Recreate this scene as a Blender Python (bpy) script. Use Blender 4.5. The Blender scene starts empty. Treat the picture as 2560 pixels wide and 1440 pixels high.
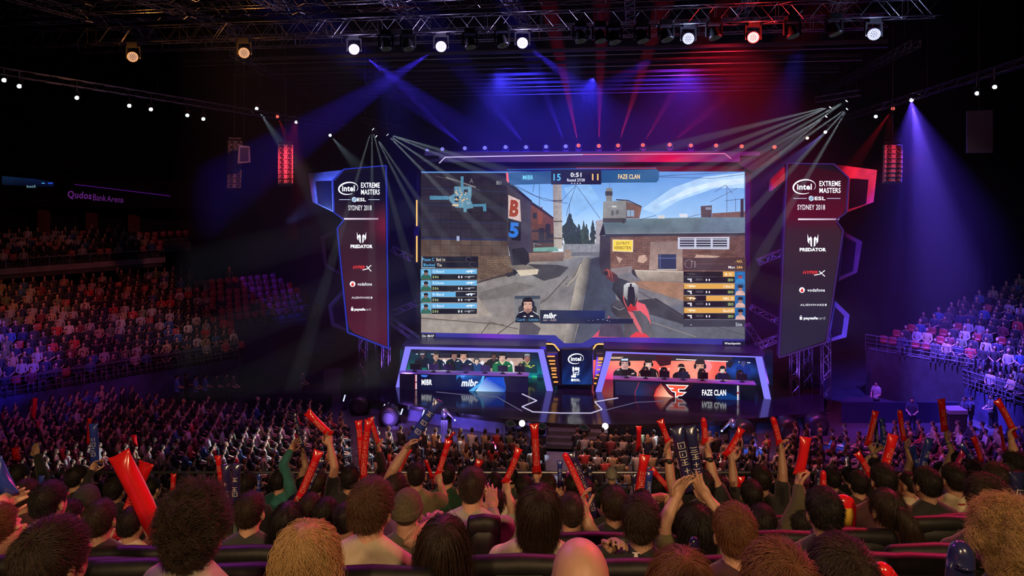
import bpy, bmesh, math, random
import numpy as np
from mathutils import Vector, Matrix, noise
from mathutils.geometry import tessellate_polygon
R = math.radians
SC = bpy.context.scene
COL = SC.collection
# ---------------------------------------------------------------- camera, world, exposure
F = 1707.0; CX = 1280.0; CY = 430.0; CZ = 13.4          # level camera, lens shifted down; picture is 2560 wide
cam_d = bpy.data.cameras.new('camera'); cam = bpy.data.objects.new('camera', cam_d); COL.objects.link(cam)
cam.location = (0, 0, CZ); cam.rotation_euler = (R(90), 0, 0)
cam_d.sensor_width = 36; cam_d.lens = 36 * F / 2560; cam_d.shift_y = -(720 - CY) / 2560
cam_d.clip_start = 0.05; cam_d.clip_end = 300
SC.camera = cam
w = bpy.data.worlds.new('arena_dark'); SC.world = w; w.use_nodes = True
w.node_tree.nodes['Background'].inputs[0].default_value = (0.05, 0.06, 0.14, 1)
w.node_tree.nodes['Background'].inputs[1].default_value = 0.01
vs = SC.view_settings
vs.view_transform = 'Standard'; vs.look = 'None'; vs.gamma = 1; vs.exposure = 0; vs.use_curve_mapping = False
cy = SC.cycles
cy.max_bounces = 4; cy.diffuse_bounces = 2; cy.glossy_bounces = 3; cy.transmission_bounces = 3
cy.transparent_max_bounces = 8; cy.volume_bounces = 0; cy.sample_clamp_indirect = 3; cy.sample_clamp_direct = 0
cy.caustics_reflective = False; cy.caustics_refractive = False; cy.use_light_tree = True

def P(px, py, d):
    return Vector(((px - CX) / F * d, d, CZ - (py - CY) / F * d))
def Pz(px, py, z):
    d = (CZ - z) * F / (py - CY)
    return P(px, py, d)
class Frame:
    def __init__(s, o, ang):
        s.o = Vector((o.x, o.y, 0)); a = R(ang)
        s.u = Vector((math.cos(a), -math.sin(a), 0)); s.v = Vector((math.sin(a), math.cos(a), 0))
        s.m = Matrix(((s.u.x, s.v.x, 0, s.o.x), (s.u.y, s.v.y, 0, s.o.y), (0, 0, 1, 0), (0, 0, 0, 1)))
    def hit(s, px, py, v):
        d = Vector(((px - CX) / F, 1, -(py - CY) / F)); c = Vector((0, 0, CZ))
        t = (v - (c - s.o).dot(s.v)) / d.dot(s.v)
        p = c + d * t
        return ((p - s.o).dot(s.u), p.z)
    def w(s, u, v, z):
        return s.m @ Vector((u, v, z))
    def loc(s, p):
        q = Vector(p) - s.o
        return (q.dot(s.u), q.dot(s.v))
STZ = 0.9                                                # stage floor height
ST = Frame(P(1436, 979, 38.87), 5.8)                     # stage frame: u across, v away from the audience
BL = Frame(Pz(1186, 973, STZ), 4.5)                      # the two player booths stand in a slight chevron
BR = Frame(Pz(1707, 989, STZ), 7.4)

# ---------------------------------------------------------------- lights of the hall (rig spots; lens bodies are built later)
def aim(o, tgt):
    o.rotation_euler = (Vector(tgt) - o.location).to_track_quat('-Z', 'Y').to_euler()
def spot(loc, tgt, col, watts, deg, blend=0.6, r=0.12, name='rig_spot'):
    l = bpy.data.lights.new(name, 'SPOT'); l.color = col; l.energy = watts; l.spot_size = R(deg); l.spot_blend = blend
    l.shadow_soft_size = r
    o = bpy.data.objects.new(name, l); COL.objects.link(o); o.location = loc; aim(o, tgt)
    return o
BLUE = (0.05, 0.05, 1.0); RED = (1.0, 0.02, 0.04); WARM = (1.0, 0.62, 0.30); PINK = (1.0, 0.05, 0.35)
VIOL = (0.35, 0.12, 1.0); COOL = (0.72, 0.86, 1.0)
K = dict(warm=2600, pink=3000, crowd=9000, blue=1.0, beam=1.0)
# front-of-house warm rig over and behind the camera
spot((-5, -7, 20), P(700, 1320, 3.0), WARM, 2900, 50, 1, 0.5)
spot((4, -7, 20), P(1500, 1320, 3.5), WARM, 3400, 50, 1, 0.5)
# magenta and red rig lamps high on both sides, raking over heads from the front
spot((9, 16, 21), P(1300, 1300, 3.5), RED, 5500, 34, 1, 0.3)
spot((13, 14, 20), P(2000, 1340, 2.6), (1.0, 0.03, 0.2), 5000, 40, 1, 0.3)
spot((2, 15, 21), P(500, 1300, 3.0), PINK, 3000, 38, 1, 0.3)
spot((-7, 12, 20), P(120, 1320, 2.6), (0.75, 0.06, 1.0), 1600, 40, 1, 0.3)
# floor seating
spot(P(900, 60, 25.5), Pz(900, 1120, 1), (1.0, 0.25, 0.2), 11000, 40, 1, 0.3)
spot(P(1720, 60, 25.5), Pz(1700, 1120, 1), (1.0, 0.4, 0.3), 12000, 40, 1, 0.3)
spot(P(1400, -300, 22), Pz(1300, 1120, 1), (1.0, 0.4, 0.34), 9000, 44, 1, 0.3)
spot(P(300, 60, 26), Pz(250, 1080, 1), (0.85, 0.05, 0.36), 5000, 44, 1, 0.3)
spot(P(640, 120, 26.5), Pz(720, 1040, 1), (0.5, 0.06, 1.0), 4200, 40, 1, 0.3)
spot(P(2280, 150, 26.5), Pz(2300, 1090, 1), (0.5, 0.1, 1.0), 12000, 40, 1, 0.3)
spot(P(2100, 40, 25.5), Pz(2150, 1130, 1), (1.0, 0.1, 0.25), 10000, 40, 1, 0.3)
# stands on the left: overlapping coloured pools
spot((-8, 18, 20), P(40, 830, 41), (1.0, 0.36, 0.10), 8500, 16, 0.9, 0.2)
spot((-6, 20, 20), P(230, 835, 42), (1.0, 0.05, 0.10), 6500, 22, 0.9, 0.2)
spot((-4, 22, 20), P(385, 815, 43), (0.95, 0.7, 0.9), 4200, 10, 0.9, 0.2)
spot((-3, 22, 20), P(500, 850, 43), (1.0, 0.7, 0.5), 2600, 10, 0.9, 0.2)
spot((-6, 14, 20), P(90, 930, 37), (0.26, 0.06, 1.0), 7000, 20, 0.9, 0.2)
spot((-6, 14, 20), P(300, 885, 39), (0.5, 0.1, 1.0), 3500, 16, 0.9, 0.2)
spot((-2, 24, 20), P(200, 620, 50), (1.0, 0.22, 0.18), 4200, 30, 1, 0.2)
spot((-2, 24, 20), P(560, 740, 47), (1.0, 0.12, 0.2), 2200, 24, 1, 0.2)
# stands on the right
spot((10, 18, 20), P(2520, 850, 38), (0.30, 0.22, 1.0), 5000, 26, 0.9, 0.2)
spot((8, 20, 20), P(2440, 760, 43), (0.75, 0.5, 0.7), 2800, 24, 1, 0.2)
# stage wash
spot(ST.w(-9, -8, 19), ST.w(-6, 0, 1.5), BLUE, 7000, 40, 1, 0.3)
spot(ST.w(10, -8, 19), ST.w(7, 0, 1.5), BLUE, 6000, 40, 1, 0.3)
spot(ST.w(0, -9, 19), ST.w(0, -1, 1.5), (0.12, 0.14, 1.0), 4500, 40, 1, 0.3)
spot(ST.w(-4, -3, 18.6), ST.w(-3, 9, 12), (0.05, 0.04, 1.0), 26000, 85, 1, 0.3)
spot(ST.w(6, -3, 18.6), ST.w(6, 9, 12), (0.08, 0.03, 1.0), 16000, 85, 1, 0.3)

# ---------------------------------------------------------------- mesh helpers
def lin(c):
    out = []
    for x in c[:3]:
        x = x / 255.0
        out.append(x / 12.92 if x <= 0.04045 else ((x + 0.055) / 1.055) ** 2.4)
    return tuple(out)
MATS = {}
def mat(name, col=(0.5, 0.5, 0.5), rough=0.6, metal=0.0, spec=0.5, noise_s=0, noise_a=0.25, bump=0, obj_col=False, rnd=0.0, coat=0, sheen=0):
    if name in MATS: return MATS[name]
    m = bpy.data.materials.new(name); m.use_nodes = True; MATS[name] = m
    nt = m.node_tree; b = nt.nodes['Principled BSDF']
    b.inputs['Roughness'].default_value = rough; b.inputs['Metallic'].default_value = metal
    b.inputs['Specular IOR Level'].default_value = spec
    if coat: b.inputs['Coat Weight'].default_value = coat; b.inputs['Coat Roughness'].default_value = 0.08
    if sheen: b.inputs['Sheen Weight'].default_value = sheen
    b.inputs['Base Color'].default_value = (*col, 1)
    src = None
    if obj_col:
        oi = nt.nodes.new('ShaderNodeObjectInfo'); src = oi.outputs['Color']
    if noise_s or rnd:
        mul = nt.nodes.new('ShaderNodeMix'); mul.data_type = 'RGBA'; mul.blend_type = 'MULTIPLY'; mul.inputs[0].default_value = 1
        if src: nt.links.new(src, mul.inputs[6])
        else: mul.inputs[6].default_value = (*col, 1)
        val = None
        if noise_s:
            tc = nt.nodes.new('ShaderNodeTexCoord'); nz = nt.nodes.new('ShaderNodeTexNoise')
            nz.inputs['Scale'].default_value = noise_s; nz.inputs['Detail'].default_value = 4
            nt.links.new(tc.outputs['Object'], nz.inputs['Vector'])
            mr = nt.nodes.new('ShaderNodeMapRange'); mr.inputs[1].default_value = 0.3; mr.inputs[2].default_value = 0.7
            mr.inputs[3].default_value = 1 - noise_a; mr.inputs[4].default_value = 1 + noise_a
            nt.links.new(nz.outputs['Fac'], mr.inputs[0]); val = mr.outputs[0]
            if bump:
                bp = nt.nodes.new('ShaderNodeBump'); bp.inputs['Strength'].default_value = bump; bp.inputs['Distance'].default_value = 0.01
                nt.links.new(nz.outputs['Fac'], bp.inputs['Height']); nt.links.new(bp.outputs[0], b.inputs['Normal'])
        if rnd:
            oi2 = nt.nodes.new('ShaderNodeObjectInfo'); mr2 = nt.nodes.new('ShaderNodeMapRange')
            mr2.inputs[3].default_value = 1 - rnd; mr2.inputs[4].default_value = 1 + rnd
            nt.links.new(oi2.outputs['Random'], mr2.inputs[0])
            if val:
                mm = nt.nodes.new('ShaderNodeMath'); mm.operation = 'MULTIPLY'
                nt.links.new(val, mm.inputs[0]); nt.links.new(mr2.outputs[0], mm.inputs[1]); val = mm.outputs[0]
            else: val = mr2.outputs[0]
        nt.links.new(val, mul.inputs[7]); nt.links.new(mul.outputs[2], b.inputs['Base Color'])
    elif src: nt.links.new(src, b.inputs['Base Color'])
    return m
def emit(name, col, k=1.0, sample=False):
    if name in MATS: return MATS[name]
    m = bpy.data.materials.new(name); m.use_nodes = True; MATS[name] = m
    nt = m.node_tree; nt.nodes.clear(); e = nt.nodes.new('ShaderNodeEmission'); o = nt.nodes.new('ShaderNodeOutputMaterial')
    e.inputs[0].default_value = (*col, 1); e.inputs[1].default_value = k; nt.links.new(e.outputs[0], o.inputs[0])
    if not sample: m.cycles.emission_sampling = 'NONE'
    return m
def led(name, tex='flat', scale=8.0, amp=0.25, k=1.32):
    """LED-panel pixels: colour attribute 'col', modulated by a texture of the shown footage."""
    if name in MATS: return MATS[name]
    m = bpy.data.materials.new(name); m.use_nodes = True; MATS[name] = m
    m.cycles.emission_sampling = 'NONE'
    nt = m.node_tree; nt.nodes.clear(); L = nt.links.new
    e = nt.nodes.new('ShaderNodeEmission'); o = nt.nodes.new('ShaderNodeOutputMaterial'); L(e.outputs[0], o.inputs[0])
    a = nt.nodes.new('ShaderNodeAttribute'); a.attribute_name = 'col'; e.inputs[1].default_value = k
    if tex == 'flat':
        L(a.outputs['Color'], e.inputs[0]); return m
    tc = nt.nodes.new('ShaderNodeTexCoord'); mp = nt.nodes.new('ShaderNodeMapping'); L(tc.outputs['Object'], mp.inputs[0])
    mp.inputs['Rotation'].default_value = (R(90), 0, 0)
    mr = nt.nodes.new('ShaderNodeMapRange'); mr.inputs[1].default_value = 0.3; mr.inputs[2].default_value = 0.7
    mr.inputs[3].default_value = 1 - amp; mr.inputs[4].default_value = 1 + amp
    nz = nt.nodes.new('ShaderNodeTexNoise'); nz.inputs['Scale'].default_value = scale; nz.inputs['Detail'].default_value = 6
    nz.inputs['Roughness'].default_value = 0.65; L(mp.outputs[0], nz.inputs['Vector'])
    fac = nz.outputs['Fac']
    if tex in ('brick', 'tile'):
        br = nt.nodes.new('ShaderNodeTexBrick'); L(mp.outputs[0], br.inputs['Vector'])
        br.inputs['Scale'].default_value = 1
        br.inputs['Brick Width'].default_value = 0.34 if tex == 'brick' else 0.62; br.inputs['Row Height'].default_value = 0.11 if tex == 'brick' else 0.5
        br.inputs['Mortar Size'].default_value = 0.018; br.offset = 0.5 if tex == 'brick' else 0
        br.inputs['Color1'].default_value = (1, 1, 1, 1); br.inputs['Color2'].default_value = (0.72, 0.72, 0.72, 1); br.inputs['Mortar'].default_value = (0.5, 0.5, 0.5, 1) if tex == 'brick' else (0.45, 0.5, 0.6, 1)
        mx = nt.nodes.new('ShaderNodeMix'); mx.data_type = 'RGBA'; mx.blend_type = 'MULTIPLY'; mx.inputs[0].default_value = 1
        L(a.outputs['Color'], mx.inputs[6]); L(br.outputs['Color'], mx.inputs[7]); base = mx.outputs[2]
    elif tex == 'ribs':
        wv = nt.nodes.new('ShaderNodeTexWave'); mp2 = nt.nodes.new('ShaderNodeMapping'); L(mp.outputs[0], mp2.inputs[0])
        mp2.inputs['Rotation'].default_value = (0, 0, R(-28)); wv.inputs['Scale'].default_value = 3.2; wv.inputs['Distortion'].default_value = 0.6
        L(mp2.outputs[0], wv.inputs['Vector'])
        m3 = nt.nodes.new('ShaderNodeMapRange'); m3.inputs[3].default_value = 0.72; m3.inputs[4].default_value = 1.15; L(wv.outputs['Fac'], m3.inputs[0])
        mx = nt.nodes.new('ShaderNodeMix'); mx.data_type = 'RGBA'; mx.blend_type = 'MULTIPLY'; mx.inputs[0].default_value = 1
        L(a.outputs['Color'], mx.inputs[6]); L(m3.outputs[0], mx.inputs[7]); base = mx.outputs[2]
    else: base = a.outputs['Color']
    L(fac, mr.inputs[0])
    m2 = nt.nodes.new('ShaderNodeMix'); m2.data_type = 'RGBA'; m2.blend_type = 'MULTIPLY'; m2.inputs[0].default_value = 1
    L(base, m2.inputs[6]); L(mr.outputs[0], m2.inputs[7]); L(m2.outputs[2], e.inputs[0])
    return m

def new_obj(name, verts, faces, mats=(), parent=None, smooth=False, midx=None, col=None, mw=None):
    me = bpy.data.meshes.new(name); me.from_pydata([tuple(v) for v in verts], [], faces)
    for m in mats: me.materials.append(m)
    if midx is not None: me.polygons.foreach_set('material_index', np.asarray(midx, dtype=np.int32))
    if col is not None:
        ca = me.color_attributes.new('col', 'FLOAT_COLOR', 'POINT')
        ca.data.foreach_set('color', np.asarray(col, dtype=np.float32).ravel())
    if smooth: me.polygons.foreach_set('use_smooth', np.ones(len(me.polygons), dtype=bool))
    me.update()
    o = bpy.data.objects.new(name, me); COL.objects.link(o)
    if parent: o.parent = parent
    if mw is not None: o.matrix_world = mw
    return o
def empty(name, loc=(0, 0, 0), rz=0, mw=None):
    o = bpy.data.objects.new(name, None); COL.objects.link(o); o.empty_display_size = 0.1
    if mw is not None: o.matrix_world = mw
    else: o.location = loc; o.rotation_euler = (0, 0, rz)
    return o
def tag(o, label, cat, group=None, kind=None):
    o['label'] = label; o['category'] = cat
    if group: o['group'] = group
    if kind: o['kind'] = kind
    return o
def struct(o, label=None, cat=None):
    o['kind'] = 'structure'
    if label: o['label'] = label
    if cat: o['category'] = cat
    return o
def dup(o, parent=None):
    c = o.copy(); COL.objects.link(c); c.parent = parent
    if parent: c.matrix_parent_inverse = o.matrix_parent_inverse
    for ch in KIDS.get(o.name, ()): dup(ch, c)
    return c
KIDS = {}
def kids_of(root):
    def rec(o):
        KIDS[o.name] = [c for c in o.children]
        for c in KIDS[o.name]: rec(c)
    rec(root)

class MB:
    def __init__(s): s.v = []; s.f = []; s.m = []; s.mi = 0
    def add(s, vs_, fs_):
        k = len(s.v); s.v += [Vector(x) for x in vs_]; s.f += [tuple(i + k for i in f) for f in fs_]; s.m += [s.mi] * len(fs_)
        return s
    def box(s, c, d, rot=None):
        c = Vector(c); h = Vector(d) / 2; vs_ = []
        for x in (-1, 1):
            for y in (-1, 1):
                for z in (-1, 1):
                    q = Vector((x * h.x, y * h.y, z * h.z))
                    if rot is not None: q = rot @ q
                    vs_.append(c + q)
        return s.add(vs_, [(0, 1, 3, 2), (4, 6, 7, 5), (0, 4, 5, 1), (2, 3, 7, 6), (0, 2, 6, 4), (1, 5, 7, 3)])
    def bar(s, a, b, wd, h=None):
        a = Vector(a); b = Vector(b); d = b - a; L = d.length
        q = d.to_track_quat('X', 'Z').to_matrix()
        return s.box((a + b) / 2, (L, wd, h or wd), q)
    def tube(s, pts, rad, n=8, caps=True):
        pts = [Vector(p) for p in pts]
        if not hasattr(rad, '__len__'): rad = [rad] * len(pts)
        k = len(s.v); N = len(pts); up = None; vs_ = []
        for i, p in enumerate(pts):
            t = (pts[min(i + 1, N - 1)] - pts[max(i - 1, 0)])
            t = t.normalized() if t.length > 1e-9 else Vector((0, 0, 1))
            if up is None:
                up = Vector((0, 0, 1)) if abs(t.z) < 0.9 else Vector((1, 0, 0))
            x = up - t * up.dot(t); x.normalize(); y = t.cross(x); up = x
            r = rad[i]; r = r if hasattr(r, '__len__') else (r, r)
            for j in range(n):
                a = 2 * math.pi * j / n
                vs_.append(p + x * (r[0] * math.cos(a)) + y * (r[1] * math.sin(a)))
        fs_ = []
        for i in range(N - 1):
            for j in range(n):
                a = i * n + j; b = i * n + (j + 1) % n
                fs_.append((a, b, b + n, a + n))
        if caps: fs_ += [tuple(reversed(range(n))), tuple(range((N - 1) * n, N * n))]
        return s.add(vs_, fs_)
    def limb(s, pts, rad, n=10):
        """tube with rounded ends"""
        pts = [Vector(p) for p in pts]; rad = list(rad)
        d0 = (pts[0] - pts[1]).normalized(); d1 = (pts[-1] - pts[-2]).normalized(); r0 = rad[0]; r1 = rad[-1]
        P0 = [pts[0] + d0 * r0 * c for c in (0.98, 0.75, 0.4)]; R0 = [r0 * q for q in (0.2, 0.66, 0.92)]
        P1 = [pts[-1] + d1 * r1 * c for c in (0.4, 0.75, 0.98)]; R1 = [r1 * q for q in (0.92, 0.66, 0.2)]
        return s.tube(P0 + pts + P1, R0 + rad + R1, n)
    def ell(s, c, r, n=14, m=9, rot=None):
        c = Vector(c); vs_ = []; fs_ = []
        vs_.append(Vector((0, 0, -r[2])))
        for i in range(1, m):
            th = math.pi * i / m
            for j in range(n):
                a = 2 * math.pi * j / n
                vs_.append(Vector((r[0] * math.sin(th) * math.cos(a), r[1] * math.sin(th) * math.sin(a), -r[2] * math.cos(th))))
        vs_.append(Vector((0, 0, r[2])))
        for j in range(n): fs_.append((0, 1 + (j + 1) % n, 1 + j))
        for i in range(m - 2):
            for j in range(n):
                a = 1 + i * n + j; b = 1 + i * n + (j + 1) % n; fs_.append((a, b, b + n, a + n))
        e = len(vs_) - 1; o = 1 + (m - 2) * n
        for j in range(n): fs_.append((e, o + j, o + (j + 1) % n))
        return s.add([(rot @ q if rot is not None else q) + c for q in vs_], fs_)
    def lathe(s, prof, n=20, mw=None):
        vs_ = []; fs_ = []
        for (r, z) in prof:
            for j in range(n):
                a = 2 * math.pi * j / n; q = Vector((r * math.cos(a), r * math.sin(a), z))
                vs_.append(mw @ q if mw is not None else q)
        for i in range(len(prof) - 1):
            for j in range(n):
                a = i * n + j; b = i * n + (j + 1) % n; fs_.append((a, b, b + n, a + n))
        fs_ += [tuple(reversed(range(n))), tuple(range((len(prof) - 1) * n, len(prof) * n))]
        return s.add(vs_, fs_)
    def rings(s, secs, n=16):
        """horizontal elliptical sections: (x, y, z, rx, ry)"""
        vs_ = []; fs_ = []
        for (x, y, z, rx, ry) in secs:
            for j in range(n):
                a = 2 * math.pi * j / n
                vs_.append((x + rx * math.cos(a), y + ry * math.sin(a), z))
        for i in range(len(secs) - 1):
            for j in range(n):
                a = i * n + j; b = i * n + (j + 1) % n; fs_.append((a, b, b + n, a + n))
        fs_ += [tuple(reversed(range(n))), tuple(range((len(secs) - 1) * n, len(secs) * n))]
        return s.add(vs_, fs_)
    def prism(s, poly, v0, v1, hole=None):
        """polygon [(u,z)] extruded along v, optional hole with the same number of points"""
        n = len(poly); vs_ = [(u, v0, z) for u, z in poly] + [(u, v1, z) for u, z in poly]; fs_ = []
        if hole is None:
            tri = tessellate_polygon([[Vector((u, z, 0)) for u, z in poly]])
            fs_ += [tuple(t) for t in tri] + [tuple(i + n for i in reversed(t)) for t in tri]
            fs_ += [(i, (i + 1) % n, (i + 1) % n + n, i + n) for i in range(n)]
        else:
            vs_ += [(u, v0, z) for u, z in hole] + [(u, v1, z) for u, z in hole]
            for i in range(n):
                j = (i + 1) % n
                fs_ += [(i, j, j + 2 * n, i + 2 * n), (i + n, i + 3 * n, j + 3 * n, j + n), (i, i + n, j + n, j), (i + 2 * n, j + 2 * n, j + 3 * n, i + 3 * n)]
        return s.add(vs_, fs_)
    def build(s, name, m, parent=None, smooth=False, mw=None):
        ms = m if isinstance(m, (list, tuple)) else [m]
        o = new_obj(name, s.v, s.f, ms, parent, smooth, s.m if len(ms) > 1 else None, mw=mw)
        return o

FONT = {}
def glyphs(txt, bold=0.0, shear=0.0):
    k = (txt, bold, shear)
    if k not in FONT:
        c = bpy.data.curves.new('txt', 'FONT'); c.body = txt; c.offset = bold; c.shear = shear; c.resolution_u = 3; c.space_character = 1.08 if bold else 1
        o = bpy.data.objects.new('txt', c); me = bpy.data.meshes.new_from_object(o)
        n = len(me.vertices); co = np.empty(n * 3, np.float32); me.vertices.foreach_get('co', co); co = co.reshape(-1, 3)[:, :2]
        fs_ = [tuple(p.vertices) for p in me.polygons]
        mn = co.min(0); mxx = co.max(0); co = (co - mn) / (mxx - mn)
        FONT[k] = (co, fs_); bpy.data.objects.remove(o); bpy.data.curves.remove(c); bpy.data.meshes.remove(me)
    return FONT[k]

class Disp:
    """what an LED panel shows: flat coloured shapes given in photo pixels, laid on a real plane (frame, v)"""
    def __init__(s, fr, v, step=0.0008):
        s.fr = fr; s.v0 = v; s.k = 0; s.step = step; s.V = []; s.Fc = []; s.M = []; s.C = []; s.mats = []
    def _mi(s, m):
        if m not in s.mats: s.mats.append(m)
        return s.mats.index(m)
    def _put(s, pts, faces, cols, m):
        k = len(s.V); v = s.v0 - s.k * s.step; s.k += 1
        for (x, y) in pts:
            u, z = s.fr.hit(x, y, s.v0); s.V.append((u, v, z))
        s.Fc += [tuple(i + k for i in f) for f in faces]; s.M += [s._mi(m)] * len(faces)
        s.C += [(*c, 1) for c in cols]
    def poly(s, pts, col, m=None):
        m = m or led('led_flat'); cols = [lin(c) for c in col] if hasattr(col[0], '__len__') else [lin(col)] * len(pts)
        tri = tessellate_polygon([[Vector((x, y, 0)) for x, y in pts]])
        s._put(pts, [tuple(t) for t in tri], cols, m)
    def grid(s, x0, y0, x1, y1, fn, nx=12, ny=12, m=None):
        pts = []; cols = []; fs_ = []
        for j in range(ny + 1):
            for i in range(nx + 1):
                x = x0 + (x1 - x0) * i / nx; y = y0 + (y1 - y0) * j / ny; pts.append((x, y)); cols.append(lin(fn(x, y)))
        for j in range(ny):
            for i in range(nx):
                a = j * (nx + 1) + i; fs_.append((a, a + 1, a + nx + 2, a + nx + 1))
        s._put(pts, fs_, cols, m or led('led_flat'))
    def rect(s, x0, y0, x1, y1, col, m=None): s.poly([(x0, y0), (x1, y0), (x1, y1), (x0, y1)], col, m)
    def line(s, pts, wd, col, m=None):
        for (a, b) in zip(pts[:-1], pts[1:]):
            dx = b[0] - a[0]; dy = b[1] - a[1]; L = math.hypot(dx, dy) or 1; nx = -dy / L * wd / 2; ny = dx / L * wd / 2
            s.poly([(a[0] + nx, a[1] + ny), (b[0] + nx, b[1] + ny), (b[0] - nx, b[1] - ny), (a[0] - nx, a[1] - ny)], col, m)
    def oval(s, cx_, cy_, rx, ry, col, n=18, m=None):
        s.poly([(cx_ + rx * math.cos(2 * math.pi * i / n), cy_ + ry * math.sin(2 * math.pi * i / n)) for i in range(n)], col, m)
    def text(s, t, cx_, cy_, wd, h, col, bold=0.02, shear=0.0, rot=0, m=None):
        co, fs_ = glyphs(t, bold, shear); ca, sa = math.cos(R(rot)), math.sin(R(rot)); pts = []
        for (a, b) in co:
            x = (a - 0.5) * wd; y = (0.5 - b) * h; pts.append((cx_ + x * ca - y * sa, cy_ + x * sa + y * ca))
        s._put(pts, fs_, [lin(col)] * len(pts), m or led('led_flat'))
    def swoosh(s, cx_, cy_, rx, ry, th, col, tilt=-8, a0=70, a1=395):
        """open oval ring of varying thickness"""
        n = 40; pts = []; inn = []
        for i in range(n + 1):
            a = R(a0 + (a1 - a0) * i / n); q = i / n; w_ = th * (0.25 + 0.9 * math.sin(math.pi * min(1, q * 1.15)) ** 0.8)
            for lst, rr in ((pts, 0.5), (inn, -0.5)):
                x = (rx + w_ * rr) * math.cos(a); y = (ry + w_ * rr) * math.sin(a)
                lst.append((cx_ + x * math.cos(R(tilt)) - y * math.sin(R(tilt)), cy_ + x * math.sin(R(tilt)) + y * math.cos(R(tilt))))
        s._put(pts + inn, [(i, i + 1, n + 2 + i, n + 1 + i) for i in range(n)], [lin(col)] * (2 * n + 2), led('led_flat'))
    def build(s, name, parent=None):
        o = new_obj(name, s.V, s.Fc, s.mats, None, False, s.M, s.C)
        if parent: o.parent = parent
        else: o.matrix_world = s.fr.m
        return o
# ---------------------------------------------------------------- materials
M_black = mat('black_paint', (0.012, 0.012, 0.014), 0.5)
M_dark = mat('dark_cloth', (0.02, 0.02, 0.025), 0.85, noise_s=3, noise_a=0.3)
M_conc = mat('dark_concrete', (0.05, 0.048, 0.05), 0.7, noise_s=1.5, noise_a=0.3)
M_floor = mat('arena_floor', (0.05, 0.05, 0.06), 0.45, noise_s=0.8, noise_a=0.3)
M_gloss = mat('stage_gloss', (0.02, 0.02, 0.025), 0.13, spec=0.9, noise_s=0.7, noise_a=0.3)
M_alu = mat('truss_aluminium', (0.28, 0.28, 0.32), 0.35, metal=0.9)
M_steel = mat('rail_steel', (0.4, 0.4, 0.45), 0.3, metal=0.8)
M_frame = mat('scenic_frame', (0.03, 0.028, 0.05), 0.35, noise_s=2, noise_a=0.2)
M_plast = mat('black_plastic', (0.02, 0.02, 0.022), 0.35)
FL = led('led_flat'); CON = led('led_concrete', 'noise', 1.6, 0.28); GRA = led('led_grain', 'noise', 5.0, 0.22)
BRK = led('led_brick', 'brick', 3.0, 0.35); TIL = led('led_tile', 'tile', 2.2, 0.22); RIB = led('led_ribs', 'ribs', 1.2, 0.25)
CLD = led('led_cloud', 'noise', 0.35, 0.10)
W = (240, 244, 250)

# ---------------------------------------------------------------- arena shell
def quad_obj(name, pts, m, label=None, cat=None):
    return struct(new_obj(name, pts, [tuple(range(len(pts)))], [m]), label, cat)
mb = MB(); mb.box((2, 31, -0.15), (102, 92, 0.3)); struct(mb.build('floor', M_floor))
mb = MB(); mb.box((2, 31, 33), (102, 92, 0.3)); struct(mb.build('ceiling', mat('ceiling_black', (0.006, 0.006, 0.009), 0.9)))
mb = MB(); mb.box((2, 76, 16), (102, 0.4, 34)); struct(mb.build('wall_back', mat('wall_black', (0.012, 0.012, 0.02), 0.9)))
mb = MB(); mb.box((-49, 31, 16), (0.4, 92, 34)); struct(mb.build('wall_left', MATS['wall_black']))
mb = MB(); mb.box((53, 31, 16), (0.4, 92, 34)); struct(mb.build('wall_right', MATS['wall_black']))

# ---------------------------------------------------------------- stage
def pz(px, py, z=STZ): p = Pz(px, py, z); return ST.loc(p)
edge = [(880, 990), (985, 1008), (1100, 1026), (1220, 1042), (1330, 1054), (1440, 1061), (1560, 1061), (1700, 1058), (1830, 1051), (1950, 1040), (2060, 1028)]
front = [pz(*q) for q in edge]
back_z = [(front[-1][0] + 3, 7), (front[0][0] - 3, 7)]
poly = front + back_z
n = len(poly); vs_ = [(u, v, STZ) for u, v in poly] + [(u, v, STZ - 0.22) for u, v in poly]
tri = tessellate_polygon([[Vector((u, v, 0)) for u, v in poly]])
stage = empty('stage', mw=ST.m.copy())
tag(stage, 'wide glossy black stage with curved front carrying both player booths', 'stage')
new_obj('deck', vs_, [tuple(t) for t in tri] + [tuple(i + n for i in reversed(t)) for t in tri] + [(i, i + n, (i + 1) % n + n, (i + 1) % n) for i in range(n)], [M_gloss], stage)
# skirt below the deck, set back a little
sk = [(u, v + 0.25) for u, v in front]
vs_ = [(u, v, STZ - 0.2) for u, v in sk] + [(u, v, 0) for u, v in sk]; n = len(sk)
vs_ += [(u, v + 0.1, z) for (u, v, z) in vs_]
fs_ = []
for i in range(n - 1): fs_ += [(i, i + n, i + n + 1, i + 1), (i + 2 * n, i + 2 * n + 1, i + 3 * n + 1, i + 3 * n), (i, i + 1, i + 1 + 2 * n, i + 2 * n)]
new_obj('skirt', vs_, fs_, [mat('blue_drape', (0.10, 0.11, 0.2), 0.7, noise_s=2)], stage)
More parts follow.
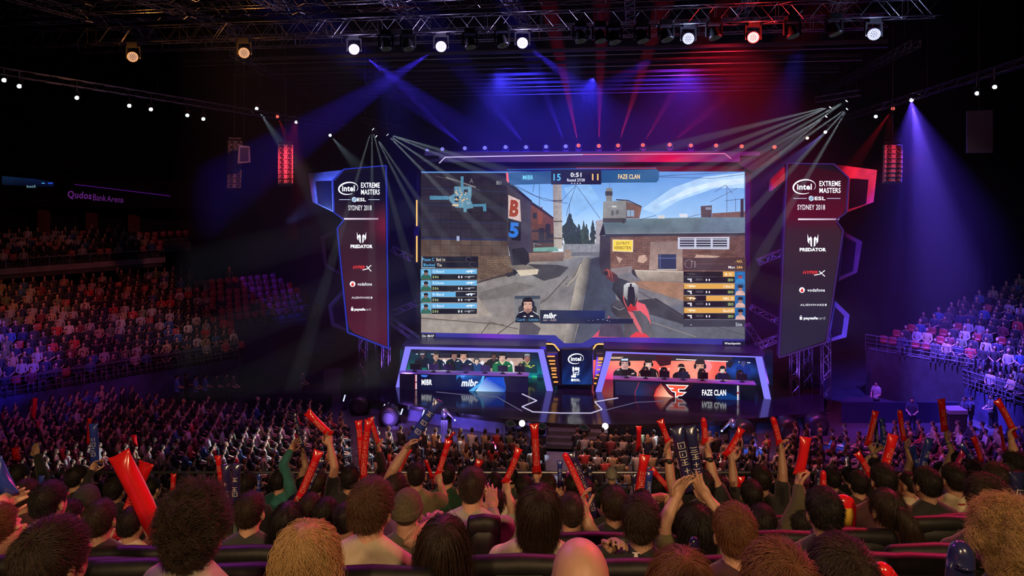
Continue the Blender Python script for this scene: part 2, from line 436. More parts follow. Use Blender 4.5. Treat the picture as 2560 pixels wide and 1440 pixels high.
# white light line inlaid in the deck
mbl = MB()
for seg in ([(1305, 985), (1342, 1002), (1305, 1017), (1332, 1030), (1402, 1033), (1478, 1033), (1505, 1024), (1487, 1005), (1545, 995)],):
    pts = [pz(*q) for q in seg]
    for a, b in zip(pts[:-1], pts[1:]): mbl.bar((a[0], a[1], STZ + 0.01), (b[0], b[1], STZ + 0.01), 0.05, 0.03)
mbl.build('light_line', emit('line_white', (0.75, 0.7, 1.0), 0.9), stage)
mbl = MB()
for seg in ([(1090, 980), (1190, 990), (1243, 993), (1305, 1028)], [(1512, 1026), (1590, 1006), (1660, 1003)]):
    pts = [pz(*q) for q in seg]
    mbl = MB()
    for a, b in zip(pts[:-1], pts[1:]): mbl.bar((a[0], a[1], STZ + 0.008), (b[0], b[1], STZ + 0.008), 0.035, 0.02)
    mbl.build('inlay_line', emit('line_dim', (0.3, 0.28, 0.5), 0.5), stage)
c0 = pz(1440, 1061)
mbs = MB()
for i in range(4):
    mbs.box((c0[0] + 0.05, c0[1] - 0.2 - 0.32 * i, (STZ - 0.2 - 0.2 * i) / 2), (3.0, 0.5 + 0.02 * i, STZ - 0.2 - 0.2 * i))
mbs.build('front_steps', M_conc, stage)

# ---------------------------------------------------------------- main LED screen
SV = 1.6
scr = empty('led_screen', mw=ST.m.copy())
tag(scr, 'huge main screen above the stage showing a street scene with scoreboard', 'screen')
D = Disp(ST, SV)
def mix(a, b, t): t = max(0, min(1, t)); return tuple(a[i] + (b[i] - a[i]) * t for i in range(3))
D.grid(1053, 429, 1862, 640, lambda x, y: mix(mix((86, 138, 205), (150, 188, 228), (y - 430) / 130), (205, 214, 226), (y - 545) / 80), 8, 8, CLD)
for pts, c in (([(1605, 522), (1680, 470), (1760, 442), (1861, 431), (1861, 470), (1790, 470), (1700, 500), (1640, 535)], (158, 192, 228)),
               ([(1640, 515), (1720, 470), (1800, 450), (1861, 445), (1861, 458), (1760, 472)], (186, 208, 234)), ([(1410, 470), (1470, 455), (1500, 500), (1440, 540)], (128, 172, 218))):
    D.poly(pts, c, led('led_wisp', 'noise', 1.5, 0.16))
# horizon: pale building, trees, wall
D.poly([(1408, 592), (1436, 585), (1470, 590), (1500, 588), (1500, 612), (1408, 612)], (205, 205, 205), GRA)
D.poly([(1489, 552), (1510, 548), (1510, 612), (1489, 612)], (150, 145, 150), GRA)
rng = random.Random(4)
for (x, y0, y1, wd) in ((1424, 534, 622, 40), (1447, 560, 620, 20), (1459, 552, 612, 13), (1466, 560, 612, 15), (1482, 550, 612, 13), (1400, 565, 620, 16), (1440, 596, 615, 20), (1476, 600, 614, 24)):
    pts = []
    for i in range(17):
        t = i / 16; w_ = wd / 2 * (math.sin(math.pi * min(t * 0.62 + 0.18, 1)) ** 1.0) * (0.25 + 0.75 * min(1, t * 2.2)) * rng.uniform(0.7, 1.25)
        pts.append((x - w_, y0 + (y1 - y0) * t))
    for i in range(17):
        t = 1 - i / 16; w_ = wd / 2 * (math.sin(math.pi * min(t * 0.62 + 0.18, 1))) * (0.25 + 0.75 * min(1, t * 2.2)) * rng.uniform(0.7, 1.25)
        pts.append((x + w_, y0 + (y1 - y0) * t))
    D.poly(pts, rng.choice([(52, 66, 62), (60, 74, 66), (46, 58, 58)]), led('led_leaf', 'noise', 7, 0.5))
D.rect(1408, 610, 1512, 634, (128, 130, 136), GRA); D.rect(1408, 630, 1512, 642, (96, 98, 106), GRA)
for x in range(1415, 1510, 16): D.rect(x, 612, x + 1, 632, (92, 95, 104))
# far red-brown houses
D.poly([(1326, 504), (1352, 520), (1388, 549), (1388, 628), (1326, 640)], [(110, 64, 54), (104, 60, 52), (98, 60, 56), (70, 55, 56), (62, 50, 54)], GRA)
D.poly([(1345, 520), (1356, 517), (1356, 560), (1345, 560)], (126, 68, 52)); D.poly([(1326, 502), (1352, 519), (1390, 548), (1389, 552), (1350, 526), (1326, 510)], (44, 36, 44))
for (x, y, a, b) in ((1332, 532, 10, 14), (1347, 570, 14, 30), (1364, 560, 12, 40), (1330, 575, 40, 5), (1332, 600, 52, 7), (1368, 585, 18, 12)): D.rect(x, y, x + a, y + b, (44, 42, 54), GRA)
# pole and planters
D.poly([(1382, 458), (1404, 458), (1406, 622), (1385, 622)], [(128, 120, 118), (150, 143, 140), (172, 162, 152), (158, 148, 140)], GRA)
for y in (500, 552, 594): D.rect(1382, y, 1406, y + 3, (84, 72, 66), GRA)
# lane between kerbs and right road
D.poly([(1053, 750), (1190, 702), (1275, 682), (1325, 654), (1440, 640), (1500, 638), (1862, 705), (1862, 848), (1483, 842), (1452, 859), (1410, 859), (1388, 838), (1053, 833)],
       [(128, 120, 116), (132, 126, 122), (120, 114, 112), (140, 132, 124), (150, 142, 134), (110, 112, 122), (96, 98, 110), (88, 90, 98), (92, 96, 108), (96, 98, 108), (120, 114, 110), (150, 140, 132), (146, 136, 128)], CON)
D.poly([(1318, 660), (1395, 662), (1422, 668), (1398, 692), (1360, 702), (1330, 688), (1350, 676)], (62, 60, 66), CON)
D.poly([(1200, 730), (1290, 705), (1340, 715), (1260, 745), (1195, 750)], (108, 102, 100), CON)
D.poly([(1053, 760), (1190, 735), (1230, 790), (1120, 800), (1053, 790)], (148, 136, 128), CON)
D.line([(1420, 690), (1370, 745), (1290, 800), (1240, 838)], 2, (64, 58, 58)); D.line([(1200, 838), (1225, 805), (1262, 815), (1295, 822)], 2, (80, 70, 66))
D.line([(1053, 795), (1120, 800), (1195, 806), (1260, 812)], 2.5, (92, 80, 76)); D.line([(1330, 760), (1365, 748)], 1.5, (90, 82, 80))
D.poly([(1300, 800), (1330, 805), (1352, 820), (1345, 836), (1298, 836)], (78, 74, 82), CON)
D.poly([(1462, 640), (1478, 646), (1470, 700), (1450, 790), (1432, 859), (1408, 859), (1436, 720), (1452, 655)], [(120, 116, 114), (70, 68, 74), (74, 72, 78), (84, 82, 88), (92, 90, 94), (150, 142, 136), (168, 158, 146), (150, 142, 132)], CON)
D.line([(1455, 652), (1425, 712), (1412, 708)], 2, (96, 86, 74)); D.line([(1452, 660), (1440, 690), (1418, 715)], 1.6, (190, 178, 160))
D.poly([(1478, 646), (1508, 640), (1530, 690), (1545, 770), (1600, 842), (1483, 842), (1452, 859), (1434, 859), (1452, 790), (1470, 700)], [(58, 60, 72), (60, 62, 74), (52, 58, 74), (66, 74, 92), (88, 92, 104), (80, 84, 100), (84, 86, 98), (76, 78, 90), (60, 64, 80), (54, 58, 74)], CON)
D.poly([(1560, 706), (1606, 702), (1712, 706), (1712, 752), (1650, 735)], (150, 112, 90), CON)
D.poly([(1580, 752), (1640, 745), (1712, 790), (1712, 812), (1640, 790), (1600, 780)], (54, 54, 62), CON)
D.line([(1575, 715), (1700, 790), (1862, 838)], 2, (70, 68, 74)); D.line([(1615, 800), (1740, 842)], 2, (132, 124, 120)); D.line([(1550, 690), (1712, 760)], 1.5, (112, 104, 102))
# big dark wall on the left
D.poly([(1053, 432), (1268, 432), (1268, 602), (1053, 598)], [(44, 36, 38), (38, 32, 38), (50, 44, 58), (48, 42, 52)], TIL)
D.poly([(1053, 598), (1268, 602), (1281, 688), (1195, 703), (1053, 752)], [(88, 68, 58), (92, 74, 66), (88, 72, 66), (112, 90, 78), (112, 90, 76)], TIL)
D.poly([(1195, 640), (1281, 640), (1283, 680), (1195, 698)], (112, 90, 76), BRK); D.line([(1053, 755), (1195, 706), (1272, 684)], 4, (62, 54, 54)); D.line([(1053, 596), (1268, 600)], 3, (34, 40, 84))
D.rect(1142, 590, 1149, 602, (150, 160, 190)); D.line([(1115, 443), (1190, 468)], 3, (120, 118, 118)); D.line([(1090, 440), (1150, 455), (1200, 476)], 2, (74, 68, 70))
for (x, a, y0_) in ((1052, 1266, 480), (1052, 1266, 520), (1052, 1266, 560)): D.line([(x, y0_ - 10), (a, y0_)], 1.2, (36, 48, 82))
# building with the signs
D.poly([(1268, 440), (1276, 458), (1328, 506), (1328, 652), (1285, 690), (1268, 604)], [(52, 44, 46), (60, 52, 54), (66, 60, 74), (62, 58, 78), (40, 38, 52), (58, 52, 64)], CON)
D.poly([(1266, 432), (1272, 452), (1330, 502), (1330, 507), (1268, 462)], (32, 28, 36))
D.poly([(1271, 487), (1300, 500), (1303, 554), (1271, 545)], (196, 170, 166), GRA); D.text('B', 1286, 521, 22, 42, (142, 60, 40), 0.05, rot=6)
D.poly([(1271, 546), (1303, 556), (1302, 602), (1280, 600), (1272, 580)], (28, 28, 40)); D.text('5', 1285, 575, 24, 38, (44, 108, 196), 0.05, rot=5)
D.poly([(1280, 622), (1310, 618), (1328, 640), (1322, 655), (1285, 690)], (36, 34, 44), GRA)
D.poly([(1322, 632), (1408, 629), (1409, 652), (1324, 654)], [(134, 106, 96), (130, 104, 94), (100, 80, 76), (104, 84, 78)], GRA); D.poly([(1333, 619), (1392, 617), (1397, 628), (1333, 629)], (104, 148, 138), GRA)
D.rect(1410, 624, 1428, 648, (138, 118, 108), GRA); D.line([(1336, 618), (1334, 608), (1352, 612)], 1.2, (120, 150, 160))
D.poly([(1268, 664), (1310, 661), (1345, 673), (1290, 675)], (112, 104, 98), CON); D.poly([(1290, 675), (1346, 672), (1344, 685), (1302, 690)], (190, 176, 156), CON); D.poly([(1262, 684), (1284, 678), (1284, 688), (1270, 693)], (50, 48, 54))
# house on the right
D.poly([(1500, 588), (1530, 590), (1530, 672), (1505, 690), (1498, 660)], (50, 46, 54), GRA)
D.poly([(1526, 588), (1862, 584), (1862, 700), (1710, 680), (1526, 676)], [(120, 84, 72), (104, 72, 72), (110, 80, 76), (130, 96, 82), (128, 92, 78)], BRK)
D.poly([(1626, 604), (1706, 602), (1706, 676), (1622, 674)], [(128, 104, 98), (122, 100, 96), (150, 130, 118), (152, 130, 118)], CON)
for pts in ([(1596, 640), (1612, 636), (1619, 648), (1608, 658), (1594, 654)], [(1540, 640), (1556, 646), (1548, 658)], [(1740, 636), (1800, 640), (1780, 648), (1736, 644)]): D.poly(pts, (178, 146, 130), GRA)
D.poly([(1526, 672), (1580, 664), (1580, 680), (1526, 690)], (126, 116, 116), CON); D.poly([(1578, 674), (1708, 678), (1708, 704), (1606, 702)], [(170, 156, 142), (160, 146, 132), (132, 118, 108), (136, 124, 114)], CON); D.line([(1578, 675), (1708, 679)], 2, (196, 186, 176))
D.poly([(1578, 674), (1586, 674), (1594, 696), (1580, 684)], (50, 46, 52))
D.rect(1645, 635, 1690, 672, (40, 50, 78)); D.line([(1650, 636), (1650, 671)], 1.5, (96, 110, 150)); D.line([(1645, 645), (1690, 645)], 2, (80, 96, 140)); D.line([(1642, 674), (1693, 674)], 3, (176, 168, 158))
D.poly([(1506, 560), (1520, 548), (1862, 541), (1862, 583), (1512, 585)], [(78, 96, 104), (92, 116, 124), (102, 124, 140), (92, 108, 128), (100, 112, 116)], RIB)
D.poly([(1512, 584), (1862, 581), (1862, 588), (1514, 592)], (44, 44, 60)); D.line([(1512, 584), (1862, 581)], 1.5, (120, 132, 142)); D.poly([(1498, 588), (1508, 556), (1514, 588)], (36, 34, 42))
D.poly([(1531, 598), (1583, 599), (1582, 630), (1531, 628)], (206, 196, 170)); D.poly([(1533, 600), (1581, 601), (1580, 628), (1533, 626)], (232, 198, 74))
D.text('ZUTRITT', 1557, 608, 34, 7, (74, 62, 34), 0.01); D.text('VERBOTEN', 1556, 619, 42, 8, (74, 62, 34), 0.01)
D.poly([(1694, 593), (1823, 592), (1822, 623), (1694, 622)], (182, 186, 206)); 
for x in (1699, 1740, 1781):
    D.rect(x, 596, x + 36, 619, (34, 34, 50))
    for k in range(4): D.line([(x, 599 + k * 6), (x + 36, 599 + k * 6)], 2, (190, 196, 214))
# roof line: container, chimney, small house, aerials
D.poly([(1515, 470), (1530, 470), (1530, 503), (1515, 503)], (118, 116, 114), GRA); D.rect(1513, 478, 1531, 489, (54, 54, 64)); D.line([(1524, 456), (1524, 470)], 1, (80, 84, 100))
D.poly([(1564, 502), (1604, 517), (1598, 546), (1564, 546)], [(96, 72, 66), (120, 84, 76), (116, 84, 78), (92, 72, 70)], GRA); D.line([(1540, 499), (1570, 501), (1604, 517)], 3, (44, 44, 60)); D.rect(1567, 525, 1585, 541, (128, 150, 176)); D.line([(1576, 525), (1576, 541)], 1.2, (70, 80, 100))
D.poly([(1508, 504), (1565, 501), (1565, 545), (1507, 546)], [(134, 134, 132), (120, 122, 124), (112, 114, 116), (128, 126, 122)], GRA); D.rect(1507, 545, 1565, 556, (62, 60, 64)); D.rect(1530, 514, 1541, 518, (190, 190, 188)); D.oval(1531, 532, 4, 7, (86, 86, 88)); D.oval(1543, 530, 4, 6, (86, 86, 88)); D.rect(1555, 548, 1561, 558, (52, 50, 56))
D.poly([(1751, 515), (1779, 513), (1778, 543), (1752, 543)], (72, 56, 62), GRA); D.rect(1763, 518, 1777, 524, (120, 124, 144)); D.poly([(1779, 533), (1862, 528), (1862, 543), (1779, 543)], (112, 84, 78), RIB); D.rect(1850, 497, 1858, 543, (48, 42, 50))
D.rect(1644, 538, 1661, 546, (190, 190, 196)); D.rect(1698, 534, 1718, 543, (196, 200, 214))
DK = (44, 58, 92)
for ln in ([(1816, 464), (1816, 530)], [(1774, 505), (1843, 470)], [(1838, 494), (1838, 528)], [(1812, 502), (1862, 496)], [(1786, 480), (1812, 462), (1830, 484)], [(1440, 463), (1500, 546)], [(1440, 463), (1420, 520), (1416, 540)], [(1268, 452), (1340, 490), (1400, 506), (1440, 463)], [(1268, 457), (1360, 500), (1420, 508)],
           [(1336, 460), (1332, 480)], [(1349, 432), (1349, 520)], [(1646, 440), (1760, 434), (1820, 430)], [(1646, 442), (1780, 446), (1862, 435)], [(1600, 548), (1640, 538)], [(1718, 543), (1750, 535)], [(1424, 508), (1422, 560)]): D.line(ln, 1.1, DK)
# pistol, gloved hands
D.poly([(1480, 842), (1500, 822), (1520, 808), (1545, 826), (1550, 842)], (196, 76, 104), CON); D.line([(1518, 810), (1522, 790), (1512, 815)], 3, (214, 96, 110)); D.poly([(1496, 840), (1504, 800), (1530, 790), (1552, 806), (1560, 842)], (74, 66, 86), CON)
D.poly([(1526, 760), (1540, 748), (1572, 758), (1600, 760), (1620, 770), (1628, 800), (1634, 842), (1560, 842), (1562, 800), (1540, 790), (1528, 775)], [(58, 58, 70), (66, 66, 76), (80, 78, 84), (92, 88, 92), (84, 80, 86), (86, 86, 94), (96, 94, 100), (80, 72, 84), (70, 66, 74), (60, 58, 66), (52, 52, 62)], CON)
D.poly([(1590, 752), (1612, 760), (1620, 778), (1628, 812), (1616, 790), (1600, 776), (1584, 776)], (214, 88, 100)); D.poly([(1576, 838), (1590, 828), (1612, 832), (1624, 842), (1574, 842)], (204, 56, 70))
D.line([(1540, 790), (1570, 780), (1596, 820)], 2, (60, 50, 58)); D.poly([(1568, 775), (1582, 780), (1602, 818), (1606, 836), (1596, 826)], (196, 96, 106)); D.line([(1532, 764), (1548, 774), (1562, 768)], 2, (120, 118, 124))
D.poly([(1536, 690), (1566, 700), (1590, 712), (1594, 740), (1586, 774), (1562, 768), (1552, 752), (1530, 722)], [(36, 38, 48), (56, 58, 68), (66, 68, 76), (58, 56, 62), (44, 40, 46), (38, 36, 44), (30, 30, 40), (30, 32, 42)], GRA)
D.poly([(1510, 676), (1518, 670), (1542, 686), (1548, 700), (1530, 704), (1516, 694)], [(122, 50, 46), (140, 64, 56), (60, 44, 48), (50, 40, 46), (96, 40, 40), (84, 36, 40)], GRA); D.oval(1515, 682, 5, 6, (30, 22, 26)); D.line([(1520, 674), (1524, 692)], 1.5, (190, 84, 64)); D.line([(1527, 678), (1531, 696)], 1.5, (160, 70, 58))
D.poly([(1559, 712), (1568, 706), (1586, 706), (1595, 714), (1596, 736), (1588, 750), (1566, 748), (1558, 738)], [(180, 182, 182), (206, 206, 206), (196, 196, 196), (150, 150, 154), (110, 108, 114), (90, 84, 90), (110, 106, 112), (140, 140, 142)]); D.poly([(1570, 716), (1584, 716), (1588, 742), (1582, 764), (1572, 764), (1568, 742)], (28, 28, 36)); D.rect(1574, 708, 1579, 722, (24, 24, 30)); D.oval(1577, 764, 4, 6, (190, 50, 50))
D.line([(1558, 738), (1560, 752), (1566, 766), (1578, 774), (1590, 766), (1594, 748)], 2.2, (206, 84, 88)); D.poly([(1566, 766), (1590, 764), (1592, 774), (1570, 778)], (176, 40, 50))
# overlay: score bar
D.poly([(1268, 431), (1392, 427), (1392, 459), (1279, 462), (1271, 452)], [(44, 84, 128), (30, 68, 112), (34, 72, 118), (46, 86, 130), (50, 90, 134)]); D.poly([(1266, 432), (1271, 432), (1273, 458), (1267, 452)], (230, 100, 110)); D.poly([(1503, 426), (1640, 423), (1647, 428), (1646, 450), (1640, 456), (1503, 457)], [(26, 76, 126), (30, 88, 138), (30, 88, 138), (32, 90, 138), (32, 90, 138), (28, 74, 122)])
D.rect(1378, 424, 1503, 461, (22, 24, 48)); D.line([(1268, 424), (1640, 420)], 2.5, (30, 80, 150)); D.line([(1440, 420), (1640, 421)], 1.2, (190, 60, 60))
D.text('MIBR', 1320.5, 443.5, 26, 11, (112, 200, 236)); D.text('15', 1393, 443, 18, 17, (84, 180, 232)); D.text('0:51', 1440, 437, 27, 11, W); D.text('Round 27/30', 1440, 450, 44, 7.5, (214, 218, 230)); D.text('- - - -', 1440, 458, 24, 2, (214, 218, 230)); D.text('11', 1488, 442.5, 16, 16, (240, 190, 112)); D.text('FAZE CLAN', 1572, 441.5, 54, 11.5, (244, 204, 136))
# overlay: small map
D.poly([(1053, 440), (1262, 440), (1262, 600), (1053, 598)], (40, 40, 52), TIL) if False else None
TE = (72, 122, 148)
for pts, c in (([(1137, 466), (1180, 466), (1180, 488), (1178, 500), (1184, 512), (1184, 520), (1168, 522), (1168, 530), (1160, 530), (1160, 520), (1140, 518), (1124, 500), (1122, 492), (1137, 484)], (86, 128, 150)), ([(1076, 489), (1122, 490), (1122, 499), (1076, 499)], TE), ([(1153, 441), (1160, 441), (1160, 468), (1153, 468)], TE), ([(1184, 510), (1216, 509), (1217, 528), (1209, 528), (1208, 516), (1184, 516)], TE)): D.poly(pts, c, GRA)
for (x, y, a, b) in ((1161, 473, 10, 10), (1138, 491, 10, 14)): D.rect(x, y, x + a, y + b, (30, 36, 50))
rng = random.Random(7)
for i in range(46): 
    x, y = rng.uniform(1136, 1176), rng.uniform(468, 516); D.rect(x, y, x + rng.uniform(2, 5), y + rng.uniform(2, 5), rng.choice([(190, 170, 140), (150, 160, 165), (206, 160, 110), (110, 150, 170)]))
D.poly([(1131, 511), (1148, 510), (1148, 515), (1134, 515)], (206, 172, 130)); D.text('A', 1180, 452, 9, 12, (110, 110, 116), 0); D.text('00:1', 1248, 457, 12, 9, (170, 168, 170), 0)
# overlay: player strips
GUN = [(0, 4), (6, 3), (6, 2), (12, 2), (14, 1), (20, 2), (28, 2.6), (28, 4), (20, 4.6), (18, 9), (15, 9), (14, 5.6), (10, 6), (8, 9), (6, 9), (5, 6), (1, 7)]
PIS = [(0, 1), (12, 1), (12, 4), (6, 4.5), (4, 10), (0, 10), (1, 5)]
def gun(x, y, sc, c, sh=GUN, flip=1): D.poly([(x + flip * a * sc, y + b * sc) for a, b in sh], c)
D.rect(1058, 640, 1197, 653, (28, 26, 36)); D.rect(1058, 654, 1197, 668, (26, 26, 38)); D.line([(1057, 640), (1057, 668), (1090, 668)], 1.5, (150, 190, 220)); D.text('Pause C', 1073, 647.5, 28, 7.5, (90, 170, 214), 0.01); D.text('Bank 1st', 1104, 647.5, 22, 7.5, (214, 200, 180), 0.01); D.text('Blocked', 1075, 661, 28, 7.5, (90, 170, 214), 0.01); D.text('Tie', 1100, 661.5, 12, 7.5, (214, 200, 180), 0.01)
D.swoosh(1173, 647, 7, 6, 1.5, (70, 70, 78)); D.swoosh(1182, 660, 7, 6, 1.5, (70, 70, 78))
for i in range(4):
    y = 671 + i * 28.4
    D.rect(1054, y, 1080, y + 26, (92, 160, 198)); D.poly([(1054, y + 26), (1056, y + 17), (1063, y + 13), (1071, y + 13), (1079, y + 18), (1080, y + 26)], (44, 92, 78), GRA); D.oval(1067, y + 10, 5, 6.5, (120, 92, 84)); D.poly([(1061, y + 9), (1062, y + 4), (1067, y + 2), (1072, y + 4), (1073, y + 9)], (30, 28, 36)); D.line([(1058, y + 8), (1062, y + 8)], 2, (200, 210, 220))
    D.rect(1081, y, 1194 if i != 2 else 1141, y + 12.5, (92, 160, 206)); 
    if i == 2: D.rect(1141, y, 1194, y + 12.5, (24, 26, 38))
    D.rect(1081, y + 13.5, 1194, y + 26.5, (24, 24, 34)); D.text(('G-Board', 'R-Dome', 'R-Band', 'G-Band')[i], 1098, y + 6.4, 27, 6.5, (214, 226, 238), 0.01); D.text('D 8 6', 1091, y + 20, 14, 6.5, (186, 210, 140), 0.01)
    gun(1166, y + 2.2, 0.85, (206, 216, 226)); gun(1163, y + 16, 0.9, (150, 150, 156), [(0, 3), (10, 3), (10, 2), (28, 2), (28, 3.4), (16, 4), (14, 8), (11, 8), (10, 5), (0, 5)]); D.oval(1149, y + 20, 2, 3.4, (200, 204, 210), 8); D.oval(1156, y + 20, 1.8, 3.2, (200, 204, 210), 8)
D.rect(1706, 643, 1862, 658, (70, 50, 54)); D.rect(1706, 659, 1862, 674, (66, 48, 54)); D.text('- NO.', 1844, 652, 20, 6.5, (232, 180, 96), 0.01); D.text('Max', 1827, 666.5, 17, 6.5, (226, 220, 220), 0.01); D.text('286', 1846, 666.5, 15, 6.5, (232, 180, 96), 0.01); D.swoosh(1722, 658, 12, 10, 1.2, (130, 116, 120)); D.text('7 3', 1731, 659, 12, 16, (150, 140, 144), 0)
for i in range(4):
    y = 677 + i * 30
    full = i in (1, 3)
    D.rect(1707, y, 1834, y + 13, (26, 22, 26)); D.rect({0: 1805, 1: 1708, 2: 1763, 3: 1708}[i], y, 1834, y + 13, (206, 152, 72))
    if i == 2: D.rect(1708, y, 1735, y + 13, (120, 86, 44), GRA)
    D.rect(1707, y + 13.6, 1834, y + 28, (24, 22, 30)); D.text(('IB. 01', 'C Blink-01', 'RMG. 10', 'Band-03')[i], 1818, y + 7, 25 if i else 17, 7, (236, 224, 204), 0.01)
    gun(1738, y + 2.4, 0.85, (224, 206, 170) if i else (60, 54, 58), GUN, -1); gun(1728, y + 16.5, 0.95, (196, 196, 200), PIS, -1); D.rect(1737, y + 17, 1756, y + 23, (62, 60, 66), GRA); D.oval(1764, y + 21, 1.8, 3.2, (210, 210, 214), 8); D.oval(1771, y + 21, 1.8, 3.2, (210, 210, 214), 8); D.text('IDO', 1824, y + 21, 13, 6.5, (190, 214, 130), 0.01)
    D.rect(1834, y, 1860, y + 29, (24, 92, 154)); D.poly([(1835, y + 29), (1838, y + 20), (1844, y + 17), (1852, y + 17), (1858, y + 21), (1860, y + 29)], (196, 158, 150) if i else (40, 120, 180), GRA); D.oval(1848, y + 11.5, 5, 7, (150, 108, 100) if i else (150, 60, 70)); D.poly([(1841, y + 10), (1842, y + 4), (1848, y + 2), (1854, y + 4), (1855, y + 10)], (28, 26, 34) if i else (30, 110, 180)); D.line([(1843, y + 10), (1853, y + 10)], 1.6, (40, 30, 34))
D.rect(1706, 797, 1860, 814, (54, 54, 66)); D.text('Site', 1844, 808, 16, 9, (190, 196, 206), 0.01); D.rect(1724, 808, 1727, 810, (190, 190, 200))
# overlay: featured player card
D.rect(1288, 737, 1351, 803, (112, 112, 116), GRA); D.rect(1288, 737, 1351, 745, (56, 66, 80)); D.oval(1307, 772, 10, 12, (56, 56, 64)); D.oval(1334, 772, 9, 12, (44, 44, 50))
D.poly([(1289, 803), (1293, 786), (1303, 776), (1313, 772), (1330, 772), (1341, 778), (1349, 790), (1351, 803)], (22, 22, 38)); D.poly([(1310, 774), (1313, 764), (1328, 764), (1331, 774), (1320, 781)], (176, 132, 116)); D.poly([(1309, 752), (1331, 752), (1332, 766), (1326, 776), (1320, 780), (1315, 776), (1310, 766)], [(190, 150, 134), (200, 160, 144), (186, 142, 126), (120, 88, 82), (96, 70, 68), (130, 98, 90), (196, 152, 136)])
D.poly([(1307, 757), (1308, 746), (1314, 741), (1328, 741), (1333, 747), (1333, 757), (1329, 752), (1312, 752)], (24, 20, 26), GRA); D.oval(1308, 758, 3, 7, (24, 24, 30)); D.oval(1334, 758, 3.4, 8, (26, 36, 58)); D.line([(1312, 757), (1318, 758)], 1.8, (50, 32, 32)); D.line([(1323, 758), (1329, 757)], 1.8, (50, 32, 32)); D.line([(1317, 771), (1325, 771)], 1.6, (112, 62, 60)); D.line([(1321, 759), (1320, 766)], 1.2, (150, 104, 92)); D.line([(1300, 779), (1310, 775)], 1.3, W); D.line([(1333, 776), (1346, 784)], 1.3, W); D.rect(1310, 787, 1316, 789, W); D.rect(1326, 786, 1334, 789, W); D.text('Card - Limits', 1320, 796, 54, 6, (80, 160, 210), 0.01)
D.poly([(1351, 772), (1512, 774), (1512, 804), (1351, 803)], [(24, 28, 48), (26, 42, 92), (24, 36, 76), (24, 28, 48)]); D.rect(1351, 794, 1582, 806, (28, 34, 62)); D.text('mibr', 1375.5, 786, 33, 14, W, 0.04, 0.25); D.text('set - AZ8', 1375, 797, 32, 5, (180, 160, 150), 0.01); D.text('. . - -', 1490, 797, 40, 3, (120, 140, 180), 0.01); D.text('- .', 1520, 799, 8, 4, (170, 180, 210)); 
D.rect(1053, 831, 1092, 843, (20, 18, 28)); D.text('On MAP', 1073, 836.5, 30, 6, (220, 224, 232), 0.01); D.rect(1803, 849, 1858, 862, (22, 22, 44)); D.text('Watchpoint', 1828, 855.5, 40, 7, (220, 224, 232), 0.02)
D.build('picture', scr)
# cabinet; lamp light on header and lower fascia is put into their emission
def uv(pts, v, fr=ST): return [fr.hit(x, y, v) for x, y in pts]
mb = MB(); mb.prism(uv([(1041, 408), (1878, 402), (1878, 866), (1041, 846)], SV + 0.05), SV + 0.06, SV + 0.5); mb.build('cabinet', M_black, scr)
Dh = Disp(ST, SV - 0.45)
def header_lamp_tint(x, y):  # blue-to-red lamp light painted along the header
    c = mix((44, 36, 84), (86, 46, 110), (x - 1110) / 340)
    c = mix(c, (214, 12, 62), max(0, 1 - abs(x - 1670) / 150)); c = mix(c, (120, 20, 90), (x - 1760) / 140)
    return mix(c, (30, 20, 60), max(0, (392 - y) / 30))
Dh.grid(1062, 379, 1900, 389, header_lamp_tint, 40, 1); Dh.grid(1098, 389, 1850, 405, header_lamp_tint, 40, 2, led('led_soft', 'noise', 0.8, 0.15)); Dh.poly([(1040, 405), (1098, 395), (1112, 405)], (24, 18, 50)); Dh.line([(1098, 408), (1113, 393), (1457, 386.5)], 2.2, (206, 190, 240)); Dh.line([(1457, 386.5), (1812, 384), (1828, 397)], 2.0, (230, 120, 160))
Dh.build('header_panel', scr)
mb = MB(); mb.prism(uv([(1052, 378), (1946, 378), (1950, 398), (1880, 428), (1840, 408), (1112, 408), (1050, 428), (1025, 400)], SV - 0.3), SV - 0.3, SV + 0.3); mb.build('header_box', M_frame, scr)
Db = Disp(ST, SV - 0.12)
def fascia_lamp_tint(x, y): return mix((46, 44, 132), (118, 46, 190), max(0, 1 - abs(x - 1240) / 80) + 0.8 * max(0, 1 - abs(x - 1590) / 60))  # blue lamp light with violet hot spots painted along the lower fascia
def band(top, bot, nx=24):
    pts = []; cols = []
    for (x, y) in top + bot: pts.append((x, y)); cols.append(fascia_lamp_tint(x, y))
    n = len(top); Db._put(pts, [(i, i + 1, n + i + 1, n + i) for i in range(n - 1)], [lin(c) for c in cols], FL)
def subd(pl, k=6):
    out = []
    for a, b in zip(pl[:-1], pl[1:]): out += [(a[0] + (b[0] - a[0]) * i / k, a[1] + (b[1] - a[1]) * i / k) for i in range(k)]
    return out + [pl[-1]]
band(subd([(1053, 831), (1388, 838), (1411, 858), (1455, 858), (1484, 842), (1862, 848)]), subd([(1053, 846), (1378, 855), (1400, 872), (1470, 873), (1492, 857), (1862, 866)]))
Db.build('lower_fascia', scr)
for seg in ([(1241, 855), (1380, 860), (1386, 862), (1398, 877)], [(1479, 878), (1490, 862), (1496, 860), (1648, 863)], [(1042, 500), (1042, 565)], [(1042, 590), (1042, 655)]):
    pts = [ST.hit(x, y, SV - 0.4) for x, y in seg]; mb = MB(); mb.tube([(u, SV - 0.4, z) for u, z in pts], 0.045, 6); mb.build('neon_tube', emit('neon_amber', lin((255, 196, 110)), 1.2), scr)
for seg in ([(1041, 560), (1041, 660)], [(1868, 440), (1868, 850)]):
    pts = [ST.hit(x, y, SV - 0.1) for x, y in seg]; mb = MB(); mb.bar((pts[0][0], SV - 0.1, pts[0][1]), (pts[1][0], SV - 0.1, pts[1][1]), 0.25); mb.build('side_rail', M_frame, scr)

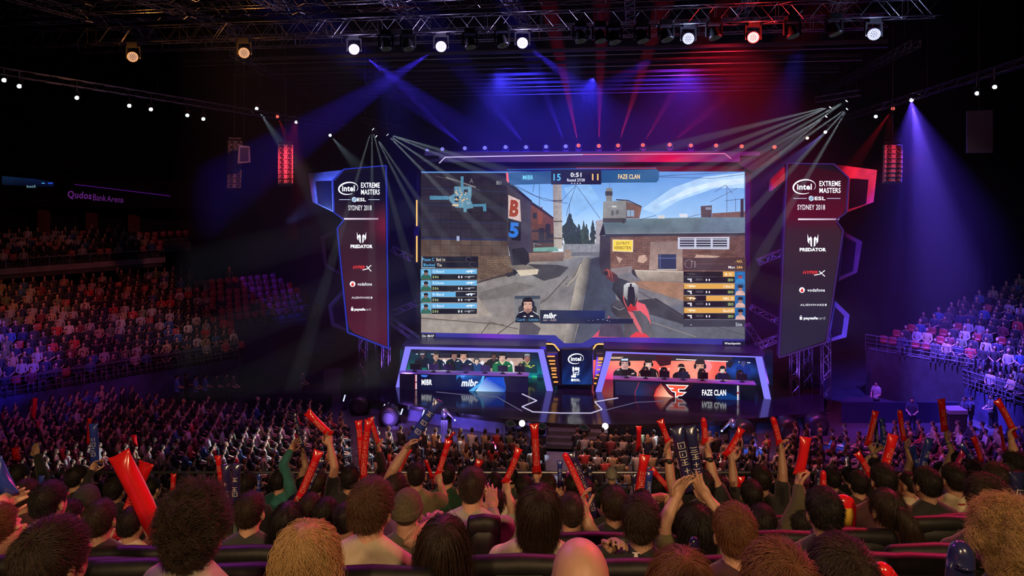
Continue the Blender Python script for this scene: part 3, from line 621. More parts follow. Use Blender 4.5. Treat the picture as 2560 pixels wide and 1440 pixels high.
# ---------------------------------------------------------------- tall sponsor banners
def sponsor_text(D, c, ys, wd, hx):
    """c: centre x of the lower logos, ys: rows, wd: widths"""
    D.swoosh(hx[0], ys[0], wd[0], wd[0] * 0.62, 3.4, W); D.text('intel', hx[0], ys[0], wd[0] * 1.32, 15, W, 0.03)
    D.text('EXTREME', hx[1], ys[0] - 8, wd[1], 13, W, 0.02); D.text('MASTERS', hx[1], ys[0] + 9, wd[1], 13, W, 0.02)
    D.line([(hx[2], ys[1]), (hx[2] + wd[2], ys[1])], 1.6, (170, 180, 210)); D.line([(hx[3], ys[1]), (hx[3] + wd[2], ys[1])], 1.6, (170, 180, 210))
    D.oval(hx[4], ys[1], 6.5, 6.5, (190, 214, 236)); D.line([(hx[4] - 5, ys[1] + 2), (hx[4] + 3, ys[1] - 5)], 1.6, (50, 80, 120)); D.line([(hx[4] - 3, ys[1] + 5), (hx[4] + 5, ys[1] - 2)], 1.6, (50, 80, 120)); D.text('ESL', hx[5], ys[1], wd[3], 9, W, 0.03)
    D.text('SYDNEY 2018', c - 4, ys[2], wd[4], 13, (228, 230, 236), 0.01)
    D.poly([(hx[2] + 12, ys[3] - 2), (hx[3] + wd[2] - 2, ys[3] - 2), (hx[3] + wd[2] - 4, ys[3] + 2), (hx[2] + 12, ys[3] + 2)], [(210, 196, 214), (150, 120, 150), (160, 140, 160), (230, 222, 236)])
    y = ys[4]; k = wd[0] / 25
    for sgn in (-1, 1): D.poly([(c + sgn * a * k, y + b * k) for a, b in ((12, -14), (12, 3), (8, 9), (8, 2), (6, -1), (5.5, 12), (2, 16), (2, -4), (5, -8), (9, -3))], W)
    D.text('PREDATOR', c, ys[5], wd[5], 9, W, 0.05)
    D.text('HYPER', c - 7, ys[6] - 1, wd[6] * 0.62, 8, (214, 50, 54), 0.03, 0.3); D.line([(c + wd[6] * 0.5, ys[6] - 6), (c + wd[6] * 0.3, ys[6] + 3), (c + wd[6] * 0.05, ys[6] + 6)], 2, W); D.line([(c + wd[6] * 0.26, ys[6] - 4), (c + wd[6] * 0.5, ys[6] + 9)], 2, W)
    D.oval(c - wd[7] * 0.62, ys[7], 7, 7, W); D.oval(c - wd[7] * 0.62, ys[7] + 1.5, 3.6, 4, (206, 40, 40)); D.poly([(c - wd[7] * 0.62 - 3, ys[7]), (c - wd[7] * 0.62 + 2, ys[7] - 6), (c - wd[7] * 0.62 + 2, ys[7] + 1)], (206, 40, 40)); D.text('vodafone', c + 8, ys[7], wd[7], 8, W, 0.01)
    D.text('ALIENWARE', c - 2, ys[8], wd[8], 5, (206, 206, 214), 0.02); D.oval(c + wd[8] * 0.5 + 2, ys[8], 2.4, 3, (206, 206, 214), 8)
    D.rect(c - wd[9] * 0.5 - 4, ys[9] - 3, c - wd[9] * 0.5 + 2, ys[9] + 4, W); D.swoosh(c - wd[9] * 0.5 - 1, ys[9] - 3, 2.2, 3, 1, W, 0, 180, 360); D.text('paysafe', c - wd[9] * 0.1, ys[9] + 1, wd[9] * 0.6, 9, W, 0.04); D.text('card', c + wd[9] * 0.36, ys[9], wd[9] * 0.32, 7, (170, 164, 172), 0)
def banner(out, wings, fcol, txt, label, rim, v=0.3):
    r = empty('banner_tower', mw=ST.m.copy()); tag(r, label, 'banner')
    mb = MB(); mb.prism(uv(out, v), v, v + 0.5); mb.build('housing', M_frame, r)
    D = Disp(ST, v - 0.02); xs = [p[0] for p in out]; ys = [p[1] for p in out]; cx_ = sum(xs) / len(xs); cy_ = sum(ys) / len(ys)
    ins = [(x + (3 if x < cx_ else -3), y + (3 if y < cy_ else -4)) for x, y in out]
    # face: strips between left and right edge so that the gradient is smooth
    D.poly(ins, (20, 16, 30)); sponsor = []
    N = 26
    y0, y1 = min(y for _, y in ins), max(y for _, y in ins)
    def span(y):
        xx = []
        for (a, b) in zip(ins, ins[1:] + ins[:1]):
            if (a[1] - y) * (b[1] - y) <= 0 and a[1] != b[1]: xx.append(a[0] + (b[0] - a[0]) * (y - a[1]) / (b[1] - a[1]))
        return (min(xx), max(xx)) if len(xx) > 1 else None
    rows = [(y, span(y)) for y in [y0 + 0.5 + (y1 - y0 - 1) * i / N for i in range(N + 1)]]; rows = [q for q in rows if q[1]]
    pts = []; cols = []; fs_ = []
    for y, (a, b) in rows:
        for k in range(5): x = a + (b - a) * k / 4; pts.append((x, y)); cols.append(lin(fcol(x, y)))
    for i in range(len(rows) - 1):
        for k in range(4): q = i * 5 + k; fs_.append((q, q + 1, q + 6, q + 5))
    D._put(pts, fs_, cols, FL); txt(D); D.build('display', r)
    mb = MB(); L = uv(out, v - 0.04)
    for (a, b) in zip(L, L[1:] + L[:1]): mb.bar((a[0], v - 0.03, a[1]), (b[0], v - 0.03, b[1]), 0.07)
    mb.build('edge_trim', rim, r)
    for (o_, hole, m) in wings:
        mb = MB(); q = uv(o_, v + 0.3)
        mb.prism(q, v + 0.3, v + 0.8); w_ = mb.build('wing', m, r)
        if hole: mb = MB(); mb.prism(uv(hole, v + 0.28), v + 0.26, v + 0.32); mb.build('window', mat('smoked_acrylic', (0.01, 0.01, 0.03), 0.15), w_)
    return r
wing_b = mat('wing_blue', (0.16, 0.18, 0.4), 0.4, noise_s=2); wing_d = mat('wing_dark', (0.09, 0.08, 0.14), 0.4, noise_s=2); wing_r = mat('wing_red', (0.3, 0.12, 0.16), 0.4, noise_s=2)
rim_b = emit('rim_blue', lin((40, 50, 170)), 1); rim_v = emit('rim_violet', lin((60, 34, 100)), 1)
LB = [(860, 423), (965, 414), (971, 871), (869, 831), (843, 571), (860, 549), (835, 531), (832, 451)]
def lcol(x, y):
    c = mix((12, 10, 34), (44, 20, 36), (y - 470) / 90); c = mix(c, (70, 20, 40), (y - 600) / 230)
    return mix(c, (110, 20, 50), max(0, 1 - math.hypot((x - 962) / 40, (y - 565) / 60)))
banner(LB, [([(771, 434), (856, 425), (832, 451), (834, 531), (781, 505)], [(789, 454), (828, 453), (830, 526), (795, 509)], wing_b),
            ([(800, 591), (841, 574), (850, 688), (811, 664)], [(813, 598), (840, 586), (847, 678), (818, 660)], wing_d), ([(820, 763), (858, 722), (869, 830), (828, 815)], [(830, 768), (856, 740), (866, 822), (836, 806)], wing_d)], lcol,
       lambda D: sponsor_text(D, 904, (471, 499, 519.5, 547, 593, 616, 669, 710, 744, 773), (24, 47, 28, 22, 58, 55, 48, 36, 46, 44), (871, 926, 848, 921, 886, 904)),
       'tall angular sponsor banner with blue lit wing on the left of the main screen', rim_b)
RB = [(1968, 408), (2085, 410), (2122, 445), (2116, 531), (2090, 550), (2108, 576), (2066, 856), (1948, 894)]
def rcol(x, y):
    c = mix((40, 10, 24), (76, 12, 36), (y - 420) / 110); c = mix(c, (48, 30, 44), (y - 540) / 40); return mix(c, (34, 32, 52), (y - 600) / 200)
banner(RB, [([(2087, 411), (2193, 425), (2184, 505), (2118, 531), (2122, 445)], [(2127, 446), (2171, 449), (2165, 509), (2123, 522)], wing_r), ([(1930, 450), (1962, 418), (1962, 450), (1928, 478)], None, wing_r),
            ([(2108, 578), (2156, 604), (2143, 681), (2096, 703)], [(2112, 592), (2140, 606), (2132, 676), (2100, 690)], wing_d), ([(2088, 752), (2124, 787), (2116, 843), (2068, 856)], [(2088, 768), (2110, 790), (2104, 836), (2074, 846)], wing_b)], rcol,
       lambda D: sponsor_text(D, 2032, (467, 496, 518, 548, 600, 624, 682, 725, 762, 795), (28, 53, 34, 27, 69, 66, 60, 44, 60, 58), (2011, 2075, 1983, 2067, 2028, 2050)),
       'tall angular sponsor banner with red lit wing on the right of the main screen', rim_v)
spot(ST.w(-16, -2.6, 10.5), ST.w(-14.3, 0.6, 12.2), (0.16, 0.26, 1.0), 2600, 46, 1, 0.2)
spot(ST.w(18, -2.6, 14.5), ST.w(16.0, 0.6, 12.4), (1.0, 0.06, 0.12), 1500, 46, 1, 0.2)
spot(ST.w(16.5, -2.6, 2), ST.w(15.2, 0.5, 5.5), (0.12, 0.12, 1.0), 1500, 46, 1, 0.2)
spot(ST.w(-15, -2.6, 2), ST.w(-13.6, 0.5, 6.5), (0.2, 0.12, 1.0), 500, 50, 1, 0.2)
# ---------------------------------------------------------------- player booths
PEOPLE_TODO = []      # seated players are built with the other people
def portrait(D, x, y, w_, shirt, skin=(214, 170, 150), cap=(24, 22, 30), body=True, phones=True, trim=None, tilt=0, hi=None):
    k = w_ / 17.0
    def q(pts): return [(x + a * k + tilt * b * k * 0.02, y + b * k) for a, b in pts]
    if body:
        D.poly(q([(-26, 40), (-24, 18), (-18, 12), (-6, 8), (6, 8), (18, 12), (25, 19), (27, 40)]), shirt, GRA)
        D.poly(q([(-6, 7), (0, 17), (6, 7), (4, 4), (-4, 4)]), skin)
        if trim: D.line(q([(-7, 8), (0, 18), (7, 8)]), 1.3 * k, trim); D.line(q([(-17, 14), (-11, 12)]), 2 * k, trim); D.line(q([(13, 22), (20, 20)]), 2.2 * k, trim); D.rect(x + 5 * k, y + 24 * k, x + 13 * k, y + 26 * k, trim)
        if hi: D.line(q([(-22, 22), (-20, 38)]), 1.6 * k, hi); D.line(q([(20, 20), (24, 36)]), 1.6 * k, hi)
    sh = tuple(c * 0.72 for c in skin)
    D.poly(q([(-8.5, -4), (8.5, -4), (8, 5), (4, 11), (0, 12.5), (-4, 11), (-8, 5)]), [skin, skin, sh, sh, skin, skin, skin])
    D.poly(q([(-9.5, -1), (-9.5, -8), (-6, -12.5), (0, -14), (6, -12.5), (9.5, -8), (9.5, -1), (8, -4), (-8, -4)]), cap)
    D.line(q([(-6.5, -1.5), (-2, -0.8)]), 1.5 * k, (60, 38, 36)); D.line(q([(2, -0.8), (6.5, -1.5)]), 1.5 * k, (60, 38, 36)); D.line(q([(0, 0), (-1, 4)]), 1 * k, sh); D.line(q([(-3, 7.5), (3, 7.5)]), 1.2 * k, (140, 74, 74))
    if phones: D.oval(x - 9.5 * k, y, 2.6 * k, 5 * k, (20, 20, 26)); D.oval(x + 9.5 * k, y, 2.6 * k, 5 * k, (20, 20, 26)); D.line(q([(-9, -4), (-8, -11), (0, -15), (8, -11), (9, -4)]), 1.6 * k, (26, 26, 34))
def booth(fr, legL, legR, top, label, back_fn, bx0, bx1):
    r = empty('player_booth', mw=fr.m.copy()); tag(r, label, 'booth')
    GL = emit('booth_led_violet', lin((136, 128, 255)), 1.0)
    for lg in (legL, legR):
        mb = MB(); mb.prism(uv(lg, 0, fr), 0, 0.28); mb.build('leg', GL, r)
    mb = MB(); mb.prism(uv(top, 0, fr), 0, 0.28); mb.build('lintel', GL, r)
    z1 = fr.hit(*top[0], 0)[1]; u0 = fr.hit(*legL[0], 0)[0]; u1 = fr.hit(*legR[0], 0)[0]; zt = z1
    ut0 = fr.hit(*top[0], 0)[0]; ut1 = fr.hit(*top[1], 0)[0]
    mb = MB(); mb.box(((ut0 + ut1) / 2, 1.35, zt + 0.10), (ut1 - ut0 + 0.3, 2.9, 0.16)); mb.build('roof', M_frame, r)
    for (a, b) in ((u0, ut0), (u1, ut1)):
        mb = MB(); s_ = -1 if a == u0 else 1
        mb.add([(a, 0.3, STZ + 0.01), (a, 2.6, STZ + 0.01), (b, 2.6, zt), (b, 0.3, zt), (a + s_ * .12, 0.3, STZ + 0.01), (a + s_ * .12, 2.6, STZ + 0.01), (b + s_ * .12, 2.6, zt), (b + s_ * .12, 0.3, zt)], [(0, 1, 2, 3), (7, 6, 5, 4), (0, 4, 5, 1), (1, 5, 6, 2), (2, 6, 7, 3), (3, 7, 4, 0)]); mb.build('side_wall', M_frame, r)
    mb = MB(); mb.box(((u0 + u1) / 2, 2.62, (STZ + zt) / 2 + 0.02), (u1 - u0, 0.12, zt - STZ)); mb.build('back_wall', M_black, r)
    D = Disp(fr, 2.5, 0.0006); back_fn(D); D.build('back_display', r)
    return r
def back_left(D):
    D.rect(1000, 868, 1392, 972, (12, 12, 34)); D.grid(1000, 875, 1120, 972, lambda x, y: mix((10, 40, 60), (24, 170, 120), (y - 895) / 50 - abs(x - 1040) / 160), 10, 8)
    D.rect(1090, 878, 1320, 896, (40, 38, 52), GRA); D.rect(1030, 874, 1372, 882, (18, 18, 44)); D.rect(1092, 895, 1320, 940, (170, 142, 132), GRA)
    D.grid(1318, 878, 1392, 972, lambda x, y: mix((8, 22, 50), (10, 130, 140), (y - 890) / 60), 8, 10); D.poly([(1322, 972), (1322, 940), (1346, 945), (1352, 972)], (20, 120, 150)); D.poly([(1334, 958), (1342, 948), (1346, 960), (1360, 966), (1338, 968)], (150, 220, 220)); D.oval(1350, 942, 9, 8, (14, 60, 90)); D.oval(1352, 962, 8, 8, (14, 60, 90)); D.poly([(1325, 950), (1332, 938), (1344, 940), (1336, 958)], (40, 170, 130), GRA)
    for (x, y, h) in ((1110, 902, 24), (1174, 900, 26), (1206, 906, 20), (1278, 906, 24)): D.poly([(x - 6, y + h), (x - 5, y), (x, y - 5), (x + 5, y), (x + 7, y + h)], (214, 212, 216))
    portrait(D, 1057, 886, 14, (22, 24, 44), (70, 54, 60), (40, 40, 56)); portrait(D, 1136, 889, 15, (18, 36, 48), (150, 110, 104), (22, 22, 30)); portrait(D, 1090, 890, 15, (16, 28, 52), (178, 138, 122), (40, 34, 36), hi=W)
    portrait(D, 1235, 890, 13, (24, 24, 34), (96, 66, 60), (22, 20, 28)); portrait(D, 1192, 902, 11, (30, 60, 110), (216, 190, 176), (70, 70, 84), hi=W); portrait(D, 1159, 889, 17, (18, 30, 56), (196, 148, 128), (22, 20, 26), trim=(226, 220, 216))
    portrait(D, 1318, 894, 16, (16, 48, 60), (150, 104, 96), (60, 66, 72), trim=(190, 200, 90)); portrait(D, 1256, 893, 17, (24, 92, 62), (206, 168, 150), (24, 24, 30), trim=(220, 214, 170)); D.text('- STAM', 1314, 914, 22, 5, (190, 214, 90), 0.01)
    for (x, y, a) in ((1056, 884, 10), (1043, 884, 5), (1082, 884, 8), (1318, 886, 12)): D.rect(x - a / 2, y - 1, x + a / 2, y + 1.5, (170, 176, 196), GRA)
def back_right(D):
    D.rect(1478, 874, 1932, 995, (22, 14, 34)); D.grid(1480, 900, 1830, 975, lambda x, y: mix(mix((226, 82, 74), (240, 140, 120), abs(math.sin(x * 0.021))), (214, 20, 130), (y - 915) / 45 if x < 1560 else (y - 945) / 60), 24, 6, led('led_soft2', 'noise', 0.9, 0.14)); D.grid(1500, 958, 1570, 990, lambda x, y: mix((200, 16, 130), (226, 60, 120), (y - 958) / 26), 4, 3)
    D.grid(1815, 884, 1932, 990, lambda x, y: mix((6, 14, 44), (28, 84, 196), 1 - abs(y - 925) / 36 - abs(x - 1850) / 90), 12, 10, led('led_soft2', 'noise', 0.9, 0.14)); D.rect(1500, 880, 1900, 888, (60, 18, 40)); D.rect(1520, 888, 1830, 902, (44, 34, 46), GRA); D.line([(1690, 898), (1820, 904)], 2.2, (214, 210, 214)); D.line([(1846, 905), (1876, 907)], 2.2, (190, 196, 220)); D.rect(1520, 892, 1560, 897, (190, 160, 140), GRA)
    D.poly([(1640, 888), (1680, 892), (1676, 912), (1650, 916), (1638, 900)], (58, 22, 34), GRA); D.oval(1758, 916, 22, 16, (236, 130, 140)); D.poly([(1818, 905), (1836, 905), (1826, 920), (1816, 916)], (30, 24, 36)); D.oval(1650, 922, 1.6, 1.6, W, 8); D.oval(1672, 922, 1.6, 1.6, W, 8)
    portrait(D, 1750, 916, 22, (230, 110, 110), (214, 150, 130), (40, 28, 30), body=False); portrait(D, 1858, 906, 13, (14, 40, 120), (60, 70, 130), (12, 20, 60)); portrait(D, 1703, 921, 15, (26, 20, 28), (226, 190, 176), (34, 26, 28), phones=False)
    portrait(D, 1621, 911, 17, (26, 22, 30), (230, 190, 178), (40, 34, 38), hi=(220, 160, 150)); portrait(D, 1562, 909, 20, (26, 22, 32), (196, 150, 146), (34, 32, 40), trim=(206, 180, 170)); D.rect(1553, 896, 1570, 901, (190, 200, 220), GRA); portrait(D, 1806, 925, 13, (30, 24, 28), (224, 196, 184), (26, 20, 22))
booth(BL, [(989, 969), (1013, 866), (1026, 872), (1001, 969)], [(1382, 978), (1358, 874), (1345, 880), (1366, 977)], [(1013, 866), (1358, 874), (1345, 881), (1026, 873)], 'player booth with violet lit frame and teal and beige video wall', back_left, 0, 0)
booth(BR, [(1489, 980), (1516, 878), (1531, 882), (1504, 980)], [(1928, 999), (1905, 889), (1890, 893), (1913, 999)], [(1516, 878), (1905, 889), (1890, 894), (1531, 883)], 'player booth with violet lit frame and red video wall', back_right, 0, 0)
def desk(fr, x0, x1, yt0, yt1, yb0, yb1, face, label):
    v = -0.35; r = empty('player_desk', mw=fr.m.copy()); tag(r, label, 'desk')
    u0, z0 = fr.hit(x0, yt0, v); u1, z1 = fr.hit(x1, yt1, v); zt = (z0 + z1) / 2
    mb = MB(); mb.prism([(u0, STZ), (u1, STZ), (u1, zt - 0.06), (u0, zt - 0.06)], v + 0.02, v + 0.14); mb.build('front_panel', M_black, r)
    for u in (u0 + 0.06, u1 - 0.06): mb = MB(); mb.box((u, v + 0.32, (STZ + zt - 0.06) / 2), (0.1, 0.36, zt - STZ - 0.06)); mb.build('side_panel', M_black, r)
    mb = MB(); mb.box(((u0 + u1) / 2, v + 0.26, zt - 0.02), (u1 - u0 + 0.08, 0.6, 0.06)); mb.build('worktop', mat('white_laminate', (0.55, 0.53, 0.5), 0.3), r)
    D = Disp(fr, v, 0.0005); face(D); D.build('front_display', r)
    return u0, u1, zt
def face_l(D):
    D.poly([(999, 934), (1320, 942), (1320, 986), (999, 976)], (10, 9, 30)); D.grid(1040, 937, 1270, 981, lambda x, y: mix((8, 10, 44), (14, 16, 70), (x - 1040) / 200), 10, 2); D.poly([(1258, 943), (1320, 944), (1320, 986), (1264, 984)], (26, 20, 52))
    D.poly([(1142, 938), (1210, 940), (1186, 979), (1168, 978), (1150, 966), (1140, 950)], [(36, 120, 200), (20, 50, 120), (60, 140, 210), (16, 40, 90), (10, 26, 80), (20, 70, 150)]); D.poly([(1140, 950), (1150, 966), (1168, 978), (1178, 979), (1160, 960), (1150, 940)], (10, 22, 64)); D.poly([(1172, 977), (1200, 958), (1206, 940), (1212, 940), (1206, 960), (1180, 980)], (80, 160, 220), GRA)
    D.poly([(1216, 942), (1260, 943), (1262, 962), (1265, 974), (1258, 983), (1186, 981)], [(20, 60, 190), (14, 60, 170), (16, 70, 180), (20, 60, 160), (30, 110, 210), (180, 220, 250)]); D.line([(1258, 944), (1264, 966), (1262, 984)], 1, (50, 90, 190)); D.poly([(1150, 938), (1164, 938), (1160, 944), (1153, 944)], (70, 130, 220))
    D.line([(1040.5, 937), (1040.5, 973)], 3.4, (214, 180, 190)); D.line([(1038, 937), (1038, 973)], 1.6, (150, 40, 50)); D.line([(1040, 954), (1040, 957)], 4, (40, 12, 24)); D.poly([(1052, 937), (1070, 938), (1066, 943), (1055, 942)], (50, 110, 210))
    D.text('MIBR', 1067, 955.5, 26, 14, W, 0.03); D.text('mibr', 1174, 957, 42, 18, (216, 226, 240), 0.04, 0.25)
def face_r(D):
    D.poly([(1534, 950), (1888, 961), (1888, 1004), (1533, 993)], (10, 10, 30)); D.poly([(1538, 953), (1598, 955), (1586, 982), (1590, 994), (1538, 992)], (30, 28, 62)); D.poly([(1599, 955), (1655, 957), (1640, 970), (1630, 996), (1592, 994), (1587, 982)], [(8, 30, 66), (14, 20, 50), (60, 20, 40), (40, 20, 40), (8, 40, 84), (8, 40, 90)]); D.line([(1598, 955), (1587, 982), (1591, 994)], 1.4, (170, 40, 60))
    D.poly([(1652, 958), (1672, 985), (1690, 998), (1632, 996), (1640, 972)], [(120, 20, 30), (255, 180, 150), (255, 210, 190), (200, 40, 40), (170, 30, 40)]); D.poly([(1652, 957), (1735, 959), (1720, 985), (1692, 999), (1672, 985)], (34, 12, 26)); D.line([(1660, 965), (1690, 997)], 3, (120, 30, 40), GRA); D.poly([(1735, 960), (1850, 963), (1850, 1002), (1700, 999)], [(16, 12, 40), (8, 14, 40), (10, 30, 70), (20, 8, 26)]); D.poly([(1790, 992), (1816, 980), (1850, 996), (1850, 1002), (1790, 1001)], (12, 50, 110), GRA)
    o = [(1664, 961), (1722, 963), (1712, 974), (1698, 974), (1698, 979), (1717, 980), (1705, 990), (1698, 990), (1688, 997), (1687, 981), (1680, 980), (1673, 972)]
    D.poly(o, (238, 240, 248)); D.poly([(1668, 963), (1718, 965), (1711, 972), (1695, 972), (1695, 981), (1712, 982), (1704, 988), (1696, 988), (1690, 993), (1690, 979), (1681, 978), (1676, 973), (1685, 973), (1684, 970), (1673, 969)], (226, 80, 56))
    D.text('FAZE CLAN', 1785, 981.5, 60, 15, W, 0.03); D.line([(1844.5, 964), (1844.5, 1001)], 3.4, (206, 206, 216)); D.line([(1844.5, 980), (1844.5, 985)], 4, (150, 40, 40)); D.line([(1848, 964), (1848, 1003)], 1, (110, 70, 90))
dl = desk(BL, 999, 1320, 931, 939, 976, 986, face_l, 'long player desk with blue lit front in the booth on the left')
dr = desk(BR, 1534, 1888, 948, 959, 993, 1004, face_r, 'long player desk with red and white emblem on its dark front')
mon0 = None
def monitor(fr, px, zt, label, grp):
    global mon0
    u, _ = fr.hit(px, 930, -0.12)
    if mon0 is None:
        mon0 = empty('monitor'); 
        mb = MB(); mb.box((0, 0, 0.29), (0.56, 0.05, 0.33)); mb.box((0, -0.03, 0.29), (0.2, 0.03, 0.16)); mb.build('panel', M_plast, mon0)
        mb = MB(); mb.box((0, -0.03, 0.12), (0.07, 0.04, 0.2)); mb.box((0, 0.0, 0.012), (0.26, 0.2, 0.022)); mb.build('stand', M_plast, mon0)
        mb = MB(); mb.box((0, 0.03, 0.29), (0.53, 0.012, 0.3)); mb.build('screen', emit('monitor_light', (0.5, 0.6, 0.8), 0.8), mon0)
        kids_of(mon0); r = mon0
    else: r = dup(mon0)
    r.matrix_world = fr.m @ Matrix.Translation((u, -0.12, zt + 0.012)); tag(r, label, 'monitor', grp); return r
for i, x in enumerate((1037, 1084, 1121, 1165, 1213, 1257, 1299)): monitor(BL, x, dl[2], 'black computer monitor standing on the desk with the blue lit front', 'monitors on the blue fronted desk')
for i, x in enumerate((1566, 1614, 1661, 1708, 1757, 1807, 1855)): monitor(BR, x, dr[2], 'black computer monitor standing on the desk with the red emblem', 'monitors on the red emblem desk')
for fr in (BL, BR):
    spot(fr.w(-2.3, 0.35, 3.25), fr.w(-2, 1.5, 1.8), (1, 0.85, 0.75), 160, 130, 1, 0.1, 'added_player_spot'); spot(fr.w(2.3, 0.35, 3.25), fr.w(2, 1.5, 1.8), (1, 0.85, 0.75), 160, 130, 1, 0.1, 'added_player_spot')  # two spots added inside each booth to brighten the players
# centre column and stepped light bars
r = empty('centre_display', mw=ST.m.copy()); tag(r, 'dark blue display column with white oval emblem between the two booths', 'display')
mb = MB(); mb.prism(uv([(1403, 874), (1483, 874), (1483, 963), (1403, 963)], 0.32), 0.33, 0.8); mb.build('housing', M_black, r)
D = Disp(ST, 0.3); D.grid(1405, 876, 1481, 961, lambda x, y: mix((6, 12, 44), (16, 50, 120), (y - 900) / 70 + 0.25 * math.sin(x * 0.2 + y * 0.13)), 10, 10, led('led_soft', 'noise', 0.8, 0.15))
D.swoosh(1440, 897, 19, 12, 3, W); D.text('intel', 1440, 897, 26, 11, W, 0.03)
for (x, y, a, b) in ((1433, 923, 4, 12), (1440, 922, 6, 4), (1447, 924, 3, 11), (1436, 936, 8, 3), (1434, 941, 12, 5)): D.rect(x - a / 2, y - b / 2, x + a / 2, y + b / 2, W)
D.text('I:DI', 1440, 922, 16, 9, W, 0.02); D.text('SYD', 1440, 934, 16, 8, W, 0.02); D.oval(1431, 950, 3.6, 3.6, W); D.text('ESL', 1443, 950, 15, 6, W, 0.03); D.build('display', r)
AMB = emit('bar_amber', lin((255, 176, 90)), 1.0)
for (bars, poly_, lab) in (([(1368, 1387, 891), (1372, 1388, 902), (1374, 1388, 910), (1377, 1391, 920.5), (1379, 1391, 926.5), (1379, 1391, 935.5), (1381, 1393, 943), (1384, 1395, 955)], [(1366, 884), (1394, 884), (1402, 964), (1388, 964)], 'stepped tower of amber light bars beside the booth with blue desk'),
                           ([(1496, 1508, 895), (1495, 1507, 899), (1494, 1505, 906), (1494, 1503, 913), (1492, 1500, 924), (1490, 1498, 937.5), (1486, 1493, 945.5), (1485, 1491, 958.5)], [(1492, 886), (1514, 886), (1492, 966), (1484, 966)], 'stepped tower of amber light bars beside the booth with red desk')):
    r = empty('light_bar_tower', mw=ST.m.copy()); tag(r, lab, 'light tower')
    mb = MB(); mb.prism(uv(poly_, 0.1), 0.1, 0.5); mb.build('tower', M_frame, r)
    for (a, b, y) in bars:
        q0 = ST.hit(a, y, 0.05); q1 = ST.hit(b, y, 0.05); mb = MB(); mb.bar((q0[0], 0.05, q0[1]), (q1[0], 0.05, q1[1]), 0.08, 0.06); mb.build('light_bar', AMB, r)

# ---------------------------------------------------------------- rigging
def truss_mesh(L, w_=0.5, h=0.6, bay=0.6, r=0.026, lac=0.012):
    """box truss along +x from 0 to L: chords and zig-zag lacing in two meshes"""
    ch = MB(); lc = MB(); n = max(1, int(round(L / bay))); c4 = [(-w_ / 2, -h / 2), (w_ / 2, -h / 2), (w_ / 2, h / 2), (-w_ / 2, h / 2)]
    for (y, z) in c4: ch.tube([(0, y, z), (L, y, z)], r, 6)
    for i in range(n):
        x0 = L * i / n; x1 = L * (i + 1) / n
        for k in range(4):
            a = c4[k]; b = c4[(k + 1) % 4]
            if i % 2: a, b = b, a
            lc.tube([(x0, *a), (x1, *b)], lac, 4, False)
        if i % 4 == 0:
            for k in range(4): lc.tube([(x0, *c4[k]), (x0, *c4[(k + 1) % 4])], lac, 4, False)
    return ch, lc
def truss(a, b, label, w_=0.5, h=0.6, bay=0.6, r=0.026, lac=0.012, m=None, roll=0, name='lighting_truss', hang=True, cat='truss', grp=None):
    a = Vector(a); b = Vector(b); d = b - a; q = d.to_track_quat('X', 'Z').to_matrix().to_4x4()
    t = empty(name, mw=Matrix.Translation(a) @ q @ Matrix.Rotation(R(roll), 4, 'X')); tag(t, label, cat, grp)
    ch, lc = truss_mesh(d.length, w_, h, bay, r, lac)
    ch.build('chords', m or M_alu, t); lc.build('lacing', m or M_alu, t)
    if hang:
        inv = t.matrix_world.inverted()
        for k in (0.08, 0.37, 0.66, 0.94):
            p = a + d * k; mb = MB(); mb.tube([inv @ (p + Vector((0, 0, h / 2))), inv @ Vector((p.x, p.y, 32.9))], 0.012, 4); mb.build('hoist_chain', M_black, t)
    return t
A1 = P(886, 122, 30.5); B1 = P(2183, 83, 27.05); dA = (B1 - A1).normalized(); up = Vector((0, 0, 1)); bk = Vector((-dA.y, dA.x, 0)).normalized()
def rig(s, back, dz): return A1 + dA * s + bk * back + up * dz
M_tr = mat('truss_dark', (0.10, 0.10, 0.13), 0.4, metal=0.7)
truss(rig(-18, 0.0, 0.95), rig(24, 0.0, 0.95), 'long box truss carrying the row of bright wash lamps', 0.55, 0.75)
truss(rig(-20, -3.4, 1.2), rig(25, -3.4, 1.2), 'long box truss along the top edge, nearest the audience', 0.55, 0.7)
truss(rig(-17, -1.8, 1.9), rig(24, -1.8, 1.9), 'raised box truss between the two front rows of the rig', 0.5, 0.6)
truss(rig(-16, 2.6, 1.0), rig(23, 2.6, 1.0), 'box truss directly behind the row of bright wash lamps', 0.5, 0.6)
for i, (bk_, dz, lab) in enumerate(((5.2, 0.6, 'first dark batten pipe behind the lamp truss'), (8.6, 0.55, 'second dark batten pipe behind the lamp truss'), (12.5, 0.5, 'third dark batten pipe behind the lamp truss'), (16.5, 0.5, 'fourth dark batten pipe behind the lamp truss'), (20.5, 0.45, 'rearmost dark batten pipe under the roof'))):
    t = empty('batten'); a = rig(-12 + i, bk_, dz); b = rig(24, bk_, dz); tag(t, lab, 'batten')
    mb = MB(); mb.bar(a, b, 0.22, 0.16); mb.build('beam', M_tr, t); mb = MB(); mb.tube([a + up * -0.28, b + up * -0.28], 0.03, 6); mb.build('pipe', M_alu, t)
    for k in range(9): p = a + (b - a) * (k + 0.5) / 9; mb = MB(); mb.tube([p, Vector((p.x, p.y, 32.9))], 0.012, 4); mb.build('hoist_chain', M_black, t)
truss(P(2290, 108, 31.0), P(2062, 230, 50), 'diagonal side truss closing the rig above the right banner', 0.4, 0.3, m=M_tr)
truss(P(585, 132, 34.5), P(770, 238, 51), 'diagonal side truss closing the rig above the left banner', 0.4, 0.3, m=M_tr)
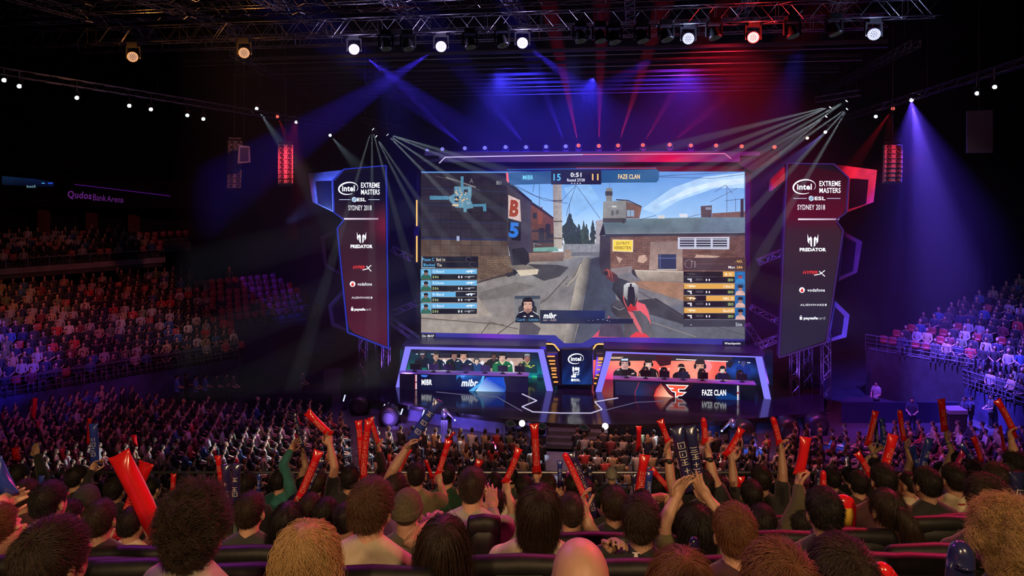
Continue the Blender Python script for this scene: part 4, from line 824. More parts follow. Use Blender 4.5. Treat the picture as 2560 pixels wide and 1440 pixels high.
for i, s in enumerate((-13, -8, -3, 2, 7, 12, 17, 21)):
    truss(rig(s, -6, 1.75), rig(s + 0.2, 4, 1.75), 'short cross truss joining the long trusses, ' + ('first', 'second', 'third', 'fourth', 'fifth', 'sixth', 'seventh', 'eighth')[i] + ' from the dark left end', 0.4, 0.4, hang=False)
TLa, TLb, TRa, TRb = P(-60, 168, 29), P(880, 322, 46), P(2640, 130, 28), P(1985, 335, 46)
def on_line(a, b, px):
    k = (px - CX) / F; t = (a.x - k * a.y) / ((a.x - k * a.y) - (b.x - k * b.y)); return a + (b - a) * t
truss(P(-60, 168, 29), P(880, 322, 46), 'thin descending truss holding small white spots above the left stand', 0.3, 0.3, 0.5, 0.02, m=M_tr)
truss(P(2640, 130, 28), P(1985, 335, 46), 'thin descending truss holding spots above the right stand', 0.3, 0.3, 0.5, 0.02, m=M_tr)

# lamps ------------------------------------------------------------
LAMP = {}
def lamp_proto(kind):
    """head looks along local -z; yoke and base are kept in the root so that only the head tilts"""
    if kind in LAMP: return LAMP[kind]
    t = empty('moving_head_lamp'); LAMP[kind] = t
    k = {'wash': 1.0, 'small': 0.55, 'par': 0.42}[kind]
    mb = MB(); mb.box((0, 0, 0.46 * k), (0.42 * k, 0.34 * k, 0.2 * k)); mb.build('base', M_plast, t)
    mb = MB(); mb.box((-0.27 * k, 0, 0.14 * k), (0.07 * k, 0.16 * k, 0.5 * k)); mb.box((0.27 * k, 0, 0.14 * k), (0.07 * k, 0.16 * k, 0.5 * k)); mb.box((0, 0, 0.37 * k), (0.6 * k, 0.2 * k, 0.06 * k)); mb.build('yoke', M_plast, t)
    return t
def lens_mesh(k, dots):
    mb = MB(); mb.ell((0, 0, 0), (0.15 * k, 0.15 * k, 0.03 * k), 18, 6)
    return mb
HEADM = {}
def lamp(loc, to, kind, colname, col, power, label, grp=None, cat='stage lamp', flip=False, hang=0):
    """loc: centre of the head"""
    k = {'wash': 1.12, 'small': 0.6, 'par': 0.5}[kind]
    t = empty('moving_head_lamp' if kind != 'par' else 'spot_lamp', loc); tag(t, label, cat, grp)
    s = -1 if flip else 1
    if kind not in HEADM:
        mb = MB(); mb.box((0, 0, 0.46 * k), (0.42 * k, 0.34 * k, 0.2 * k)); m1 = mb
        m2 = MB(); m2.box((-0.27 * k, 0, 0.14 * k), (0.06 * k, 0.14 * k, 0.5 * k)); m2.box((0.27 * k, 0, 0.14 * k), (0.06 * k, 0.14 * k, 0.5 * k)); m2.box((0, 0, 0.37 * k), (0.6 * k, 0.18 * k, 0.06 * k))
        m3 = MB(); m3.lathe([(0.05 * k, 0.26 * k), (0.14 * k, 0.24 * k), (0.19 * k, 0.14 * k), (0.2 * k, -0.1 * k), (0.225 * k, -0.14 * k), (0.225 * k, -0.19 * k), (0.19 * k, -0.19 * k), (0.19 * k, -0.16 * k), (0.02 * k, -0.16 * k)], 18)
        m4 = MB(); m4.lathe([(0.004, -0.172 * k), (0.185 * k, -0.17 * k)], 18); m4.f = m4.f[:18]; m4.m = m4.m[:18]
        m5 = MB()
        for (rr, n) in ((0.0, 1), (0.065, 6), (0.12, 12), (0.165, 18)):
            for i in range(n):
                a = 2 * math.pi * i / n; m5.lathe([(0.022 * k, -0.175 * k), (0.02 * k, -0.186 * k), (0.004 * k, -0.19 * k)], 6, Matrix.Translation((rr * k * math.cos(a), rr * k * math.sin(a), 0)))
        HEADM[kind] = [(m.v, m.f) for m in (m1, m2, m3, m4, m5)]
    H = HEADM[kind]
    rot = (Vector(to) - Vector(loc)).to_track_quat('-Z', 'Y').to_matrix().to_4x4()
    b = new_obj('base', *[H[0][0]] + [H[0][1]], [M_plast], t); y = new_obj('yoke', H[1][0], H[1][1], [M_plast], t)
    if flip: b.matrix_local = Matrix.Rotation(math.pi, 4, 'X'); y.matrix_local = Matrix.Rotation(math.pi, 4, 'X')
    h = new_obj('head', H[2][0], H[2][1], [M_plast], t, True); h.matrix_local = rot
    l = new_obj('lens', H[3][0], H[3][1], [emit('lens_' + colname, col, power * 0.28)], h); d = new_obj('led_dots', H[4][0], H[4][1], [emit('dots_' + colname, mix(col, (1, 1, 1), 0.35 if kind == 'wash' else 0.12), power * 1.4)], h)
    for o_ in (l, d): o_.matrix_local = Matrix.Identity(4)
    if hang: mb = MB(); mb.tube([(0, 0, 0.5 * k - 0.05), (0, 0, max(hang, 0.5 * k) + 0.12)], 0.025, 6); mb.build('hanger', M_plast, t)
    return t
CAMP = Vector((0, 0, CZ))
def tocam(p, dx=0, dz=0): return Vector((p.x * 0.25 + dx, 0, CZ - 4 + dz))
wl = [(335, 141, 'amber', (1.0, 0.35, 0.08), 0.8, 31.5, 'dim amber wash lamp, the one at the far dark end of the truss', -5), (612, 131, 'amber', (1.0, 0.35, 0.08), 1.0, 31, 'amber wash lamp hanging next to the first bright violet lamp', -2),
      (886, 122, 'violet', (0.62, 0.5, 1.0), 4.5, 30.5, 'bright violet wash lamp above the left banner', 0), (1103, 115, 'violet', (0.62, 0.5, 1.0), 4.5, 29.9, 'bright violet wash lamp, second of the three violet ones', 0), (1306, 106, 'violet', (0.62, 0.5, 1.0), 4.5, 29.4, 'bright violet wash lamp above the middle of the main screen', 0),
      (1720, 95, 'bluew', (0.5, 0.55, 1.0), 1.9, 28.3, 'blue wash lamp with visible dots beside the glaring red lamp', 0), (1882, 92, 'redhot', (1.0, 0.16, 0.14), 5.0, 27.9, 'glaring red wash lamp on the truss', 0), (2183, 84, 'bluew', (0.5, 0.55, 1.0), 1.9, 27.05, 'blue wash lamp hanging at the right end of the truss', 0)]
for (px, py, cn, c, pw, d, lab, dx) in wl:
    p = P(px, py, d); lamp(p, tocam(p, dx), 'wash', cn, c, pw, lab)
    l = bpy.data.lights.new('lamp_spill', 'POINT'); l.color = c if cn != 'redhot' else (1, 0.03, 0.03); l.energy = {'amber': 90, 'violet': 170, 'redhot': 420, 'bluew': 130}[cn]; l.shadow_soft_size = 0.2; o = bpy.data.objects.new('lamp_spill', l); COL.objects.link(o); o.location = p + Vector((0, -0.45, -0.12))
# unlit heads between them
for i, (px, py) in enumerate(((965, 112), (1020, 112), (1175, 108), (1255, 103), (1450, 92), (1500, 92), (1535, 95), (1605, 92), (1665, 88), (1785, 84), (1980, 80), (2085, 74))):
    p = P(px, py, 29.8 - (px - 960) * 0.0024); lamp(p, p + Vector((0.2, -0.3, -1)), 'wash', 'off', (0.01, 0.01, 0.012), 0.05, 'unlit black moving head hanging on the lamp truss between lit ones', 'unlit heads on the lamp truss')
# lamps on the header
hb = [(1068, 377), (1106, 373), (1162, 371), (1212, 370), (1264, 368), (1315, 368), (1365, 367), (1414, 366)]; hr = [(1446, 364), (1497, 365), (1545, 364), (1607, 363), (1674, 362), (1727, 364), (1790, 364), (1854, 366), (1936, 368)]
for i, (px, py) in enumerate(hb):
    u, z = ST.hit(px, py, SV); p = ST.w(u, SV, z); lamp(p, tocam(p, 0, 6), 'small', 'indigo', (0.22, 0.2, 1.0), 1.1, 'small blue lamp standing on the header above the main screen', 'blue lamps on the screen header', flip=True)
for i, (px, py) in enumerate(hr):
    u, z = ST.hit(px, py, SV); p = ST.w(u, SV, z); lamp(p, tocam(p, 0, 6), 'small', 'scarlet', (1.0, 0.08, 0.04), 1.3, 'small red lamp standing on the header above the main screen', 'red lamps on the screen header', flip=True)
# small spots on the side trusses
for i, (px, py) in enumerate(((10, 200), (48, 215), (192, 244), (323, 264), (377, 273), (468, 288), (508, 297), (740, 305), (825, 338))):
    q = on_line(TLa, TLb, px); d = q.y; p = P(px, py, d); lamp(p, tocam(p, 8), 'par', 'white', (0.8, 0.95, 1.0), 3, 'small white spot hanging from the thin truss above the left stand', 'white spots above the left stand', hang=q.z - p.z)
for (px, py, d, cn, c, pw, lab) in ((642, 271, 41, 'white', (0.8, 0.95, 1.0), 5, 'brightest white spot on the thin truss left of the stage'), (694, 291, 42, 'scarlet', (1.0, 0.12, 0.06), 1.3, 'small red spot above the red lit speaker column'), (2278, 250, 35, 'vspot', (0.75, 0.72, 1.0), 7, 'brilliant violet spot throwing the wide beam on the right'), (2189, 291, 39, 'white', (0.8, 0.95, 1.0), 3, 'small white spot left of the brilliant violet spot'),
                                    (2232, 271, 37.5, 'scarlet', (1.0, 0.12, 0.06), 1.3, 'small red spot between the violet and white spots'), (2063, 330, 43, 'vspot', (0.75, 0.72, 1.0), 7, 'violet spot beside the right banner top'), (2018, 345, 44, 'ambs', (1.0, 0.7, 0.4), 3, 'small amber spot beside the right end of the header'), (2486, 217, 30.5, 'white', (0.8, 0.95, 1.0), 3, 'small white spot at the far right of the rig'), (2442, 233, 31.5, 'white', (0.8, 0.95, 1.0), 3, 'second small white spot at the far right of the rig')):
    q = on_line(*((TLa, TLb) if px < 1000 else (TRa, TRb)), px); d = q.y; p = P(px, py, d); lamp(p, tocam(p), 'par', cn, c, pw, lab, hang=max(0.25, q.z - p.z))
GOB = [(930, 320, 40), (938, 338, 40), (966, 334, 39.5), (2078, 265, 38), (2119, 249, 37.5), (2120, 269, 37.5), (2068, 288, 38.5)]
for i, (px, py, d) in enumerate(GOB):
    p = P(px, py, d); tg = ST.w(-3, 1, 8) if px < 1500 else ST.w(6, 1, 8)
    lamp(p, tg, 'par', 'white', (0.8, 0.95, 1.0), 4, 'white beam lamp fanning rays beside the ' + ('left' if px < 1500 else 'right') + ' banner top', 'beam lamps beside the ' + ('left' if px < 1500 else 'right') + ' banner', hang=0.9)
# hoist frames that hold the gobo heads
truss(P(905, 300, 40.5), P(1000, 322, 39.8), 'short truss holding the beam lamps near the left banner', 0.3, 0.3, 0.4, 0.02, m=M_tr)
truss(P(2040, 250, 38.8), P(2150, 232, 37), 'short truss holding the beam lamps near the right banner', 0.3, 0.3, 0.4, 0.02, m=M_tr)
# line arrays
def line_array(top, n, wd, hh, bend, yaw, label, tint):
    t = empty('line_array_speaker', top, yaw); tag(t, label, 'speaker'); y = 0; z = 0; ang = 0
    mb = MB(); mb.box((0, 0, 0.12), (wd * 0.9, 0.5, 0.08)); mb.tube([(0, 0, 0.12), (0, 0, 33 - top.z)], 0.02, 5); mb.build('fly_frame', M_black, t)
    for i in range(n):
        rot = Matrix.Rotation(R(-ang), 3, 'X'); c = Vector((0, y, z - hh / 2)); mb = MB(); mb.box((0, 0, 0), (wd, 0.55, hh * 0.94)); mb.box((0, -0.29, 0), (wd * 0.92, 0.05, hh * 0.8)); mb.mi = 0
        cbn = mb.build('cabinet', tint, t); cbn.matrix_local = Matrix.Translation(c) @ rot.to_4x4()
        g = MB(); g.lathe([(0.13, 0), (0.1, 0.03), (0.05, 0.02), (0.01, 0.04)], 12, Matrix.Translation((-wd * 0.26, -0.31, 0)) @ Matrix.Rotation(R(90), 4, 'X')); g.lathe([(0.13, 0), (0.1, 0.03), (0.05, 0.02), (0.01, 0.04)], 12, Matrix.Translation((wd * 0.26, -0.31, 0)) @ Matrix.Rotation(R(90), 4, 'X')); g.build('driver', M_plast, cbn)
        ang += bend; y += math.sin(R(ang)) * hh; z -= math.cos(R(ang)) * hh
    return t
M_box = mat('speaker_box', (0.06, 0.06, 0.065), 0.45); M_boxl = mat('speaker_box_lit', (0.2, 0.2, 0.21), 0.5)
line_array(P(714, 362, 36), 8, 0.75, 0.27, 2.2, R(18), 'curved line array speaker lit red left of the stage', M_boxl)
line_array(P(586, 352, 37), 9, 0.7, 0.30, 2.2, R(30), 'dark curved line array speaker further left of the stage', M_box)
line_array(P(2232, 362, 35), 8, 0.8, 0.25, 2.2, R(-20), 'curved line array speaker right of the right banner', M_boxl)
spot(P(740, 300, 31), P(722, 410, 36), (1, 0.03, 0.05), 5000, 20, 0.8, 0.1); spot(P(2222, 280, 33), P(2232, 410, 35), (1, 0.03, 0.08), 1200, 26, 0.8, 0.1); spot(P(2190, 480, 32), P(2222, 440, 35), (0.2, 0.2, 1.0), 120, 40, 0.8, 0.1)
t = empty('hanging_loudspeaker', P(609, 386, 36), R(25)); tag(t, 'boxy loudspeaker cluster hung between the two left line arrays', 'speaker')
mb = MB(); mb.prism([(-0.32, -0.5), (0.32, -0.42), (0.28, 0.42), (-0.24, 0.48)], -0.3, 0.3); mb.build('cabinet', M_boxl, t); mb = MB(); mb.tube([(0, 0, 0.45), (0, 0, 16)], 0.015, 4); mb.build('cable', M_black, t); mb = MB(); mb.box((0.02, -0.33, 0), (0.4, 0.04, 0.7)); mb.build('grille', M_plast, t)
spot(P(560, 330, 33), P(609, 386, 36), (0.9, 0.35, 0.9), 60, 20, 0.8, 0.1)
t = empty('hanging_loudspeaker', P(2448, 330, 31), R(-30)); tag(t, 'tall dark loudspeaker stack hung high on the far right', 'speaker')
mb = MB(); mb.box((0, 0, 0), (0.95, 0.7, 1.9)); mb.build('cabinet', M_box, t); mb = MB(); mb.tube([(0, 0, 0.9), (0, 0, 17)], 0.015, 4); mb.build('cable', M_black, t)
# support structure around the screen
truss(ST.w(-12.0, 2.2, 0), ST.w(-12.0, 2.2, 11.5), 'upright truss tower standing behind the left banner', 0.5, 0.5, hang=False, name='truss_tower')
truss(ST.w(13.4, 2.2, 0), ST.w(13.4, 2.2, 11.5), 'upright truss tower standing behind the right banner', 0.5, 0.5, hang=False, name='truss_tower')
def legs_for(objname, us, z1, v, nm):
    o = bpy.data.objects[objname]
    for u in us:
        ch, lc = truss_mesh(z1, 0.4, 0.4, 0.5); q = Matrix.Translation((u, v, 0)) @ Matrix.Rotation(R(-90), 4, 'Y')
        for m_, n_ in ((ch, nm),): m_.v = [q @ x for x in m_.v + lc.v]; k = len(ch.v) - len(lc.v); m_.f = m_.f + [tuple(i + k for i in f) for f in lc.f]; m_.m = [0] * len(m_.f); m_.build(n_, M_alu, o)
legs_for('banner_tower', (-12.6, -11.2), 4.6, 0.75, 'support_truss'); legs_for('banner_tower.001', (12.3, 14.0), 4.4, 0.75, 'support_truss')
legs_for('led_screen', (-8.6, 9.4), 14.0, 2.6, 'support_truss')
for i, (a, b, lab) in enumerate((((980, 622), (1030, 648), 'short brace truss left of the screen, upper one'), ((972, 786), (1042, 757), 'brace truss left of the screen, rising to the screen edge'), ((975, 800), (1045, 850), 'brace truss left of the screen, lowest one'),
                                 ((1895, 656), (1958, 630), 'short brace truss right of the screen, upper one'), ((1878, 768), (1955, 808), 'brace truss right of the screen, falling to the banner'), ((1868, 812), (1905, 868), 'brace truss right of the screen, steep one'), ((1890, 868), (1962, 838), 'brace truss right of the screen, lowest one'))):
    ua, za = ST.hit(*a, 1.0); ub, zb = ST.hit(*b, 1.0); truss(ST.w(ua, 1.0, za), ST.w(ub, 1.0, zb), lab, 0.32, 0.32, 0.4, 0.03, 0.016, hang=False, name='brace_truss')
for u, z, tg in ((-11.6, 1.3, 6), (-9.6, 1.3, 5), (10.8, 1.3, 6), (13.2, 1.3, 5)):
    spot(ST.w(u, -0.8, z), ST.w(u + 0.2, 2.0, tg), (0.3, 0.1, 1.0), 900, 80, 0.8, 0.1)

# ---------------------------------------------------------------- along the stage front
def front_item(px, py, name): q = pz(px, py); return ST.w(q[0], q[1], 0)
WHT = emit('flood_white', (0.95, 0.95, 1.0), 3.0)
for (px, py, lab) in ((1305, 1053, 'round white floor flood on the left of the steps'), (1511, 1060, 'round white floor flood on the right of the steps')):
    p = Pz(px, py, 0.85); p.y -= 0.3; t = empty('floor_flood', p); tag(t, lab, 'floodlight'); a = (CAMP - p).normalized(); rot = (-a).to_track_quat('Z', 'Y').to_matrix().to_4x4()
    mb = MB(); mb.lathe([(0.06, 0.22), (0.13, 0.16), (0.17, 0.0), (0.18, -0.02), (0.15, -0.02)], 16, rot); mb.build('housing', M_plast, t, True); mb = MB(); mb.lathe([(0.155, -0.025), (0.1, -0.05), (0.01, -0.06)], 16, rot); mb.build('lens', WHT, t)
    mb = MB(); mb.box((0, 0.1, -0.46), (0.12, 0.12, 0.74)); mb.box((0, 0.1, -0.83), (0.4, 0.4, 0.04)); mb.build('stand', M_black, t)
tube_w = emit('tube_blue_white', (0.55, 0.6, 1.0), 1.6)
for i, (px, py, hgt) in enumerate(((866, 988, .35), (892, 996, .32), (964, 1011, .35), (1008, 1021, .3), (1061, 1026, .38), (1868, 1046, .35), (1973, 1037, .3), (2016, 1036, .25), (2042, 1030, .3))):
    p = Pz(px, py, 0.65); p.y -= 0.5; t = empty('light_tube', p); tag(t, 'short glowing white tube on a stand along the stage front', 'light tube', 'light tubes along the stage front')
    mb = MB(); mb.tube([(0.05, 0, hgt / 2), (-0.05, 0, -hgt / 2)], 0.035, 8); mb.build('tube', tube_w, t); mb = MB(); mb.box((0, 0.08, -0.31), (0.05, 0.05, 0.66)); mb.box((0, 0.08, -0.63), (0.3, 0.3, 0.04)); mb.build('stand', M_black, t)
for i, (px, py, lab) in enumerate(((905, 1004, 'round black subwoofer drum at the left end of the stage'), (978, 1030, 'round black subwoofer drum, second along the left stage front'), (1850, 1068, 'round black subwoofer drum on the right stage front'), (1958, 1060, 'round black subwoofer drum, second along the right stage front'), (2030, 1050, 'round black subwoofer drum at the right end of the stage'))):
    p = Pz(px, py, 0.5); p.y -= 0.5; t = empty('subwoofer', p); tag(t, lab, 'speaker')
    mb = MB(); mb.lathe([(0.3, 0.42), (0.52, 0.36), (0.55, 0.2), (0.55, -0.2), (0.5, -0.38), (0.34, -0.45)], 20, Matrix.Rotation(R(90), 4, 'X')); mb.build('drum', M_plast, t, True); mb = MB(); mb.box((0, 0, -0.47), (0.8, 0.7, 0.06)); mb.build('foot', M_black, t); mb = MB(); mb.lathe([(0.3, 0.46), (0.2, 0.43), (0.05, 0.44)], 16, Matrix.Rotation(R(90), 4, 'X')); mb.build('cone', M_dark, t)
def jib(px, py, sgn, label):
    p = Pz(px, py, 0.95); p.y -= 0.8; t = empty('camera_jib', Vector((p.x, p.y, 0))); t.scale = (0.7, 0.7, 0.7); tag(t, label, 'camera jib')
    mb = MB(); mb.box((0, 0, 0.5), (0.5, 0.5, 1.0)); mb.tube([(0.1, -0.26, 0.2), (0.1, -0.26, 0.9), (-0.12, -0.26, 0.9), (-0.12, -0.26, 0.2)], 0.03, 6); mb.build('pedestal', M_plast, t); mb = MB(); mb.ell((0, 0, 1.45), (0.26, 0.3, 0.36)); mb.tube([(0, 0, 1.0), (0, 0, 1.3)], 0.08, 8); mb.build('body', M_steel, t, True)
    mb = MB(); mb.limb([(0.1 * sgn, -0.05, 1.6), (0.45 * sgn, -0.1, 1.3), (0.75 * sgn, -0.1, 1.0)], [0.11, 0.09, 0.06]); mb.build('arm', M_steel, t, True); mb = MB(); mb.ell((0.78 * sgn, -0.14, 0.97), (0.07, 0.07, 0.07)); mb.build('lens', tube_w, t)
jib(1115, 1022, 1, 'robotic camera jib lit violet left of the steps'); jib(1818, 1047, -1, 'robotic camera jib lit blue right of the steps')
for u, v, c in ((-9.5, -3.2, (0.3, 0.15, 1)), (-6.5, -4.6, (0.25, 0.15, 1)), (8.2, -5.4, (0.1, 0.2, 1)), (12.2, -4.6, (0.08, 0.12, 1)), (-3.6, -5.8, (0.5, 0.3, 1.0))):
    spot(ST.w(u, v - 1.6, 0.4), ST.w(u + 0.6, v + 1.5, 0.9), c, 420, 100, 0.8, 0.1)
for i, (px, py, lab) in enumerate(((1352, 1062, 'black moving head standing left of the front steps'), (1455, 1065, 'black moving head standing right of the front steps'), (1275, 1056, 'black moving head standing beyond the left floor flood'))):
    p = Pz(px, py, 0.75); p.y -= 0.6; t = lamp(p, p + Vector((0.1, -0.4, 1)), 'wash', 'off', (0.01, 0.01, 0.012), 0.05, lab, flip=True); mb = MB(); mb.box((0, 0, -0.68), (0.5, 0.5, 0.14)); mb.build('plinth', M_black, t)
mb = MB(); q0 = Pz(1400, 1080, 0.1); mb.box((q0.x + 0.02, q0.y - 4.0, 0.05), (1.9, 7.4, 0.1)); o = mb.build('runway', mat('runway_floor', (0.12, 0.12, 0.16), 0.4, noise_s=1.2)); tag(o, 'low grey runway leading from the seating to the steps', 'runway')
spot(P(1400, -50, 23), q0 + Vector((0, -2.5, 0)), (0.3, 0.35, 1), 2600, 8, 0.8, 0.2)
# ---------------------------------------------------------------- haze in the stage house and the beams that show in it
def haze_mat(name, dens, aniso):
    m = bpy.data.materials.new(name); m.use_nodes = True; nt = m.node_tree; nt.nodes.clear()
    o = nt.nodes.new('ShaderNodeOutputMaterial'); s = nt.nodes.new('ShaderNodeVolumeScatter'); s.inputs['Color'].default_value = (1, 1, 1, 1)
    s.inputs['Density'].default_value = dens; s.inputs['Anisotropy'].default_value = aniso; nt.links.new(s.outputs[0], o.inputs['Volume']); return m
mb = MB(); mb.box((5, 41, 13.4), (40, 22, 20.4)); hz = mb.build('haze', haze_mat('haze', 0.0048, 0.2)); tag(hz, 'thin stage haze hanging around the screen and the lighting rig', 'haze', kind='stuff')
def beam(a, b, col, watts, deg, blend=0.5):
    return spot(a, b, col, watts, deg, blend, 0.03, 'beam_spot')
DB = (0.06, 0.03, 1.0)
for (px, py, d, tx, ty, td, w_, dg) in ((886, 122, 30.4, 1010, 215, 31.5, 5000, 20), (1103, 115, 29.8, 950, 215, 31, 5000, 20), (1306, 106, 29.3, 1480, 240, 32, 4500, 20), (1720, 95, 28.2, 1480, 240, 32, 4000, 16)):
    a = P(px, py, d + 0.5); b = P(tx, ty, td); a = a + (b - a).normalized() * 0.6; beam(a, b, DB, w_ * 9, dg * 0.8)
for (px, py, tx, ty, c, w_, dg) in ((1446, 362, 1412, 200, (1, 0.02, 0.12), 520, 9), (1497, 362, 1500, 190, (1, 0.02, 0.12), 420, 9), (1546, 361, 1592, 215, (1, 0.03, 0.05), 520, 9), (1608, 360, 1680, 235, (1, 0.03, 0.03), 240, 10), (1675, 360, 1790, 260, (1, 0.03, 0.03), 160, 12), (1414, 362, 1370, 250, DB, 420, 12), (1315, 364, 1240, 270, DB, 300, 16), (1162, 366, 1060, 280, DB, 300, 16)):
    u, z = ST.hit(px, py, SV); u2, z2 = ST.hit(tx, ty, SV); a = ST.w(u, SV - 0.1, z); a = a + (ST.w(u2, SV - 0.6, z2) - a).normalized() * 0.35; beam(a, ST.w(u2, SV - 0.6, z2), c, w_ * 90, dg)
WB = (0.75, 0.9, 1.0)
beam(P(1882, 95, 28.6), P(1800, 330, 33), (1, 0.01, 0.03), 10000, 100, 1)
beam(P(2278, 252, 34.4), P(2330, 620, 36), (0.12, 0.05, 1.0), 30000, 62, 1)
beam(ST.w(1, -4, 18.2), ST.w(-1, 3, 12), (0.04, 0.03, 1.0), 16000, 90, 1)
def fan(i, tgts, td, w_, dg):
    px, py, d = GOB[i]; a = P(px, py, d)
    for (tx, ty) in tgts: b = P(tx, ty, td); beam(a + (b - a).normalized() * 0.3, b, WB, w_ * 170, dg, 0.3)
fan(0, ((900, 420), (930, 430), (960, 430)), 38.5, 260, 3.6)
fan(1, ((985, 430), (1000, 430)), 38.5, 260, 3.6)
fan(2, ((1090, 372), (1110, 392), (1085, 415), (1060, 430)), 38, 520, 3.6)
fan(3, ((1880, 315), (1890, 335), (1900, 350)), 37, 520, 3.6)
fan(4, ((1900, 375), (1920, 390)), 36.5, 520, 3.6); fan(5, ((1960, 380), (2000, 400), (2040, 405)), 36.5, 520, 3.6); fan(6, ((1840, 420), (1880, 440)), 37, 520, 3.6)
for (px, py, d, tx, ty, td, c, w_, dg) in ((2278, 250, 34.8, 2340, 560, 36, (0.16, 0.08, 1.0), 4200, 26), (2063, 330, 42.8, 1960, 420, 40, (0.3, 0.2, 1.0), 900, 12), (2018, 345, 43.8, 1900, 430, 41, (0.4, 0.35, 1.0), 300, 7), (2232, 271, 37.3, 2130, 420, 38, (1, 0.02, 0.05), 350, 16),
                                           (642, 271, 40.8, 720, 380, 40, (0.6, 0.8, 1.0), 360, 18), (694, 291, 41.8, 740, 400, 40, (1, 0.03, 0.05), 120, 18), (825, 338, 45, 880, 400, 43, (0.6, 0.8, 1.0), 200, 16), (1305, 1053, 34, 1322, 1010, 35, DB, 160, 16), (1511, 1060, 33.5, 1500, 1015, 35, (0.15, 0.06, 1), 160, 16)):
    a = P(px, py, d); b = P(tx, ty, td); beam(a + (b - a).normalized() * 0.35, b, c, w_ * 22, dg, 0.8)
# ---------------------------------------------------------------- people
M_skin = mat('skin', (0.46, 0.27, 0.19), 0.5, noise_s=14, noise_a=0.08, rnd=0.22)
M_shirt = mat('shirt_cloth', rough=0.85, obj_col=True, noise_s=9, noise_a=0.18, bump=0.12, sheen=0.2)
M_hair = mat('hair_dye', rough=0.6, spec=0.3, obj_col=True, noise_s=26, noise_a=0.45, bump=0.5)
M_hairs = mat('hair_strand', rough=0.45, spec=0.35, obj_col=True, rnd=0.0)
M_trou = mat('trouser_cloth', (0.016, 0.018, 0.03), 0.85)
M_shoe = mat('shoe_leather', (0.02, 0.02, 0.02), 0.5)
M_beanie = mat('beanie_knit', rough=0.95, obj_col=True, noise_s=60, noise_a=0.3, bump=0.4)
def smoothstep(a, b, x): t = max(0.0, min(1.0, (x - a) / (b - a))); return t * t * (3 - 2 * t)
def head_parts(mb, fine=True):
    n = 16 if fine else 10
    mb.ell((0, -0.012, 0.03), (0.075, 0.094, 0.088), n, n - 4); mb.ell((0, 0.022, -0.03), (0.061, 0.074, 0.084), n, n - 4)
    mb.ell((0, 0.1, -0.012), (0.013, 0.018, 0.024), 8, 6); mb.ell((0, 0.075, -0.062), (0.03, 0.022, 0.016), 8, 6)
    mb.ell((0, 0.07, -0.098), (0.026, 0.024, 0.018), 8, 6)
    for s in (-1, 1):
        mb.ell((s * 0.079, -0.008, -0.012), (0.011, 0.021, 0.033), 8, 6, Matrix.Rotation(s * 0.35, 3, 'Z'))
        mb.ell((s * 0.035, 0.078, 0.016), (0.022, 0.016, 0.01), 8, 6)
def hand_parts(mb, wrist, a, side, curl, thumb_s, sc=1.0, spread=0.0):
    """a: forearm direction, side: across the knuckles, curl 0..1 towards the palm normal"""
    a = a.normalized(); s = (side - a * side.dot(a)).normalized(); nrm = a.cross(s).normalized()
    q = Matrix((s, nrm, a)).transposed()
    mb.ell(wrist + a * 0.05 * sc, (0.043 * sc, 0.018 * sc, 0.052 * sc), 12, 9, q)
    mb.limb([wrist - a * 0.02, wrist + a * 0.03], [0.026 * sc, 0.03 * sc], 8)
    for i, (off, ln, r) in enumerate(((-0.031, 0.068, 0.0088), (-0.011, 0.078, 0.0092), (0.010, 0.074, 0.0089), (0.030, 0.058, 0.0080))):
        p = wrist + a * (0.088 - 0.006 * abs(i - 1)) * sc + s * off * sc; pts = [p - a * 0.02 * sc, p]; d = (a + s * (spread * (i - 1.5) * 0.35)).normalized(); ang = 0
        for k, f in enumerate((0.45, 0.32, 0.23)):
            ang = curl * (0.75, 1.55, 2.1)[k] + 0.10 * i * curl
            dd = (d * math.cos(ang) + nrm * math.sin(ang)); p = p + dd * ln * f * sc; pts.append(p)
        mb.limb(pts, [r * 1.05 * sc, r * 1.1 * sc, r * sc, r * 0.95 * sc, r * 0.85 * sc], 8)
    t0 = wrist + a * 0.022 * sc + s * thumb_s * 0.034 * sc; td = (a * 0.75 + s * thumb_s * 0.75 + nrm * 0.3 * curl).normalized(); t1 = t0 + td * 0.036 * sc; t2 = t1 + (a * 0.85 + s * thumb_s * 0.15 + nrm * (0.25 + 0.6 * curl)).normalized() * 0.034 * sc; t3 = t2 + (a * 0.8 - s * thumb_s * 0.1 * curl + nrm * (0.2 + 0.8 * curl)).normalized() * 0.026 * sc
    mb.limb([t0, t1, t2, t3], [0.0125 * sc, 0.0115 * sc, 0.0105 * sc, 0.0088 * sc], 8)
def ik(S, H, bend, l1=0.30, l2=0.27):
    d = H - S; D_ = d.length; mx = l1 + l2 - 0.005
    if D_ > mx: k = D_ / mx; l1 *= k; l2 *= k
    a = (l1 * l1 - l2 * l2 + D_ * D_) / (2 * D_); h = math.sqrt(max(0, l1 * l1 - a * a)); u = d / D_
    b = bend - u * bend.dot(u); b = b.normalized() if b.length > 1e-5 else Vector((1, 0, 0))
    return S + u * a + b * h
